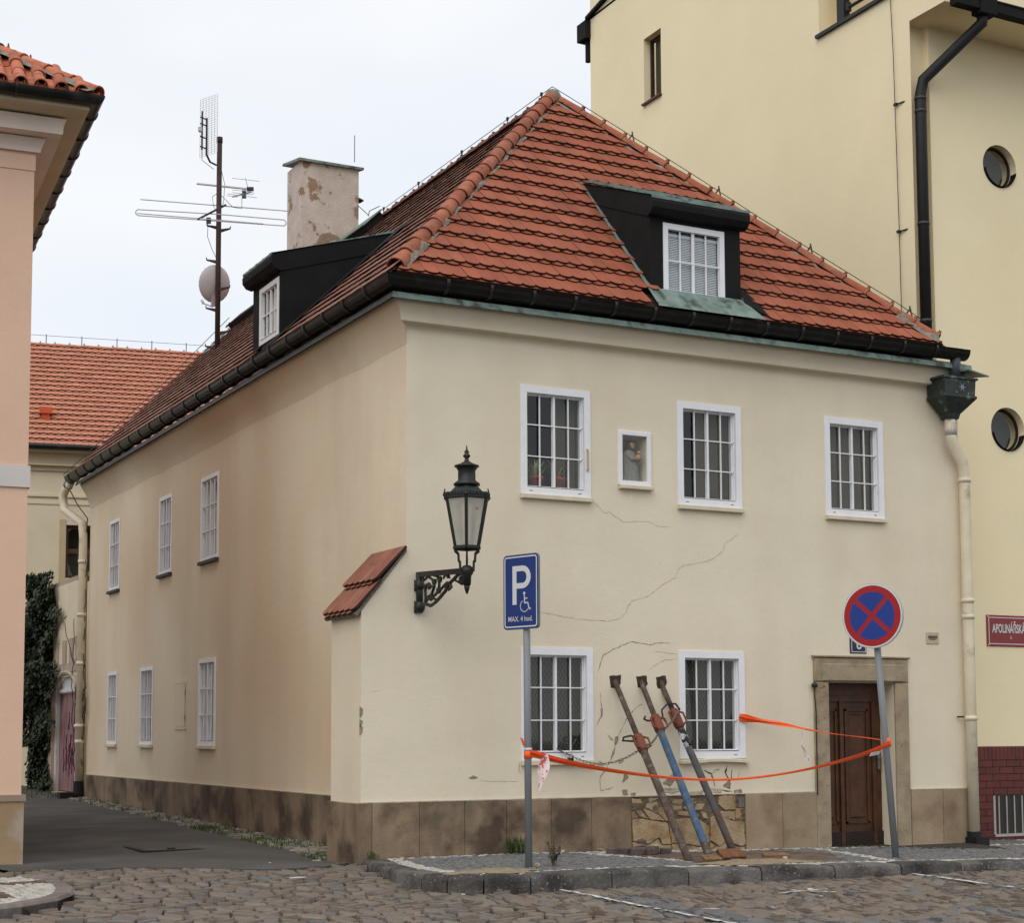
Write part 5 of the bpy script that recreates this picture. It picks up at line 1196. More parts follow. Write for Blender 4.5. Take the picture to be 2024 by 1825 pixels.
ss = thing('street_name_sign', 'red enamel street name sign with white border on the yellow wall', 'sign', (10.5, YF, 2.72))
MB().bbox((10.0, YF, 2.72), X*.95, Z*.475, -Y*.02, .006).build('plate', plate_red, ss)
bd = MB(); e = .030
for a, b, c, d in ((10.03, 10.92, 2.752, 2.764), (10.03, 10.92, 3.151, 3.163), (10.03, 10.042, 2.764, 3.151), (10.908, 10.92, 2.764, 3.151)): bd.box(a, b, YF-.0225, YF-.0205, c, d)
for a, c in ((10.0, 2.72), (10.91, 2.72), (10.0, 3.155), (10.91, 3.155)): bd.box(a+.01, a+.03, YF-.0232, YF-.021, c+.01, c+.03)
bd.build('border', sign_white, ss)
text_mesh('APOLINÁŘSKÁ', .135, sign_white, 'lettering', ss, (10.10, YF-.0225, 2.93), X, Z, -Y, .67, bold=.022)
text_mesh('II.', .045, sign_white, 'lettering', ss, (10.46, YF-.0225, 2.835), X, Z, -Y)
# small nameplate and number plates on the facade
pl = tag(MB().bbox((7.93, 0, 2.66), X*.225, Z*.165, -Y*.012, .004).build('nameplate', plate_pale), 'small pale plate with dark print beside the beige downpipe', 'plate')
MB().box(7.965, 8.13, -.0135, -.0122, 2.735, 2.775).box(7.985, 8.10, -.0135, -.0122, 2.715, 2.73).build('print', ink_m, pl)
np_ = thing('house_number_plate', 'dark blue enamel house number plate above the doorway', 'number plate', (6.73, 0, 2.51))
MB().bbox((6.585, 0, 2.50), X*.285, Z*.27, -Y*.014, .01).build('plate', plate_navy, np_)
bb = MB()
for a, b, c, d in ((6.605, 6.85, 2.518, 2.527), (6.605, 6.85, 2.743, 2.752), (6.605, 6.614, 2.527, 2.743), (6.841, 6.85, 2.527, 2.743)): bb.box(a, b, -.0165, -.0145, c, d)
bb.build('border', sign_white, np_); text_mesh('6', .15, sign_white, 'numeral', np_, (6.735, -.0165, 2.562), X, Z, -Y, None, 'CENTER')
tag(MB().bbox((6.53, 0, 2.79), X*.30, Z*.20, -Y*.014, .01).build('registry_plate', plate_red), 'red enamel plate half hidden behind the round no stopping sign', 'number plate')

# ================================================================== PINK HOUSE (left)
ph = thing('pink_house', 'salmon pink rendered house with barrel tile roof and pale moulded cornice', 'house', (-8, 6, 0))
Cn = Vector((-3.975, 2.2, 0)); pr = Vector((.997, -.075, 0)); pb = Vector((.075, .997, 0))   # right, back
PP = lambda a, b, z: Cn+pr*a+pb*b+Z*z
def pbox(mb, a0, a1, b0, b1, z0, z1): return mb.obox(PP(a0, b0, z0), pr*(a1-a0), pb*(b1-b0), Z*(z1-z0))
MB_ = MB(); pbox(MB_, -12, 0, 0, 8, .3, 8.9); MB_.build('wall', plaster_pink, ph)
b_ = MB(); pbox(b_, -12, .03, -.03, 8, -.075, .66); b_.build('plinth', mat('plinth_ochre', (.33, .225, .135), .85, .1, 2, col2=(.36, .30, .235), s2=1.1, lo=.5, hi=.56, bump=.3), ph)
b_ = MB(); pbox(b_, -12, .05, -.05, 8, .66, .735); b_.build('plinth_cap', mat('plinth_cap', (.30, .235, .17), .85, .1, 3, bump=.3), ph)
b_ = MB(); pbox(b_, -12, -.06, .05, 8, -.4, -.076); b_.build('shadow_gap', boot_m, ph)  # near-black colour paints the shade of the recess under the plinth
b_ = MB(); pbox(b_, -12, .025, -.025, 8, 4.39, 4.65); b_.build('string_course', trim_lilac, ph)
b_ = MB(); pbox(b_, -12, .012, -.012, 8, 8.28, 8.5); b_.build('frieze', plaster_pink, ph)
def psweep(prof, name, m, close=True):
    mb = MB(); k = len(prof); vs = [q for st in range(3) for q in [[PP(-12, -o, z), PP(o, -o, z), PP(o, 8.3, z)][st] for o, z in prof]]
    fs = [(s*k+i, (s+1)*k+i, (s+1)*k+i+1, s*k+i+1) for s in range(2) for i in range(k-1)]+[tuple(range(k)), tuple(2*k+i for i in range(k-1, -1, -1))]
    o = mb.add(vs, fs).build(name, m, ph); return autosmooth(o, 35)
psweep([(0, 8.50), (.06, 8.50), (.07, 8.56), (.10, 8.62), (.12, 8.66), (0, 8.68)], 'cornice', trim_beige)
psweep([(0, 8.67), (.26, 8.675), (.29, 8.68), (.30, 8.80), (.33, 8.86), (0, 8.9)], 'cornice', trim_beige)
psweep([(0, 8.88), (.48, 8.89), (.56, 8.93), (.56, 8.99), (0, 9.0)], 'cornice', soffit_cream)
gprof = [(.62+.10*math.cos(math.pi*(1+i/10)), 9.07+.10*math.sin(math.pi*(1+i/10))) for i in range(11)]+[(.62+.09*math.cos(math.pi*(2-i/10)), 9.075+.09*math.sin(math.pi*(2-i/10))) for i in range(11)]
psweep([(.45, 9.0), (.665, 9.02), (.665, 9.12), (.45, 9.28)], 'eaves_board', monk_m)
pg = psweep(gprof, 'gutter', gutter_m)
for i in range(11):
    b0 = -.1+i*.75
    M = Matrix.Translation(PP(.62, b0, 9.07)) @ Matrix.Rotation(math.atan2(pb.y, pb.x), 4, 'Z')
    link('gutter_strap', sme, gutter_m, pg, M=M @ Matrix.Scale(.82, 4))
for a0 in (-.3, -1.3): link('gutter_strap', sme, gutter_m, pg, M=Matrix.Translation(PP(a0, -.62, 9.07)) @ Matrix.Rotation(math.atan2(pr.y, pr.x), 4, 'Z') @ Matrix.Scale(.82, 4))
# barrel tile roof: hip at the corner
e0 = PP(.66, -.66, 9.03); vfp = (pb+Z*.74).normalized(); hipd = (-pr+pb+Z*.74).normalized()
prf = MB().add([PP(.66, -.66, 9.05), PP(-12, -.66, 9.05), PP(-12, 5.34, 13.49), PP(-5.34, 5.34, 13.49), PP(.66, 8.4, 9.05), PP(-5.34, 8.4, 13.49)], [(0, 1, 2, 3), (0, 3, 5, 4)]).build('roof', deck_m, ph)
tl = .38; monk = half_tile(tl*1.15, .085, .068, 8, .014, False).mesh('barrel_tile'); nun = half_tile(tl*1.15, .085, .10, 8, .014, False).mesh('valley_tile')
for c in range(14):
    a = .45-.235*c
    for r in range(9):
        s0 = r*tl; lim = (.66-a)*math.sqrt(1+.74**2)
        if s0+.1 > lim+.05+.2: break
        p = PP(a, -.66, 9.06)+vfp*s0+X.cross(vfp)*.045
        up = pr.cross(vfp)
        jit = Vector((random.uniform(-.006, .006), random.uniform(-.006, .006), 0))
        if s0 < lim-.1:
            o = link('tile', monk, monk_m, prf, M=along(p+jit, p+vfp+jit*2, up)); autosmooth(o)
        p2 = PP(a-.1175, -.66, 9.06)+vfp*(s0+.0)+up*.085
        if s0 < lim+.05:
            M = along(p2, p2+vfp, -up); o = link('tile', nun, monk_m, prf, M=M); autosmooth(o)
for i in range(9):
    p = e0+hipd*(.42*i+.02)+Z*.06; o = link('hip_tile', half_tile(.48, .10, .082, 9).mesh('hip_tile'), monk_m, prf, M=along(p, p+hipd)); autosmooth(o, 50)
mb = MB(); vs = []
for i in range(40):
    c = e0+hipd*(.1*i)+Z*.02; s_ = (pr*-.7-pb*.7).normalized()
    for q, h in ((-.02, .03), (.10, .05), (.2, -.02)): vs.append(c+s_*q*random.uniform(.8, 1.2)+Z*(h*random.uniform(.6, 1.3)+.02))
mb.add(vs, [(3*i+j, 3*i+3+j, 3*i+4+j, 3*i+1+j) for i in range(39) for j in range(2)]).build('mortar', mortar_m, prf)

# ================================================================== REAR BUILDING
rb_ = thing('rear_building', 'cream building with an orange tile roof closing the end of the alley', 'building', (1.5, 24, 0))
re = Vector((.982, -.19, 0)).normalized(); rnn = Vector((re.y, -re.x, 0)); R0 = Vector((.15, 23.36, 0))
RP = lambda u, d, z: R0+re*u-rnn*d+Z*z     # d into the building
m1 = MB(); wh = [(.88, 1.75, 5.30, 6.62)]
wall_cells(m1, R0, re, rnn, (-6, 9), (-.3, 8.4), wh, .2); m1.build('wall', plaster_cream, rb_)
def rbox(mb, u0, u1, d0, d1, z0, z1): return mb.obox(RP(u0, d0, z0), re*(u1-u0), -rnn*(d1-d0), Z*(z1-z0))
b_ = MB(); rbox(b_, -6, 9, -.06, 0, 7.95, 8.06); rbox(b_, -6, 9, -.05, 0, 7.30, 7.36); rbox(b_, -6, 9, -.025, 0, 7.12, 7.20); b_.build('string_course', plaster_cream, rb_)
b_ = MB(); rbox(b_, -6, 9, -.32, 0, 8.38, 8.46); rbox(b_, -6, 9, -.2, 0, 8.06, 8.1); b_.build('soffit', soffit_cream, rb_)
b_ = MB(); b_.tube([RP(-6, -.40, 8.50), RP(9, -.40, 8.50)], .075, 10); b_.build('gutter', gutter_m, rb_, True)
b_ = MB(); rbox(b_, .72, .88, -.015, 0, 5.1, 6.75); rbox(b_, 1.75, 1.9, -.015, 0, 5.1, 6.75); b_.build('window_surround', mat('surround', (.50, .40, .25), .9, .05, 3), rb_)
b_ = MB(); 
for q in ((.88, .94, 5.3, 6.62), (1.69, 1.75, 5.3, 6.62), (.94, 1.69, 6.54, 6.62), (.94, 1.69, 5.3, 5.38), (.94, 1.69, 5.92, 6.04)): rbox(b_, q[0], q[1], .12, .18, q[2], q[3])
rw = b_.build('window', brown_frame, rb_)
MB().add([RP(.9, .16, 5.3), RP(1.75, .16, 5.3), RP(1.75, .16, 6.6), RP(.9, .16, 6.6)], [(0, 1, 2, 3)]).build('pane', glass, rw); b_ = MB(); rbox(b_, .6, 2.0, .5, .52, 5, 7); b_.build('room', room_dark, rw)
vr = (-rnn*4.9+Z*3.62).normalized(); Lr = math.hypot(4.9, 3.62)
rr_ = MB().add([RP(-6, -.36, 8.47), RP(9, -.36, 8.47), RP(9, 4.54, 12.09), RP(-6, 4.54, 12.09)], [(0, 1, 2, 3)]).add([RP(9, 4.54, 12.09), RP(-6, 4.54, 12.09), RP(-6, 9, 8.5), RP(9, 9, 8.5)], [(0, 1, 2, 3)]).build('roof', deck_m, rb_)
tile_slope(rr_, RP(-.6, -.38, 8.49), re, vr, [(0, 0), (5.9, 0), (5.9, Lr), (0, Lr)], .18, .285, tile_rear, 300, (), prio=lambda it: -it[2]-it[1]*.2, low=True, stuff='roof_tiles')
ridge_line(rr_, RP(-1, 4.54, 12.10), RP(6, 4.54, 12.10), .40, .11, tile_rear, lugs=True)
MB().tube([RP(-1, 4.54, 12.42), RP(6, 4.54, 12.40)], .006, 5).build('lightning_wire', iron_m, rr_)
for i in range(7): MB().tube([RP(-.6+i*.95, 4.54, 12.2), RP(-.6+i*.95, 4.54, 12.45)], .012, 5).build('wire_holder', iron_m, rr_)
b_ = MB(); c = RP(.25, .72, 9.26); b_.obox(c, re*.2, -rnn*.2, Z*.32).obox(c-re*.06+rnn*.06+Z*.26, re*.32, -rnn*.32, Z*.16).build('roof_vent', pvc_cap, rr_)

# ================================================================== GARDEN WALL, GATE, IVY
gw = thing('garden_wall', 'weathered garden wall with a graffitied pink gate beside the downpipe', 'wall', (0, 18.5, 0))
wall_cells(MB(), (-.03, 0, 0), Y, -X, (16.24, 23), (-.2, 4.7), [(17.1, 19.05, -.2, 2.68, .12)], .12).build('wall', plaster_cream, gw)
MB().box(-.02, .25, 16.24, 23, 4.7, 4.8).build('coping', gate_wall_m, gw)
gt = MB().box(.06, .10, 17.15, 19.0, .24, 2.34).build('gate', gate_m, gw)
MB().box(-.02, .05, 19.0, 19.1, .2, 2.4).box(-.02, .05, 17.1, 17.16, .2, 2.4).box(-.015, .05, 17.16, 19.0, 2.36, 2.42).build('gate_frame', mat('frame_white', (.58, .58, .60), .6, .06, 6), gw)
arc = [(.05, 17.1+1.95*(.5-.5*math.cos(math.pi*i/14)), 2.42+.27*math.sin(math.pi*i/14)) for i in range(15)]
MB().prism(arc, (.03, 0, 0)).build('gate_arch', MATS['frame_white'], gw)
MB().tube([(-.05, 17.0+2.15*(.5-.5*math.cos(math.pi*i/14)), 2.42+.36*math.sin(math.pi*i/14)) for i in range(15)], .05, 6).build('arch_trim', gate_wall_m, gw)
MB().box(-.10, .0, 19.12, 19.55, 0, 2.75).build('gate_pier', gate_wall_m, gw)
for i, yy in enumerate((19.0, 18.2, 17.55, 17.0)): MB().box(-.06, .0, yy-.17, yy+.17, 2.95, 3.45+.02*i).build('merlon', gate_wall_m, gw)
MB().box(-.055, .0, 16.9, 19.2, 2.78, 2.97).build('merlon_base', gate_wall_m, gw)
MB().box(-.12, .05, 17.05, 19.1, .0, .22).build('threshold', stone_door, gw)
gf = MB(); rnd = random.Random(9)
for i in range(16):
    y0 = 17.35+rnd.random()*1.2; z0 = .6+rnd.random()*1.2; pts = [(.055, y0+rnd.uniform(-.12, .12)*q+.02*math.sin(q*3), z0-.9*q*rnd.uniform(.3, .6)+.4) for q in (0, .4, .8, 1.2)]
    gf.tube(pts, .012, 4, sq=.3)
gf.build('graffiti', graf_m, gt)
# ivy
ivy = thing('ivy', 'dense dark green ivy climbing the garden wall behind the pink house', 'ivy', (-.2, 20.8, .2))
lv = MB(); rnd = random.Random(3)
def ivyprof(z):      # (y centre, y half width, thickness) by height
    if z < 1.2: return 19.95, .75+.2*math.sin(z*5), .30
    if z < 2.0: return 20.4, 1.0+(z-1.2)*.9, .45
    if z < 4.0: return 20.5, 1.75-.12*(z-2), .65
    return 20.05, max(.25, 1.6-.85*(z-4)), .5
for i in range(10500):
    z = .15+rnd.random()**.9*4.9; yc, hw, th = ivyprof(z); a = rnd.uniform(-1, 1); y_ = yc+hw*a*(1+.16*math.sin(z*5.3)+.12*math.sin(z*11+1))+rnd.gauss(0, .06); bulge = th*math.sqrt(max(0, 1-a*a))*(.65+.35*math.sin(z*4.3+y_*3))
    x_ = -.06-bulge*rnd.uniform(.6, 1.12)-.03; s_ = rnd.uniform(.045, .10)
    nrm = Vector((-1, rnd.uniform(-.8, .8), rnd.uniform(-.2, .9))).normalized(); t1 = nrm.cross(Z).normalized(); t1 = (t1*math.cos(i)+nrm.cross(t1)*math.sin(i)*.6).normalized(); t2 = nrm.cross(t1); p = Vector((x_, y_, z))
    lv.add([p-t1*s_*.2, p+t2*s_*.55+t1*s_*.3, p+t1*s_*1.1, p-t2*s_*.55+t1*s_*.3], [(0, 1, 2, 3)])
for i in range(5): # inner dark mass so the wall does not show through
    pass
lv.build('leaves', ivy_m, ivy, kind='stuff')
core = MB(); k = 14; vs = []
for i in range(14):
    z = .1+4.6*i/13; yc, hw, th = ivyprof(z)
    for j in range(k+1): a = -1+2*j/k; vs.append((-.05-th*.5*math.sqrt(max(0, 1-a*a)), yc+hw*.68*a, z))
core.add(vs, [(i*(k+1)+j, i*(k+1)+j+1, (i+1)*(k+1)+j+1, (i+1)*(k+1)+j) for i in range(13) for j in range(k)]).build('dark_core', mat('ivy_inner', (.005, .007, .004), .9, .3, 9), ivy, True)  # near-black filler shell added inside the ivy, hides the wall behind the leaves
# bare vine on the wall end
vn = thing('bare_vine', 'leafless brown vine twining round the pipe at the alley end', 'vine', (-.1, 16.6, .3))
rnd = random.Random(5)
for i in range(9):
    pts = []; y_ = 16.3+rnd.uniform(-.05, .7); z = .4+rnd.random()*2; x_ = -.06
    if i < 4: y_ = 16.15+rnd.uniform(-.12, .1)
    for q in range(26):
        pts.append((x_-.03*abs(math.sin(q*.9+i)), y_, z)); z += rnd.uniform(.06, .2); y_ += rnd.uniform(-.10, .10)+(.02 if i > 5 else 0)
        if z > 5.6: break
    MB().tube(pts, [.014*(1-.6*q/len(pts)) for q in range(len(pts))], 5).build('stem', twig_m, vn)
MB().tube([(-.3, 16.9, 6.6), (-.2, 16.5, 6.2), (-.05, 16.25, 5.9), (-.08, 16.2, 5.6)], .012, 5).tube([(-.3+.03*math.sin(q*1.7), 16.9+.45*q, 3.9-.07*q+.05*math.sin(q*2.3)) for q in range(9)], [.011-.0008*q for q in range(9)], 5).tube([(-.2-.02*q, 16.6+.09*q+.05*math.sin(q*2.1), 2.9+.16*q+.04*math.sin(q*3)) for q in range(8)], [.012-.001*q for q in range(8)], 5).build('stem', twig_m, vn)
# letterbox on a post
lbx = thing('letterbox', 'black letterbox on a thin post beside the ivy', 'letterbox', (-1.3, 20.5, .2))
MB().bbox((-1.55, 20.4, .98), X*.42, Z*.42, -Y*.22, .02).build('box', letterbox_m, lbx); MB().prism([(-1.58, 20.17, 1.40), (-1.10, 20.17, 1.40), (-1.10, 20.42, 1.47), (-1.58, 20.42, 1.47)], (0, 0, .02)).build('lid', letterbox_m, lbx)
MB().tube([(-1.42, 20.3, .1), (-1.42, 20.3, 1.0)], .022, 8).build('post', letterbox_m, lbx); MB().box(-1.32, -1.22, 20.17, 20.18, 1.24, 1.27).build('flap', sign_white, lbx)

# ================================================================== ANTENNA MAST
am = thing('antenna_mast', 'tall brown antenna mast with aerials and a satellite dish on the roof', 'antenna mast', (2.5, 15.7, 9.55))
mx0, my0 = 2.5, 15.7
MB().tube([(mx0, my0, 9.4), (mx0, my0, 14.12)], .058, 10).tube([(mx0, my0, 14.12), (mx0, my0, 14.24)], .068, 10).build('mast', mast_m, am, True)
for z, sg in ((13.0-.75, -1), (12.93-.75, 1), (11.5, -1), (10.9, 1), (10.45, -1), (9.95, 1), (9.62, -1+0)):
    c = Vector((mx0, my0, z-.0)); d_ = Vector((Rt.x, Rt.y, 0))*sg
    MB().prism([c+d_*.04-Z*.04, c+d_*.25+Z*.03, c+d_*.25+Z*.055, c+d_*.04+Z*.03], F.cross(Z).cross(Z).normalized()*.04).tube([c+d_*.245+Z*.04, c+d_*.255+Z*.10], .012, 5).build('climbing_step', mast_m, am)
Rv = Vector((Rt.x, Rt.y, 0)); Dv = Vector((F.x, F.y, 0)).normalized(); ctr = lambda r, d, z: Vector((mx0, my0, 0))+Rv*r+Dv*d+Z*z
# grid antenna
ga = MB(); g0 = ctr(-.28, -.12, 0); gu = (Rv*.80+Dv*-.6).normalized()
gp = lambda a, z: ctr(-.20, -.2, 0)+gu*a+Z*z
for i in range(7): a = -.27+.54*i/6; ga.tube([gp(a, 13.78), gp(a, 15.06)], .0045, 4)
for i in range(27): z = 13.78+1.28*i/26; ga.tube([gp(-.27, z), gp(.27, z)], .0028, 4)
ga.build('grid_antenna', alu_m, am)
gb = MB().tube([ctr(-.05, -.08, 13.6), ctr(-.16, -.22, 13.62), ctr(-.22, -.3, 13.75), ctr(-.225, -.3, 14.55)], .022, 6).tube([ctr(-.30, -.42, 13.82), ctr(-.30, -.42, 14.66)], .018, 6)
for z in (13.88, 14.1, 14.38, 14.52): gb.tube([ctr(-.22, -.3, z), ctr(-.33, -.45, z)], .016, 5)
gb.build('dipole_arm', iron_m, am); MB().obox(ctr(-.37, -.5, 14.2), Rv*.08, Dv*.08, Z*.09).build('antenna_box', dish_m, am)
# upper cross arm with small yagi
MB().tube([ctr(-.48, 0, 13.22), ctr(.62, 0, 13.10)], .022, 6).build('cross_arm', alu_m, am)
yg = MB().tube([ctr(.62, .0, 13.12), ctr(.56, 0, 13.35)], .008, 5).tube([ctr(.35, -.3, 12.83), ctr(.66, .15, 13.08)], .02, 5).tube([ctr(.28, 0, 13.34), ctr(.86, 0, 13.27)], .006, 4).tube([ctr(.30, -.1, 13.05), ctr(.72, -.1, 13.0), ctr(.76, -.1, 12.97), ctr(.72, -.1, 12.94), ctr(.30, -.1, 12.99)], .006, 4).tube([ctr(.22, -.2, 12.93), ctr(.85, -.2, 12.84)], .006, 4).tube([ctr(.22, -.3, 12.86), ctr(.45, -.3, 12.82)], .006, 4)
yg.build('yagi_antenna', alu_m, am); MB().obox(ctr(.5, -.05, 12.9), Rv*.08, Dv*.08, Z*.16).obox(ctr(.6, -.05, 13.06), Rv*.14, Dv*.08, Z*.07).build('antenna_box', iron_m, am)
# long dipoles
ld = MB().tube([ctr(-1.72, .15, 12.93), ctr(1.68, .15, 12.64)], .012, 6)
ld.tube([ctr(0, -.15, 12.50), ctr(-1.70, -.15, 12.61), ctr(-1.745, -.15, 12.57), ctr(-1.745, -.15, 12.52), ctr(-1.70, -.15, 12.48), ctr(1.42, -.15, 12.24), ctr(1.46, -.15, 12.27), ctr(1.46, -.15, 12.33), ctr(1.42, -.15, 12.37), ctr(0, -.15, 12.50)], .012, 6)
ld.tube([ctr(-1.65, -.42, 12.44), ctr(1.02, -.42, 12.20)], .011, 6); ld.build('dipole', alu_m, am)
MB().tube([ctr(.12, .15, 12.80), ctr(-.36, -.44, 12.30)], .022, 6).obox(ctr(-.22, -.25, 12.28), Rv*.09, Dv*.07, Z*.12).build('boom', iron_m, am)
# satellite dish
ds = MB(); dc = ctr(-.09, .10, 11.05); dn_ = (Dv*.75+Rv*-.62+Z*.22).normalized(); d1 = dn_.cross(Z).normalized(); d2 = d1.cross(dn_); k = 24; vs = [dc-dn_*.09]
for r, h in ((.14, -.08), (.27, -.04), (.37, 0), (.375, .012)):
    for j in range(k): a = 2*math.pi*j/k; vs.append(dc+d1*math.cos(a)*r+d2*math.sin(a)*r*1.08+dn_*h)
ds.add(vs, [(0, 1+j, 1+(j+1) % k) for j in range(k)]+[(1+i*k+j, 1+(i+1)*k+j, 1+(i+1)*k+(j+1) % k, 1+i*k+(j+1) % k) for i in range(3) for j in range(k)])
dsh = ds.build('satellite_dish', dish_m, am, True)
MB().tube([dc-d2*.3, dc-d2*.48, dc-d2*.42+dn_*.42], .02, 6).tube([dc-d2*.42+dn_*.40, dc-d2*.36+dn_*.48], .03, 8).obox(dc-d2*.48-d1*.04, d1*.08, d2*.4, -dn_*.06).build('receiver_arm', dish_m, dsh)
cb = MB()
for pts in ([ctr(.05, 0, 13.5), ctr(.12, 0, 13.2), ctr(.1, 0, 12.8), ctr(.05, 0, 12.7)], [ctr(-.05, 0, 13.0), ctr(-.12, -.1, 12.9), ctr(-.1, -.1, 12.7), ctr(-.04, 0, 12.6)], [ctr(-.18, -.25, 12.28), ctr(-.2, -.2, 12.0), ctr(-.12, -.1, 11.75), ctr(-.05, 0, 11.6)], [ctr(.5, -.05, 12.9), ctr(.5, -.05, 12.65), ctr(.3, 0, 12.7), ctr(.06, 0, 12.95)], [ctr(-.3, -.42, 13.82), ctr(-.3, -.4, 13.6), ctr(-.1, -.1, 13.5)]): cb.tube(pts, .006, 4)
cb.build('cable', iron_m, am)

# ================================================================== WALL LANTERN
ln = thing('wall_lantern', 'black cast iron gas-style lantern on a scrolled bracket on the beige wall', 'lantern', (.15, -.6, 2.9))
lx, ly = .15, -1.34
def bpt(cx_, cy_, x=lx):     # bracket drawing: across -> distance from wall, down -> height
    s = (cx_/10.7-23)/74.5; z = 3.32-((cy_-(820-.19*(cx_-300)))/10.7)/178; return (x, -max(.01, s), z)
pl_ = MB().tube([(lx, -.05, 2.88), (lx, -.05, 3.34)], .042, 10).lathe([(.02, -.07), (.055, -.05), (.07, 0), (.055, .04), (.045, .06)], (lx, -.05, 2.93), 12).lathe([(.045, -.06), (.06, -.03), (.065, 0), (.05, .04), (.042, .06)], (lx, -.05, 3.19), 12)
pl_.box(lx-.05, lx+.05, -.04, 0, 2.86, 3.0).box(lx-.05, lx+.05, -.04, 0, 3.12, 3.25)
br = pl_.build('bracket', iron_m, ln, True)
MB().obox((lx-.025, 0, 3.285), X*.05, Vector((0, ly, -.07)), Z*.062).build('arm', iron_m, ln)
sc = MB()
for pts, r in (([(430, 1500), (540, 1535), (650, 1455), (760, 1330), (860, 1210), (960, 1030), (1060, 930), (1150, 835)], .021), ([(420, 1470), (430, 1350), (418, 1200), (440, 1080), (500, 1045), (540, 1100), (500, 1150)], .018), ([(480, 1330), (560, 1290), (620, 1100), (580, 950), (480, 885), (390, 960), (350, 900)], .016), ([(560, 1370), (640, 1290), (725, 1180), (730, 1000), (690, 885), (610, 855)], .016), ([(600, 1330), (740, 1200), (830, 1090), (900, 1020), (965, 1040), (985, 1120), (935, 1180), (870, 1130), (880, 1070)], .016), ([(820, 930), (850, 860), (920, 850), (950, 920)], .013), ([(1150, 835), (1230, 860), (1255, 960), (1210, 1060), (1120, 1000), (1050, 960)], .014), ([(440, 1440), (500, 1370), (545, 1410), (600, 1360), (640, 1390)], .014)):
    sc.tube([bpt(*p) for p in pts], r*1.05, 6)
for (a, b), s in (((745, 950), .055), ((630, 1000), .05), ((500, 1080), .04), ((1190, 960), .06), ((920, 880), .035), ((890, 1100), .045), ((560, 1330), .05), ((730, 1220), .03), ((700, 1180), .035)):
    c = Vector(bpt(a, b)); k = 7; vs = []
    for j in range(k*2): an = math.pi*j/k; rr = s*.75*(1. if j % 2 == 0 else .55); vs.append(c+Vector((-.014, -rr*math.cos(an)*1.2, rr*math.sin(an))))
    sc.prism(vs, (.028, 0, 0))
sc.build('scrollwork', iron_m, ln)
zb = 3.245
cl = MB().lathe([(.045, -.16), (.05, -.06), (.07, -.03), (.075, .02), (.05, .05), (.03, .06)], (lx, ly, zb), 12).lathe([(.012, .06), (.014, .12), (.009, .25)], (lx, ly, zb), 8).lathe([(.01, -.26), (.03, -.2), (.035, -.16)], (lx, ly, zb), 10)
cl.build('socket', iron_m, ln, True)
z1, z2, r1, r2 = 3.50, 4.06, .145, .255; ph0 = -YAW-math.pi/2   # one corner towards the street
hx6 = lambda r, z, i: Vector((lx+r*math.cos(ph0+i*math.pi/3), ly+r*math.sin(ph0+i*math.pi/3), z))
fk = MB()
for i in (0, 1, 2, 3, 4, 5):
    if i in (1, 2, 4, 5): fk.tube([hx6(.05, zb-.0, i), hx6(.085, zb+.005, i), hx6(.09, zb+.10, i), hx6(.105, zb+.11, i), hx6(.11, zb+.19, i), hx6(.15, zb+.22, i), hx6(.13, z1-.01, i)], .014, 6)
fk.build('fork', iron_m, ln)
fm = MB()
for i in range(6):
    fm.tube([hx6(r1, z1, i), hx6(r2, z2, i)], .02, 6); fm.tube([hx6(r1+.01, z1, i), hx6(r1+.01, z1, i+1)], .022, 6); fm.tube([hx6(r2, z2, i), hx6(r2, z2, i+1)], .02, 6)
    fm.tube([hx6(r2+.01, z2, i), hx6(r2+.035, z2+.02, i), hx6(r2+.02, z2+.09, i)], [.02, .016, .006], 6)
fm.build('frame', iron_m, ln)
for i in range(6): MB().add([hx6(r1, z1, i), hx6(r1, z1, i+1), hx6(r2, z2, i+1), hx6(r2, z2, i)], [(0, 1, 2, 3)]).build('pane', lantern_glass, ln)
cr_ = MB()
for i in range(6):
    for q in range(6):
        p = hx6(r2, z2+.03, i).lerp(hx6(r2, z2+.03, i+1), (q+.5)/6); cr_.lathe([(.0, -.03), (.024, -.01), (.02, .02), (.0, .05 if q in (2, 3) else .03)], p, 6)
cr_.build('cresting', iron_m, ln)
MB().lathe([(.27, z2), (.265, z2+.03), (.20, z2+.07), (.12, z2+.15), (.10, z2+.16)], (lx, ly, 0), 6, ph=ph0).build('hood', mat('lantern_hood', (.012, .02, .017), .4, .2, 9), ln)
MB().lathe([(.145, z2+.14), (.15, z2+.165), (.10, z2+.20), (.098, z2+.31), (.125, z2+.35), (.14, z2+.355), (.14, z2+.37), (.08, z2+.39), (.03, z2+.42), (.02, z2+.45), (.042, z2+.475), (.042, z2+.485), (.02, z2+.51), (.03, z2+.525), (.012, z2+.55), (.004, z2+.60)], (lx, ly, 0), 16).build('chimney', iron_m, ln, True)

# ================================================================== SIGNS ON POSTS
ps = thing('parking_sign', 'blue disabled parking sign with white P on a grey post', 'sign', (.58, -1.97, 0))
MB().tube([(.58, -1.97, -.1), (.565, -1.97, 3.3)], .039, 14).build('post', galv_m, ps, True)
ang = math.atan2(-.30, -.953); nP = Vector((math.cos(ang), math.sin(ang), 0)); uP = Vector((-nP.y, nP.x, 0))   # uP: to the reader's right
if uP.dot(Rv) < 0: uP = -uP
Wp, Hp = .53, .81; cP = Vector((.565, -1.97, 2.975))+nP*.05-uP*.035
def rrect(w, h, r, k=6):
    return [(sx*(w/2-r)+r*math.cos(a0+math.pi/2*i/k), sy*(h/2-r)+r*math.sin(a0+math.pi/2*i/k)) for sx, sy, a0 in ((1, 1, 0), (-1, 1, math.pi/2), (-1, -1, math.pi), (1, -1, 1.5*math.pi)) for i in range(k+1)]
SP = lambda a, b, d=0: cP+uP*a+Z*b+nP*d
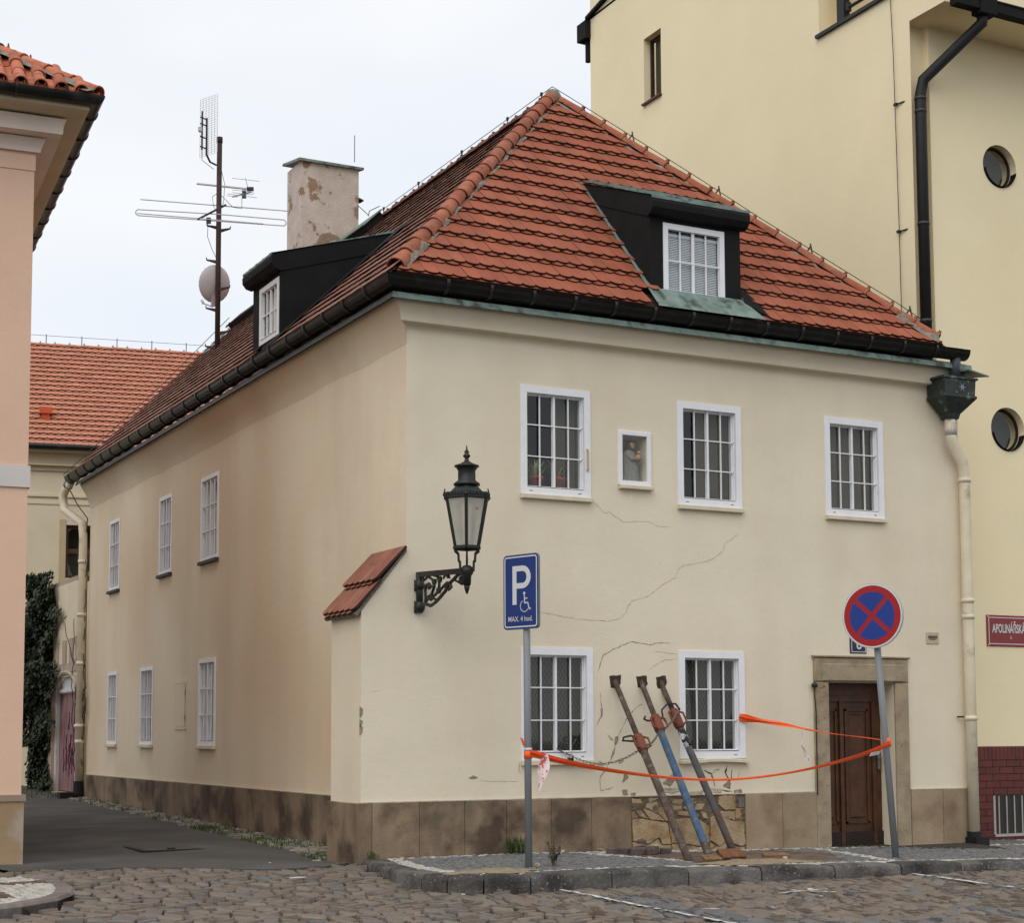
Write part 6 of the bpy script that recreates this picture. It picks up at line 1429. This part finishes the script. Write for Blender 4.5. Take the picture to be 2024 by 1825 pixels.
MB().prism([SP(a, b, -.025) for a, b in rrect(Wp+.012, Hp+.012, .05)], nP*.024).build('panel', sign_back, ps)
MB().prism([SP(a, b, 0) for a, b in rrect(Wp, Hp, .045)], nP*.002).build('face', sign_blue, ps)
def ringpoly(outer, inner, d, name, m, parent, fn):
    k = len(outer); MB().add([fn(a, b, d) for a, b in outer+inner], [(i, (i+1) % k, k+(i+1) % k, k+i) for i in range(k)]).build(name, m, parent)
ringpoly(rrect(Wp-.03, Hp-.03, .035), rrect(Wp-.058, Hp-.058, .022), .0035, 'border', sign_white, ps, SP)
# letter P
MB().add([SP(a, b, .0035) for a, b in ((-.125, -.14), (-.062, -.14), (-.062, .285), (-.125, .285))], [(0, 1, 2, 3)]).build('letter', sign_white, ps)
k = 16; o_ = [(-.062, .285), (.03, .285)]+[(.03+.125*math.sin(math.pi*i/k), .16+.125*math.cos(math.pi*i/k)) for i in range(k+1)]+[(.03, .035), (-.062, .035)]
i_ = [(-.062, .225), (.03, .225)]+[(.03+.062*math.sin(math.pi*i/k), .16+.065*math.cos(math.pi*i/k)) for i in range(k+1)]+[(.03, .095), (-.062, .095)]
MB().add([SP(a, b, .0035) for a, b in o_+i_], [(i, i+1, len(o_)+i+1, len(o_)+i) for i in range(len(o_)-1)]).build('letter', sign_white, ps)
wc = MB()
def stroke(pts, w):
    for (a, b), (c, d) in zip(pts[:-1], pts[1:]):
        t = Vector((c-a, d-b)).normalized(); n_ = Vector((-t.y, t.x))*w/2; t = t*w*.35
        wc.add([SP(a-t.x+n_.x, b-t.y+n_.y, .0035), SP(a-t.x-n_.x, b-t.y-n_.y, .0035), SP(c+t.x-n_.x, d+t.y-n_.y, .0035), SP(c+t.x+n_.x, d+t.y+n_.y, .0035)], [(0, 1, 2, 3)])
ox, oz = .045, -.155
wc.add([SP(ox+.01+.017*math.cos(a), oz+.135+.017*math.sin(a), .0035) for a in [2*math.pi*i/12 for i in range(12)]], [tuple(range(12))])
stroke([(ox+.012, oz+.11), (ox+.016, oz+.03), (ox+.065, oz+.03), (ox+.085, oz-.04), (ox+.105, oz-.035)], .015); stroke([(ox+.014, oz+.078), (ox+.055, oz+.078)], .012)
stroke([(ox+.012+.062*math.cos(a), oz-.005+.062*math.sin(a)) for a in [R_(120)+R_(205)*i/16 for i in range(17)]], .011)
wc.build('wheelchair_symbol', sign_white, ps)
text_mesh('MAX. 4 hod.', .06, sign_white, 'lettering', ps, SP(-.005, -.325, .0035), uP, Z, nP, .37, 'CENTER', bold=.004)
MB().tube([SP(-.03, .25, -.03), SP(.09, .25, -.03)], .012, 6).tube([SP(-.03, -.25, -.03), SP(.09, -.25, -.03)], .012, 6).build('clamp', galv_m, ps)

ns = thing('no_stopping_sign', 'round red and blue no stopping sign on a leaning grey post', 'sign', (5.61, -2.0, zp(5.6)))
MB().tube([(5.615, -2.0, -.2), (5.335, -2.0, 3.2)], .042, 14).build('post', galv_m, ns, True)
nN = Vector((-.90, -.43, .0)).normalized(); uN = Vector((-nN.y, nN.x, 0)); uN = uN if uN.dot(Rv) > 0 else -uN
tilt = -.06; vN = (Z+uN*tilt).normalized(); uN2 = (uN-Z*tilt).normalized()
cN = Vector((5.36, -2.0, 2.845))+nN*.06; RN = .398
NP = lambda a, b, d=0: cN+uN2*a+vN*b+nN*d
circ = lambda r, k=48: [(r*math.cos(2*math.pi*i/k), r*math.sin(2*math.pi*i/k)) for i in range(k)]
MB().prism([NP(a, b, -.03) for a, b in circ(RN)], nN*.028).build('panel', mat('sign_rim', (.42, .44, .45), .5, .05, 9), ns)
MB().prism([NP(a, b, 0) for a, b in circ(RN-.008)], nN*.002).build('face', sign_white, ns)
MB().prism([NP(a, b, .002) for a, b in circ(RN-.026)], nN*.0015).build('red_disc', sign_red, ns)
rb2 = RN-.105; g = .028
for q in range(4):
    a0 = math.pi/4+q*math.pi/2; k = 14; al = math.asin(g/rb2); s0 = g*math.sqrt(2)
    pts = [(s0*math.cos(a0+math.pi/4), s0*math.sin(a0+math.pi/4))]+[(rb2*math.cos(a), rb2*math.sin(a)) for a in [a0+al+(math.pi/2-2*al)*i/k for i in range(k+1)]]
    MB().prism([NP(a, b, .0035) for a, b in pts], nN*.0012).build('blue_sector', sign_blue2, ns)
MB().tube([NP(-.06, .1, -.05), NP(.06, .1, -.05)], .015, 6).tube([NP(-.06, -.12, -.05), NP(.06, -.12, -.05)], .015, 6).build('clamp', galv_m, ns)

# ================================================================== STEEL PROPS
tops = [(2.868, .03, 2.10), (3.255, .03, 2.10), (3.545, .03, 2.10)]; bots = [(2.72, -1.86, zp(2.7)-.03), (3.06, -1.80, zp(3.1)-.03), (4.02, -.90, zp(4)-.03)]
pm = [(rust_m, rust_m), (rust_m, blue_steel), (rust_m, rust_mix)]; plab = ['rusty steel prop with a red collar leaning on the wall beside the left ground window', 'steel prop with a bright blue lower tube leaning on the cracked wall', 'grey-blue steel prop with a hooked pin leaning under the window near the door']
col_t = [.36, .25, .215]; props_c = []
for i in range(3):
    t, b = Vector(tops[i]), Vector(bots[i]); d = (b-t).normalized(); Lp = (b-t).length; pp = thing('steel_prop', plab[i], 'prop', bots[i], 'steel props shoring up the cracked wall')
    c = t+d*Lp*col_t[i]; props_c.append(c)
    MB().tube([t, c], .034, 12).build('inner_tube', pm[i][0], pp, True); MB().tube([c, c.lerp(b, .86), b], .046, 12).build('outer_tube', pm[i][1], pp, True)
    if i == 1: MB().tube([c.lerp(b, .87), b], .0475, 12).build('rusty_foot', rust_m, pp, True)
    MB().tube([c-d*.10, c-d*.07, c+d*.12, c+d*.15], [.058, .066, .066, .058], 12).build('collar', rust_red, pp, True)
    sd_ = d.cross(Y).normalized()
    MB().tube([c-d*.08+Vector((-.05, -.04, 0)), c-d*.06+Vector((-.11, -.06, 0)), c+d*.06+Vector((-.11, -.06, 0)), c+d*.1+Vector((-.05, -.04, 0))], .013, 6).tube([c-d*.08+Vector((.05, -.04, 0)), c-d*.06+Vector((.10, -.06, 0)), c+d*.06+Vector((.10, -.06, 0)), c+d*.1+Vector((.05, -.04, 0))], .013, 6).build('collar_handle', rust_red, pp, True)
    if i == 0: pin = [c-d*.06, c-d*.06+Vector((-.14, -.05, .03)), c-d*.06+Vector((-.24, -.05, .01)), c-d*.06+Vector((-.25, -.05, -.03)), c-d*.05+Vector((-.1, -.05, -.03))]
    elif i == 1: pin = [c-d*.03, c-d*.03+Vector((-.16, -.05, 0)), c-d*.03+Vector((-.21, -.05, .02)), c-d*.03+Vector((-.19, -.05, .06))]
    else: pin = [c-d*.10+Vector((.08, -.05, .0)), c-d*.13+Vector((.03, -.05, .05)), c-d*.13+Vector((-.10, -.06, .05)), c-d*.10+Vector((-.20, -.06, .0)), c-d*.04+Vector((-.21, -.06, -.05)), c+d*.0+Vector((-.17, -.06, -.08))]
    MB().tube(pin, .012, 6).build('pin', iron_m, pp, True)
    if i == 2: MB().tube([c+d*.19, c+d*.42], .0475, 12).build('sticker', mat('sticker', (.62, .62, .64), .5, .1, 9, col2=(.02, .02, .02), s2=14, lo=.46, hi=.5), pp, True)
    MB().obox(t+Vector((-.06, -.02, -.06)), X*.12, Y*.10, Z*.12).build('head_plate', crack_deep, pp)
# chain between collars to the window, with padlock
ch_ = thing('chain', 'thin zinc chain looped from the window bars through the prop collars', 'chain', (2.4, -.1, 1.2))
def links(path, step=.046):
    pts = [Vector(p) for p in path]; d = [0]
    for a, b in zip(pts[:-1], pts[1:]): d.append(d[-1]+(b-a).length)
    s = 0; i = 0; idx = 0
    while s < d[-1]:
        while i < len(d)-2 and s > d[i+1]: i += 1
        t = (s-d[i])/(d[i+1]-d[i]); p = pts[i].lerp(pts[i+1], t); dr = (pts[i+1]-pts[i]).normalized(); sdv = dr.cross(Vector((0, .3, 1)) if idx % 2 else Y).normalized()
        MB().tube([p-dr*.026-sdv*.008, p-dr*.026+sdv*.008, p+dr*.026+sdv*.011, p+dr*.026-sdv*.011, p-dr*.026-sdv*.011], .0048, 5).build('link', chain_m, ch_)
        s += step; idx += 1
p0 = Vector((2.03, -.03, 1.235)); p1 = Vector((2.16, -.06, 1.17))
def cat(a, b, sag, k=10): return [a.lerp(b, i/k)-Z*sag*4*(i/k)*(1-i/k) for i in range(k+1)]
links(cat(p0, p1, .01, 3)+cat(p1, props_c[0]+Vector((.02, -.07, -.05)), .16)+cat(props_c[0]+Vector((.05, -.07, -.04)), props_c[1]+Vector((0, -.07, -.08)), .05, 6)+cat(props_c[1]+Vector((.03, -.07, -.08)), props_c[2]+Vector((0, -.07, .10)), .05, 6))
pk = thing('padlock', 'small black padlock hanging from the chain below the window', 'padlock', (2.17, -.07, 1.06))
MB().bbox((2.14, -.05, 1.045), X*.075, Z*.085, -Y*.035, .008).build('body', lock_m, pk); MB().tube([(2.155, -.067, 1.125), (2.157, -.067, 1.165), (2.178, -.067, 1.175), (2.199, -.067, 1.165), (2.20, -.067, 1.125)], .007, 6).build('shackle', chain_m, pk)

# ================================================================== BARRIER TAPE
def ribbon(pts, wf, tw, name, m, parent, sub=6):
    P = []
    for i in range(len(pts)-1):
        p0_, p1_, p2_, p3_ = [Vector(pts[max(0, min(len(pts)-1, i+q))]) for q in (-1, 0, 1, 2)]
        for s in range(sub):
            t = s/sub; P.append(.5*((2*p1_)+(-p0_+p2_)*t+(2*p0_-5*p1_+4*p2_-p3_)*t*t+(-p0_+3*p1_-3*p2_+p3_)*t**3))
    P.append(Vector(pts[-1])); n_ = len(P); mb = MB(); vs = []
    for i, p in enumerate(P):
        d = (P[min(n_-1, i+1)]-P[max(0, i-1)]).normalized(); t = i/(n_-1); a = tw(t); s = d.cross(Y).normalized(); s = s if s.z > 0 else -s; b = d.cross(s)
        ax = (s*math.cos(a)+b*math.sin(a))*wf(t)/2; bx = b*math.cos(a)-s*math.sin(a)
        vs += [p+ax, p+bx*.004, p-ax, p-bx*.0]
    mb.add(vs, [(4*i+j, 4*i+4+j, 4*i+4+(j+1) % 4, 4*i+(j+1) % 4) for i in range(n_-1) for j in range(3)]); return mb.build(name, m, parent)
t1 = thing('barrier_tape', 'bright orange barrier tape strung between the two sign posts', 'tape', (2.5, -2.1, .9))
pA = (.575, -2.02, 1.22); pB = (5.50, -2.06, 1.29)
line = [pA, (1.0, -2.03, 1.12), (1.6, -2.05, 1.015), (2.2, -2.06, .94), (2.75, -2.07, .90), (3.3, -2.07, .90), (3.9, -2.07, .95), (4.5, -2.07, 1.04), (5.1, -2.07, 1.17), pB]
ribbon(line, lambda t: .08-.052*smooth(t/.4)+.05*smooth((t-.68)/.25), lambda t: .25+1.0*math.sin(t*9)*.4, 'strip', tape_m, t1)
ribbon(line, lambda t: .012+.05*smooth((.2-t)/.2)+.03*smooth((t-.8)/.2), lambda t: 1.3+.3*math.sin(t*14), 'strip', tape_m, t1)
MB().tube([(.577, -1.97, 1.16), (.577, -1.97, 1.24)], .046, 14).build('knot', tape_m, t1, True)
MB().tube([(5.515, -2.0, 1.25), (5.505, -2.0, 1.36)], .05, 14).build('knot', tape_m, t1, True)
MB().tube([(.577, -1.97, 1.245), (.577, -1.97, 1.275)], .044, 14).build('tape_band', mat('scrap_white', (.6, .58, .6), .6, .1, 9), t1, True)
ribbon([(.52, -1.99, 1.30), (.49, -2.0, 1.36), (.47, -2.0, 1.38)], lambda t: .05*(1-.5*t), lambda t: .4, 'tape_end', tape_m, t1)
MB().obox((5.15, -2.10, 1.14), Vector((.14, 0, .02)), Vector((.02, -.02, .045)), Vector((0, -.01, 0))).build('tape_band', MATS['scrap_white'], t1)
t2 = thing('barrier_tape', 'crumpled orange barrier tape tied from the window bars to the leaning post', 'tape', (5.0, -.5, 1.4))
l2 = [(4.72, -.03, 1.63), (4.95, -.18, 1.585), (5.2, -.45, 1.52), (5.32, -.75, 1.46), (5.42, -1.1, 1.41), (5.48, -1.55, 1.37), (5.51, -1.95, 1.33)]
ribbon(l2, lambda t: .012+.10*(1-smooth(t/.65))*(.75+.25*math.sin(t*26)), lambda t: .5*math.sin(t*15), 'strip', tape_m, t2)
ribbon(l2, lambda t: .01+.06*(1-smooth(t/.55)), lambda t: 1.2+.6*math.sin(t*11), 'strip', tape_m, t2)
tag(ribbon([(5.27, -.65, 1.46), (5.26, -.66, 1.36), (5.24, -.66, 1.27), (5.29, -.66, 1.20), (5.30, -.66, 1.13), (5.36, -.66, 1.09)], lambda t: .015+.05*smooth((t-.35)/.4), lambda t: 3*t, 'tape_scrap', scrap_m, None), 'thin white tape scrap dangling from the orange tape beside the door', 'tape')
tag(ribbon([(.75, -2.03, 1.22), (.74, -2.04, 1.10), (.71, -2.05, 1.0), (.69, -2.05, .90), (.66, -2.05, .80)], lambda t: .05+.08*math.sin(math.pi*min(1, t*1.3)), lambda t: .3+1.2*t, 'tape_scrap', scrap_m, None), 'red and white tape scrap hanging beside the parking sign post', 'tape')

# ================================================================== SMALL THINGS ON THE PAVEMENT
def rock(name, c, s, m, seed, flat=.7):
    rnd = random.Random(seed); mb = MB(); k = 7; vs = []
    for z, r in ((0, .9), (.5, 1.0), (.85, .8), (1.0, .45)):
        for j in range(k): a = 2*math.pi*j/k+seed; q = rnd.uniform(.8, 1.15); vs.append((c[0]+math.cos(a)*s*r*q, c[1]+math.sin(a)*s*r*q, c[2]+z*s*flat*2*rnd.uniform(.9, 1.05)))
    mb.add(vs, [(i*k+j, i*k+(j+1) % k, (i+1)*k+(j+1) % k, (i+1)*k+j) for i in range(3) for j in range(k)]+[tuple(3*k+j for j in range(k)), tuple(range(k-1, -1, -1))]); return mb.build(name, m)
rub = [(2.62, -.30, .05), (2.72, -.38, .05), (2.83, -.44, .055), (2.94, -.46, .055), (3.03, -.50, .05), (3.14, -.42, .06), (3.25, -.48, .05), (2.90, -.32, .045), (3.02, -.30, .06), (3.36, -.38, .05)]
plank_r = mat('plank_stained', (.17, .075, .035), .85, .3, 12, col2=(.05, .03, .02), s2=8)
loose = mat('loose_sett_stone', (.12, .095, .085), .85, .25, 20, rnd=.3, bump=.5)
for i, (a, b, s) in enumerate(rub):
    o = MB().bbox((a-s, b-s, zp(a)-.02), Vector((2*s, random.uniform(-.03, .03), random.uniform(-.02, .02))), Vector((random.uniform(-.03, .03), 2*s, 0)), Z*(s*1.5), .012).build('loose_sett', loose)
    tag(o, 'dark loose paving sett heaped against the broken plinth', 'stone', 'loose setts beside the broken plinth')
tag(rock('stone_chunk', (2.98, -.40, .075), .06, loose, 3, .5), 'dark angular stone chunk lying on top of the loose setts', 'stone')
tag(rock('stone_chunk', (3.20, -.35, .02), .05, spall_pale, 4, .4), 'white mortar chunk lying among the loose setts', 'stone')
tag(rock('stone_chunk', (3.93, -.30, -.055), .05, spall_pale, 5, .5), 'white mortar chunk lying between the feet of the props', 'stone')
tag(rock('stone_chunk', (.66, -2.02, 0), .04, spall_m, 6, .5), 'small brown stone lying at the foot of the parking sign post', 'stone')
tag(rock('stone_chunk', (3.05, -2.25, -.03), .04, loose, 7, .5), 'grey pebble lying in the sand by the blue prop', 'stone')
tag(rock('stone_chunk', (3.95, -2.0, -.05), .035, spall_pale, 8, .5), 'pale pebble lying in the dirt beside the kerb near the planks', 'stone')
tag(rock('stone_chunk', (2.02, -.12, -.01), .035, spall_pale, 18, .4), 'flat pale pebble lying under the left ground window', 'stone')
for i, (a, b, w, l, rx, rz, lab) in enumerate(((3.0, -1.93, .13, .22, .35, .35, 'small brown plank lying between the rusty and blue props'), (3.50, -1.62, .16, .34, .6, .5, 'rust-brown plank wedged on edge between two prop feet'), (4.18, -1.55, .13, .32, .15, .15, 'short grey-brown plank lying at the foot of the grey prop'))):
    M = Matrix.Translation((a, b, zp(a)-.02)) @ Matrix.Rotation(rz-.45, 4, 'Z') @ Matrix.Rotation(rx, 4, 'X')
    o = MB().bbox((-l/2, 0, 0), X*l, Y*w, Z*.045, .006); o.v = [tuple(M @ Vector(q)) for q in o.v]; tag(o.build('plank', plank_m if i != 1 else plank_r), lab, 'plank')
# weeds
sp2 = [(random.gauss(1.40, .07), -.06-abs(random.gauss(0, .05)), -.01) for _ in range(110)]
tag(blades('grass_tuft', sp2, grass_m, .08, .27, w=.007), 'green grass tuft growing at the foot of the plinth beside the parking sign', 'grass tuft')
sp2 = [(random.gauss(-.47, .04), -.06-abs(random.gauss(0, .03)), 0) for _ in range(40)]
tag(blades('grass_tuft', sp2, grass_m, .04, .10), 'small grass tuft at the foot of the corner buttress', 'grass tuft')
wd_ = thing('weed', 'scrawny grey-green weed growing beside the parking sign post', 'weed', (.86, -1.95, 0))
stm = MB(); lvs = MB(); rnd = random.Random(8)
for i in range(11):
    a = rnd.uniform(0, 6.28); h = rnd.uniform(.1, .26); r = rnd.uniform(.03, .15); p0 = Vector((.88+rnd.uniform(-.03, .03), -1.98, 0)); p2 = p0+Vector((math.cos(a)*r, math.sin(a)*r*.6, h)); stm.tube([p0, p0.lerp(p2, .5)+Z*.02, p2], .004, 4)
    for q in range(16):
        p = p0.lerp(p2, rnd.uniform(.3, 1.05)); s_ = rnd.uniform(.012, .026); t = Vector((rnd.uniform(-1, 1), rnd.uniform(-1, 1), rnd.uniform(-.3, .8))).normalized(); n2 = t.cross(Z).normalized(); lvs.add([p, p+t*s_+n2*s_*.5, p+t*s_*2, p+t*s_-n2*s_*.5], [(0, 1, 2, 3)])
stm.build('stem', twig_m, wd_); lvs.build('leaves', weed_m, wd_)
sp2 = [(random.uniform(5.4, 7.0), -.05-abs(random.gauss(0, .03)), zp(6.2)-.01) for _ in range(160)]
tag(blades('moss', sp2, grass_m, .008, .03, kind='stuff'), 'thin green moss growing along the foot of the wall beside the door', 'moss')
# grass in street joints near the alley lip and kerb corner
sp2 = []
for _ in range(420):
    i = random.randrange(len(stones)); x_, y_ = stones[i][0]+random.choice((-1, 1))*.1, stones[i][1]+random.uniform(-.08, .08)
    if x_ < -1.2 and y_ > -4: sp2.append((x_, y_, zs(x_, y_)-.015))
for _ in range(60): a = random.uniform(0, 1); x_ = -.95+random.uniform(-.05, .05); y_ = -2.2-random.random()*.5; sp2.append((x_, y_, zs(x_, y_)))
tag(blades('joint_grass', sp2, grass_m, .012, .035, kind='stuff'), 'sparse moss and grass in the joints of the cobbled street', 'grass')
# litter
for i, (a, b, m_, lab) in enumerate(((-1.75, -1.15, sign_white, 'white scrap of paper lying on the cobbles near the alley mouth'), (-.95, .05, spall_pale, 'pale smear of mortar on the asphalt beside the buttress'), (-1.35, .9, sign_white, 'tiny white scrap of litter on the alley asphalt'), (-.72, -3.05, sign_white, 'white cigarette end lying below the rounded kerb'))):
    zf = zal(a, b)+.006 if b > 0 else zs(a, b)+.04
    k = 7; tag(MB().prism([(a+(.05 if i < 2 else .018)*math.cos(2*math.pi*j/k)*random.uniform(.6, 1.2)*(2 if i < 2 else 1), b+.05*math.sin(2*math.pi*j/k)*random.uniform(.5, 1)*(1 if i < 2 else .5), zf) for j in range(k)], (0, 0, .006)).build('litter', m_), lab, 'litter')
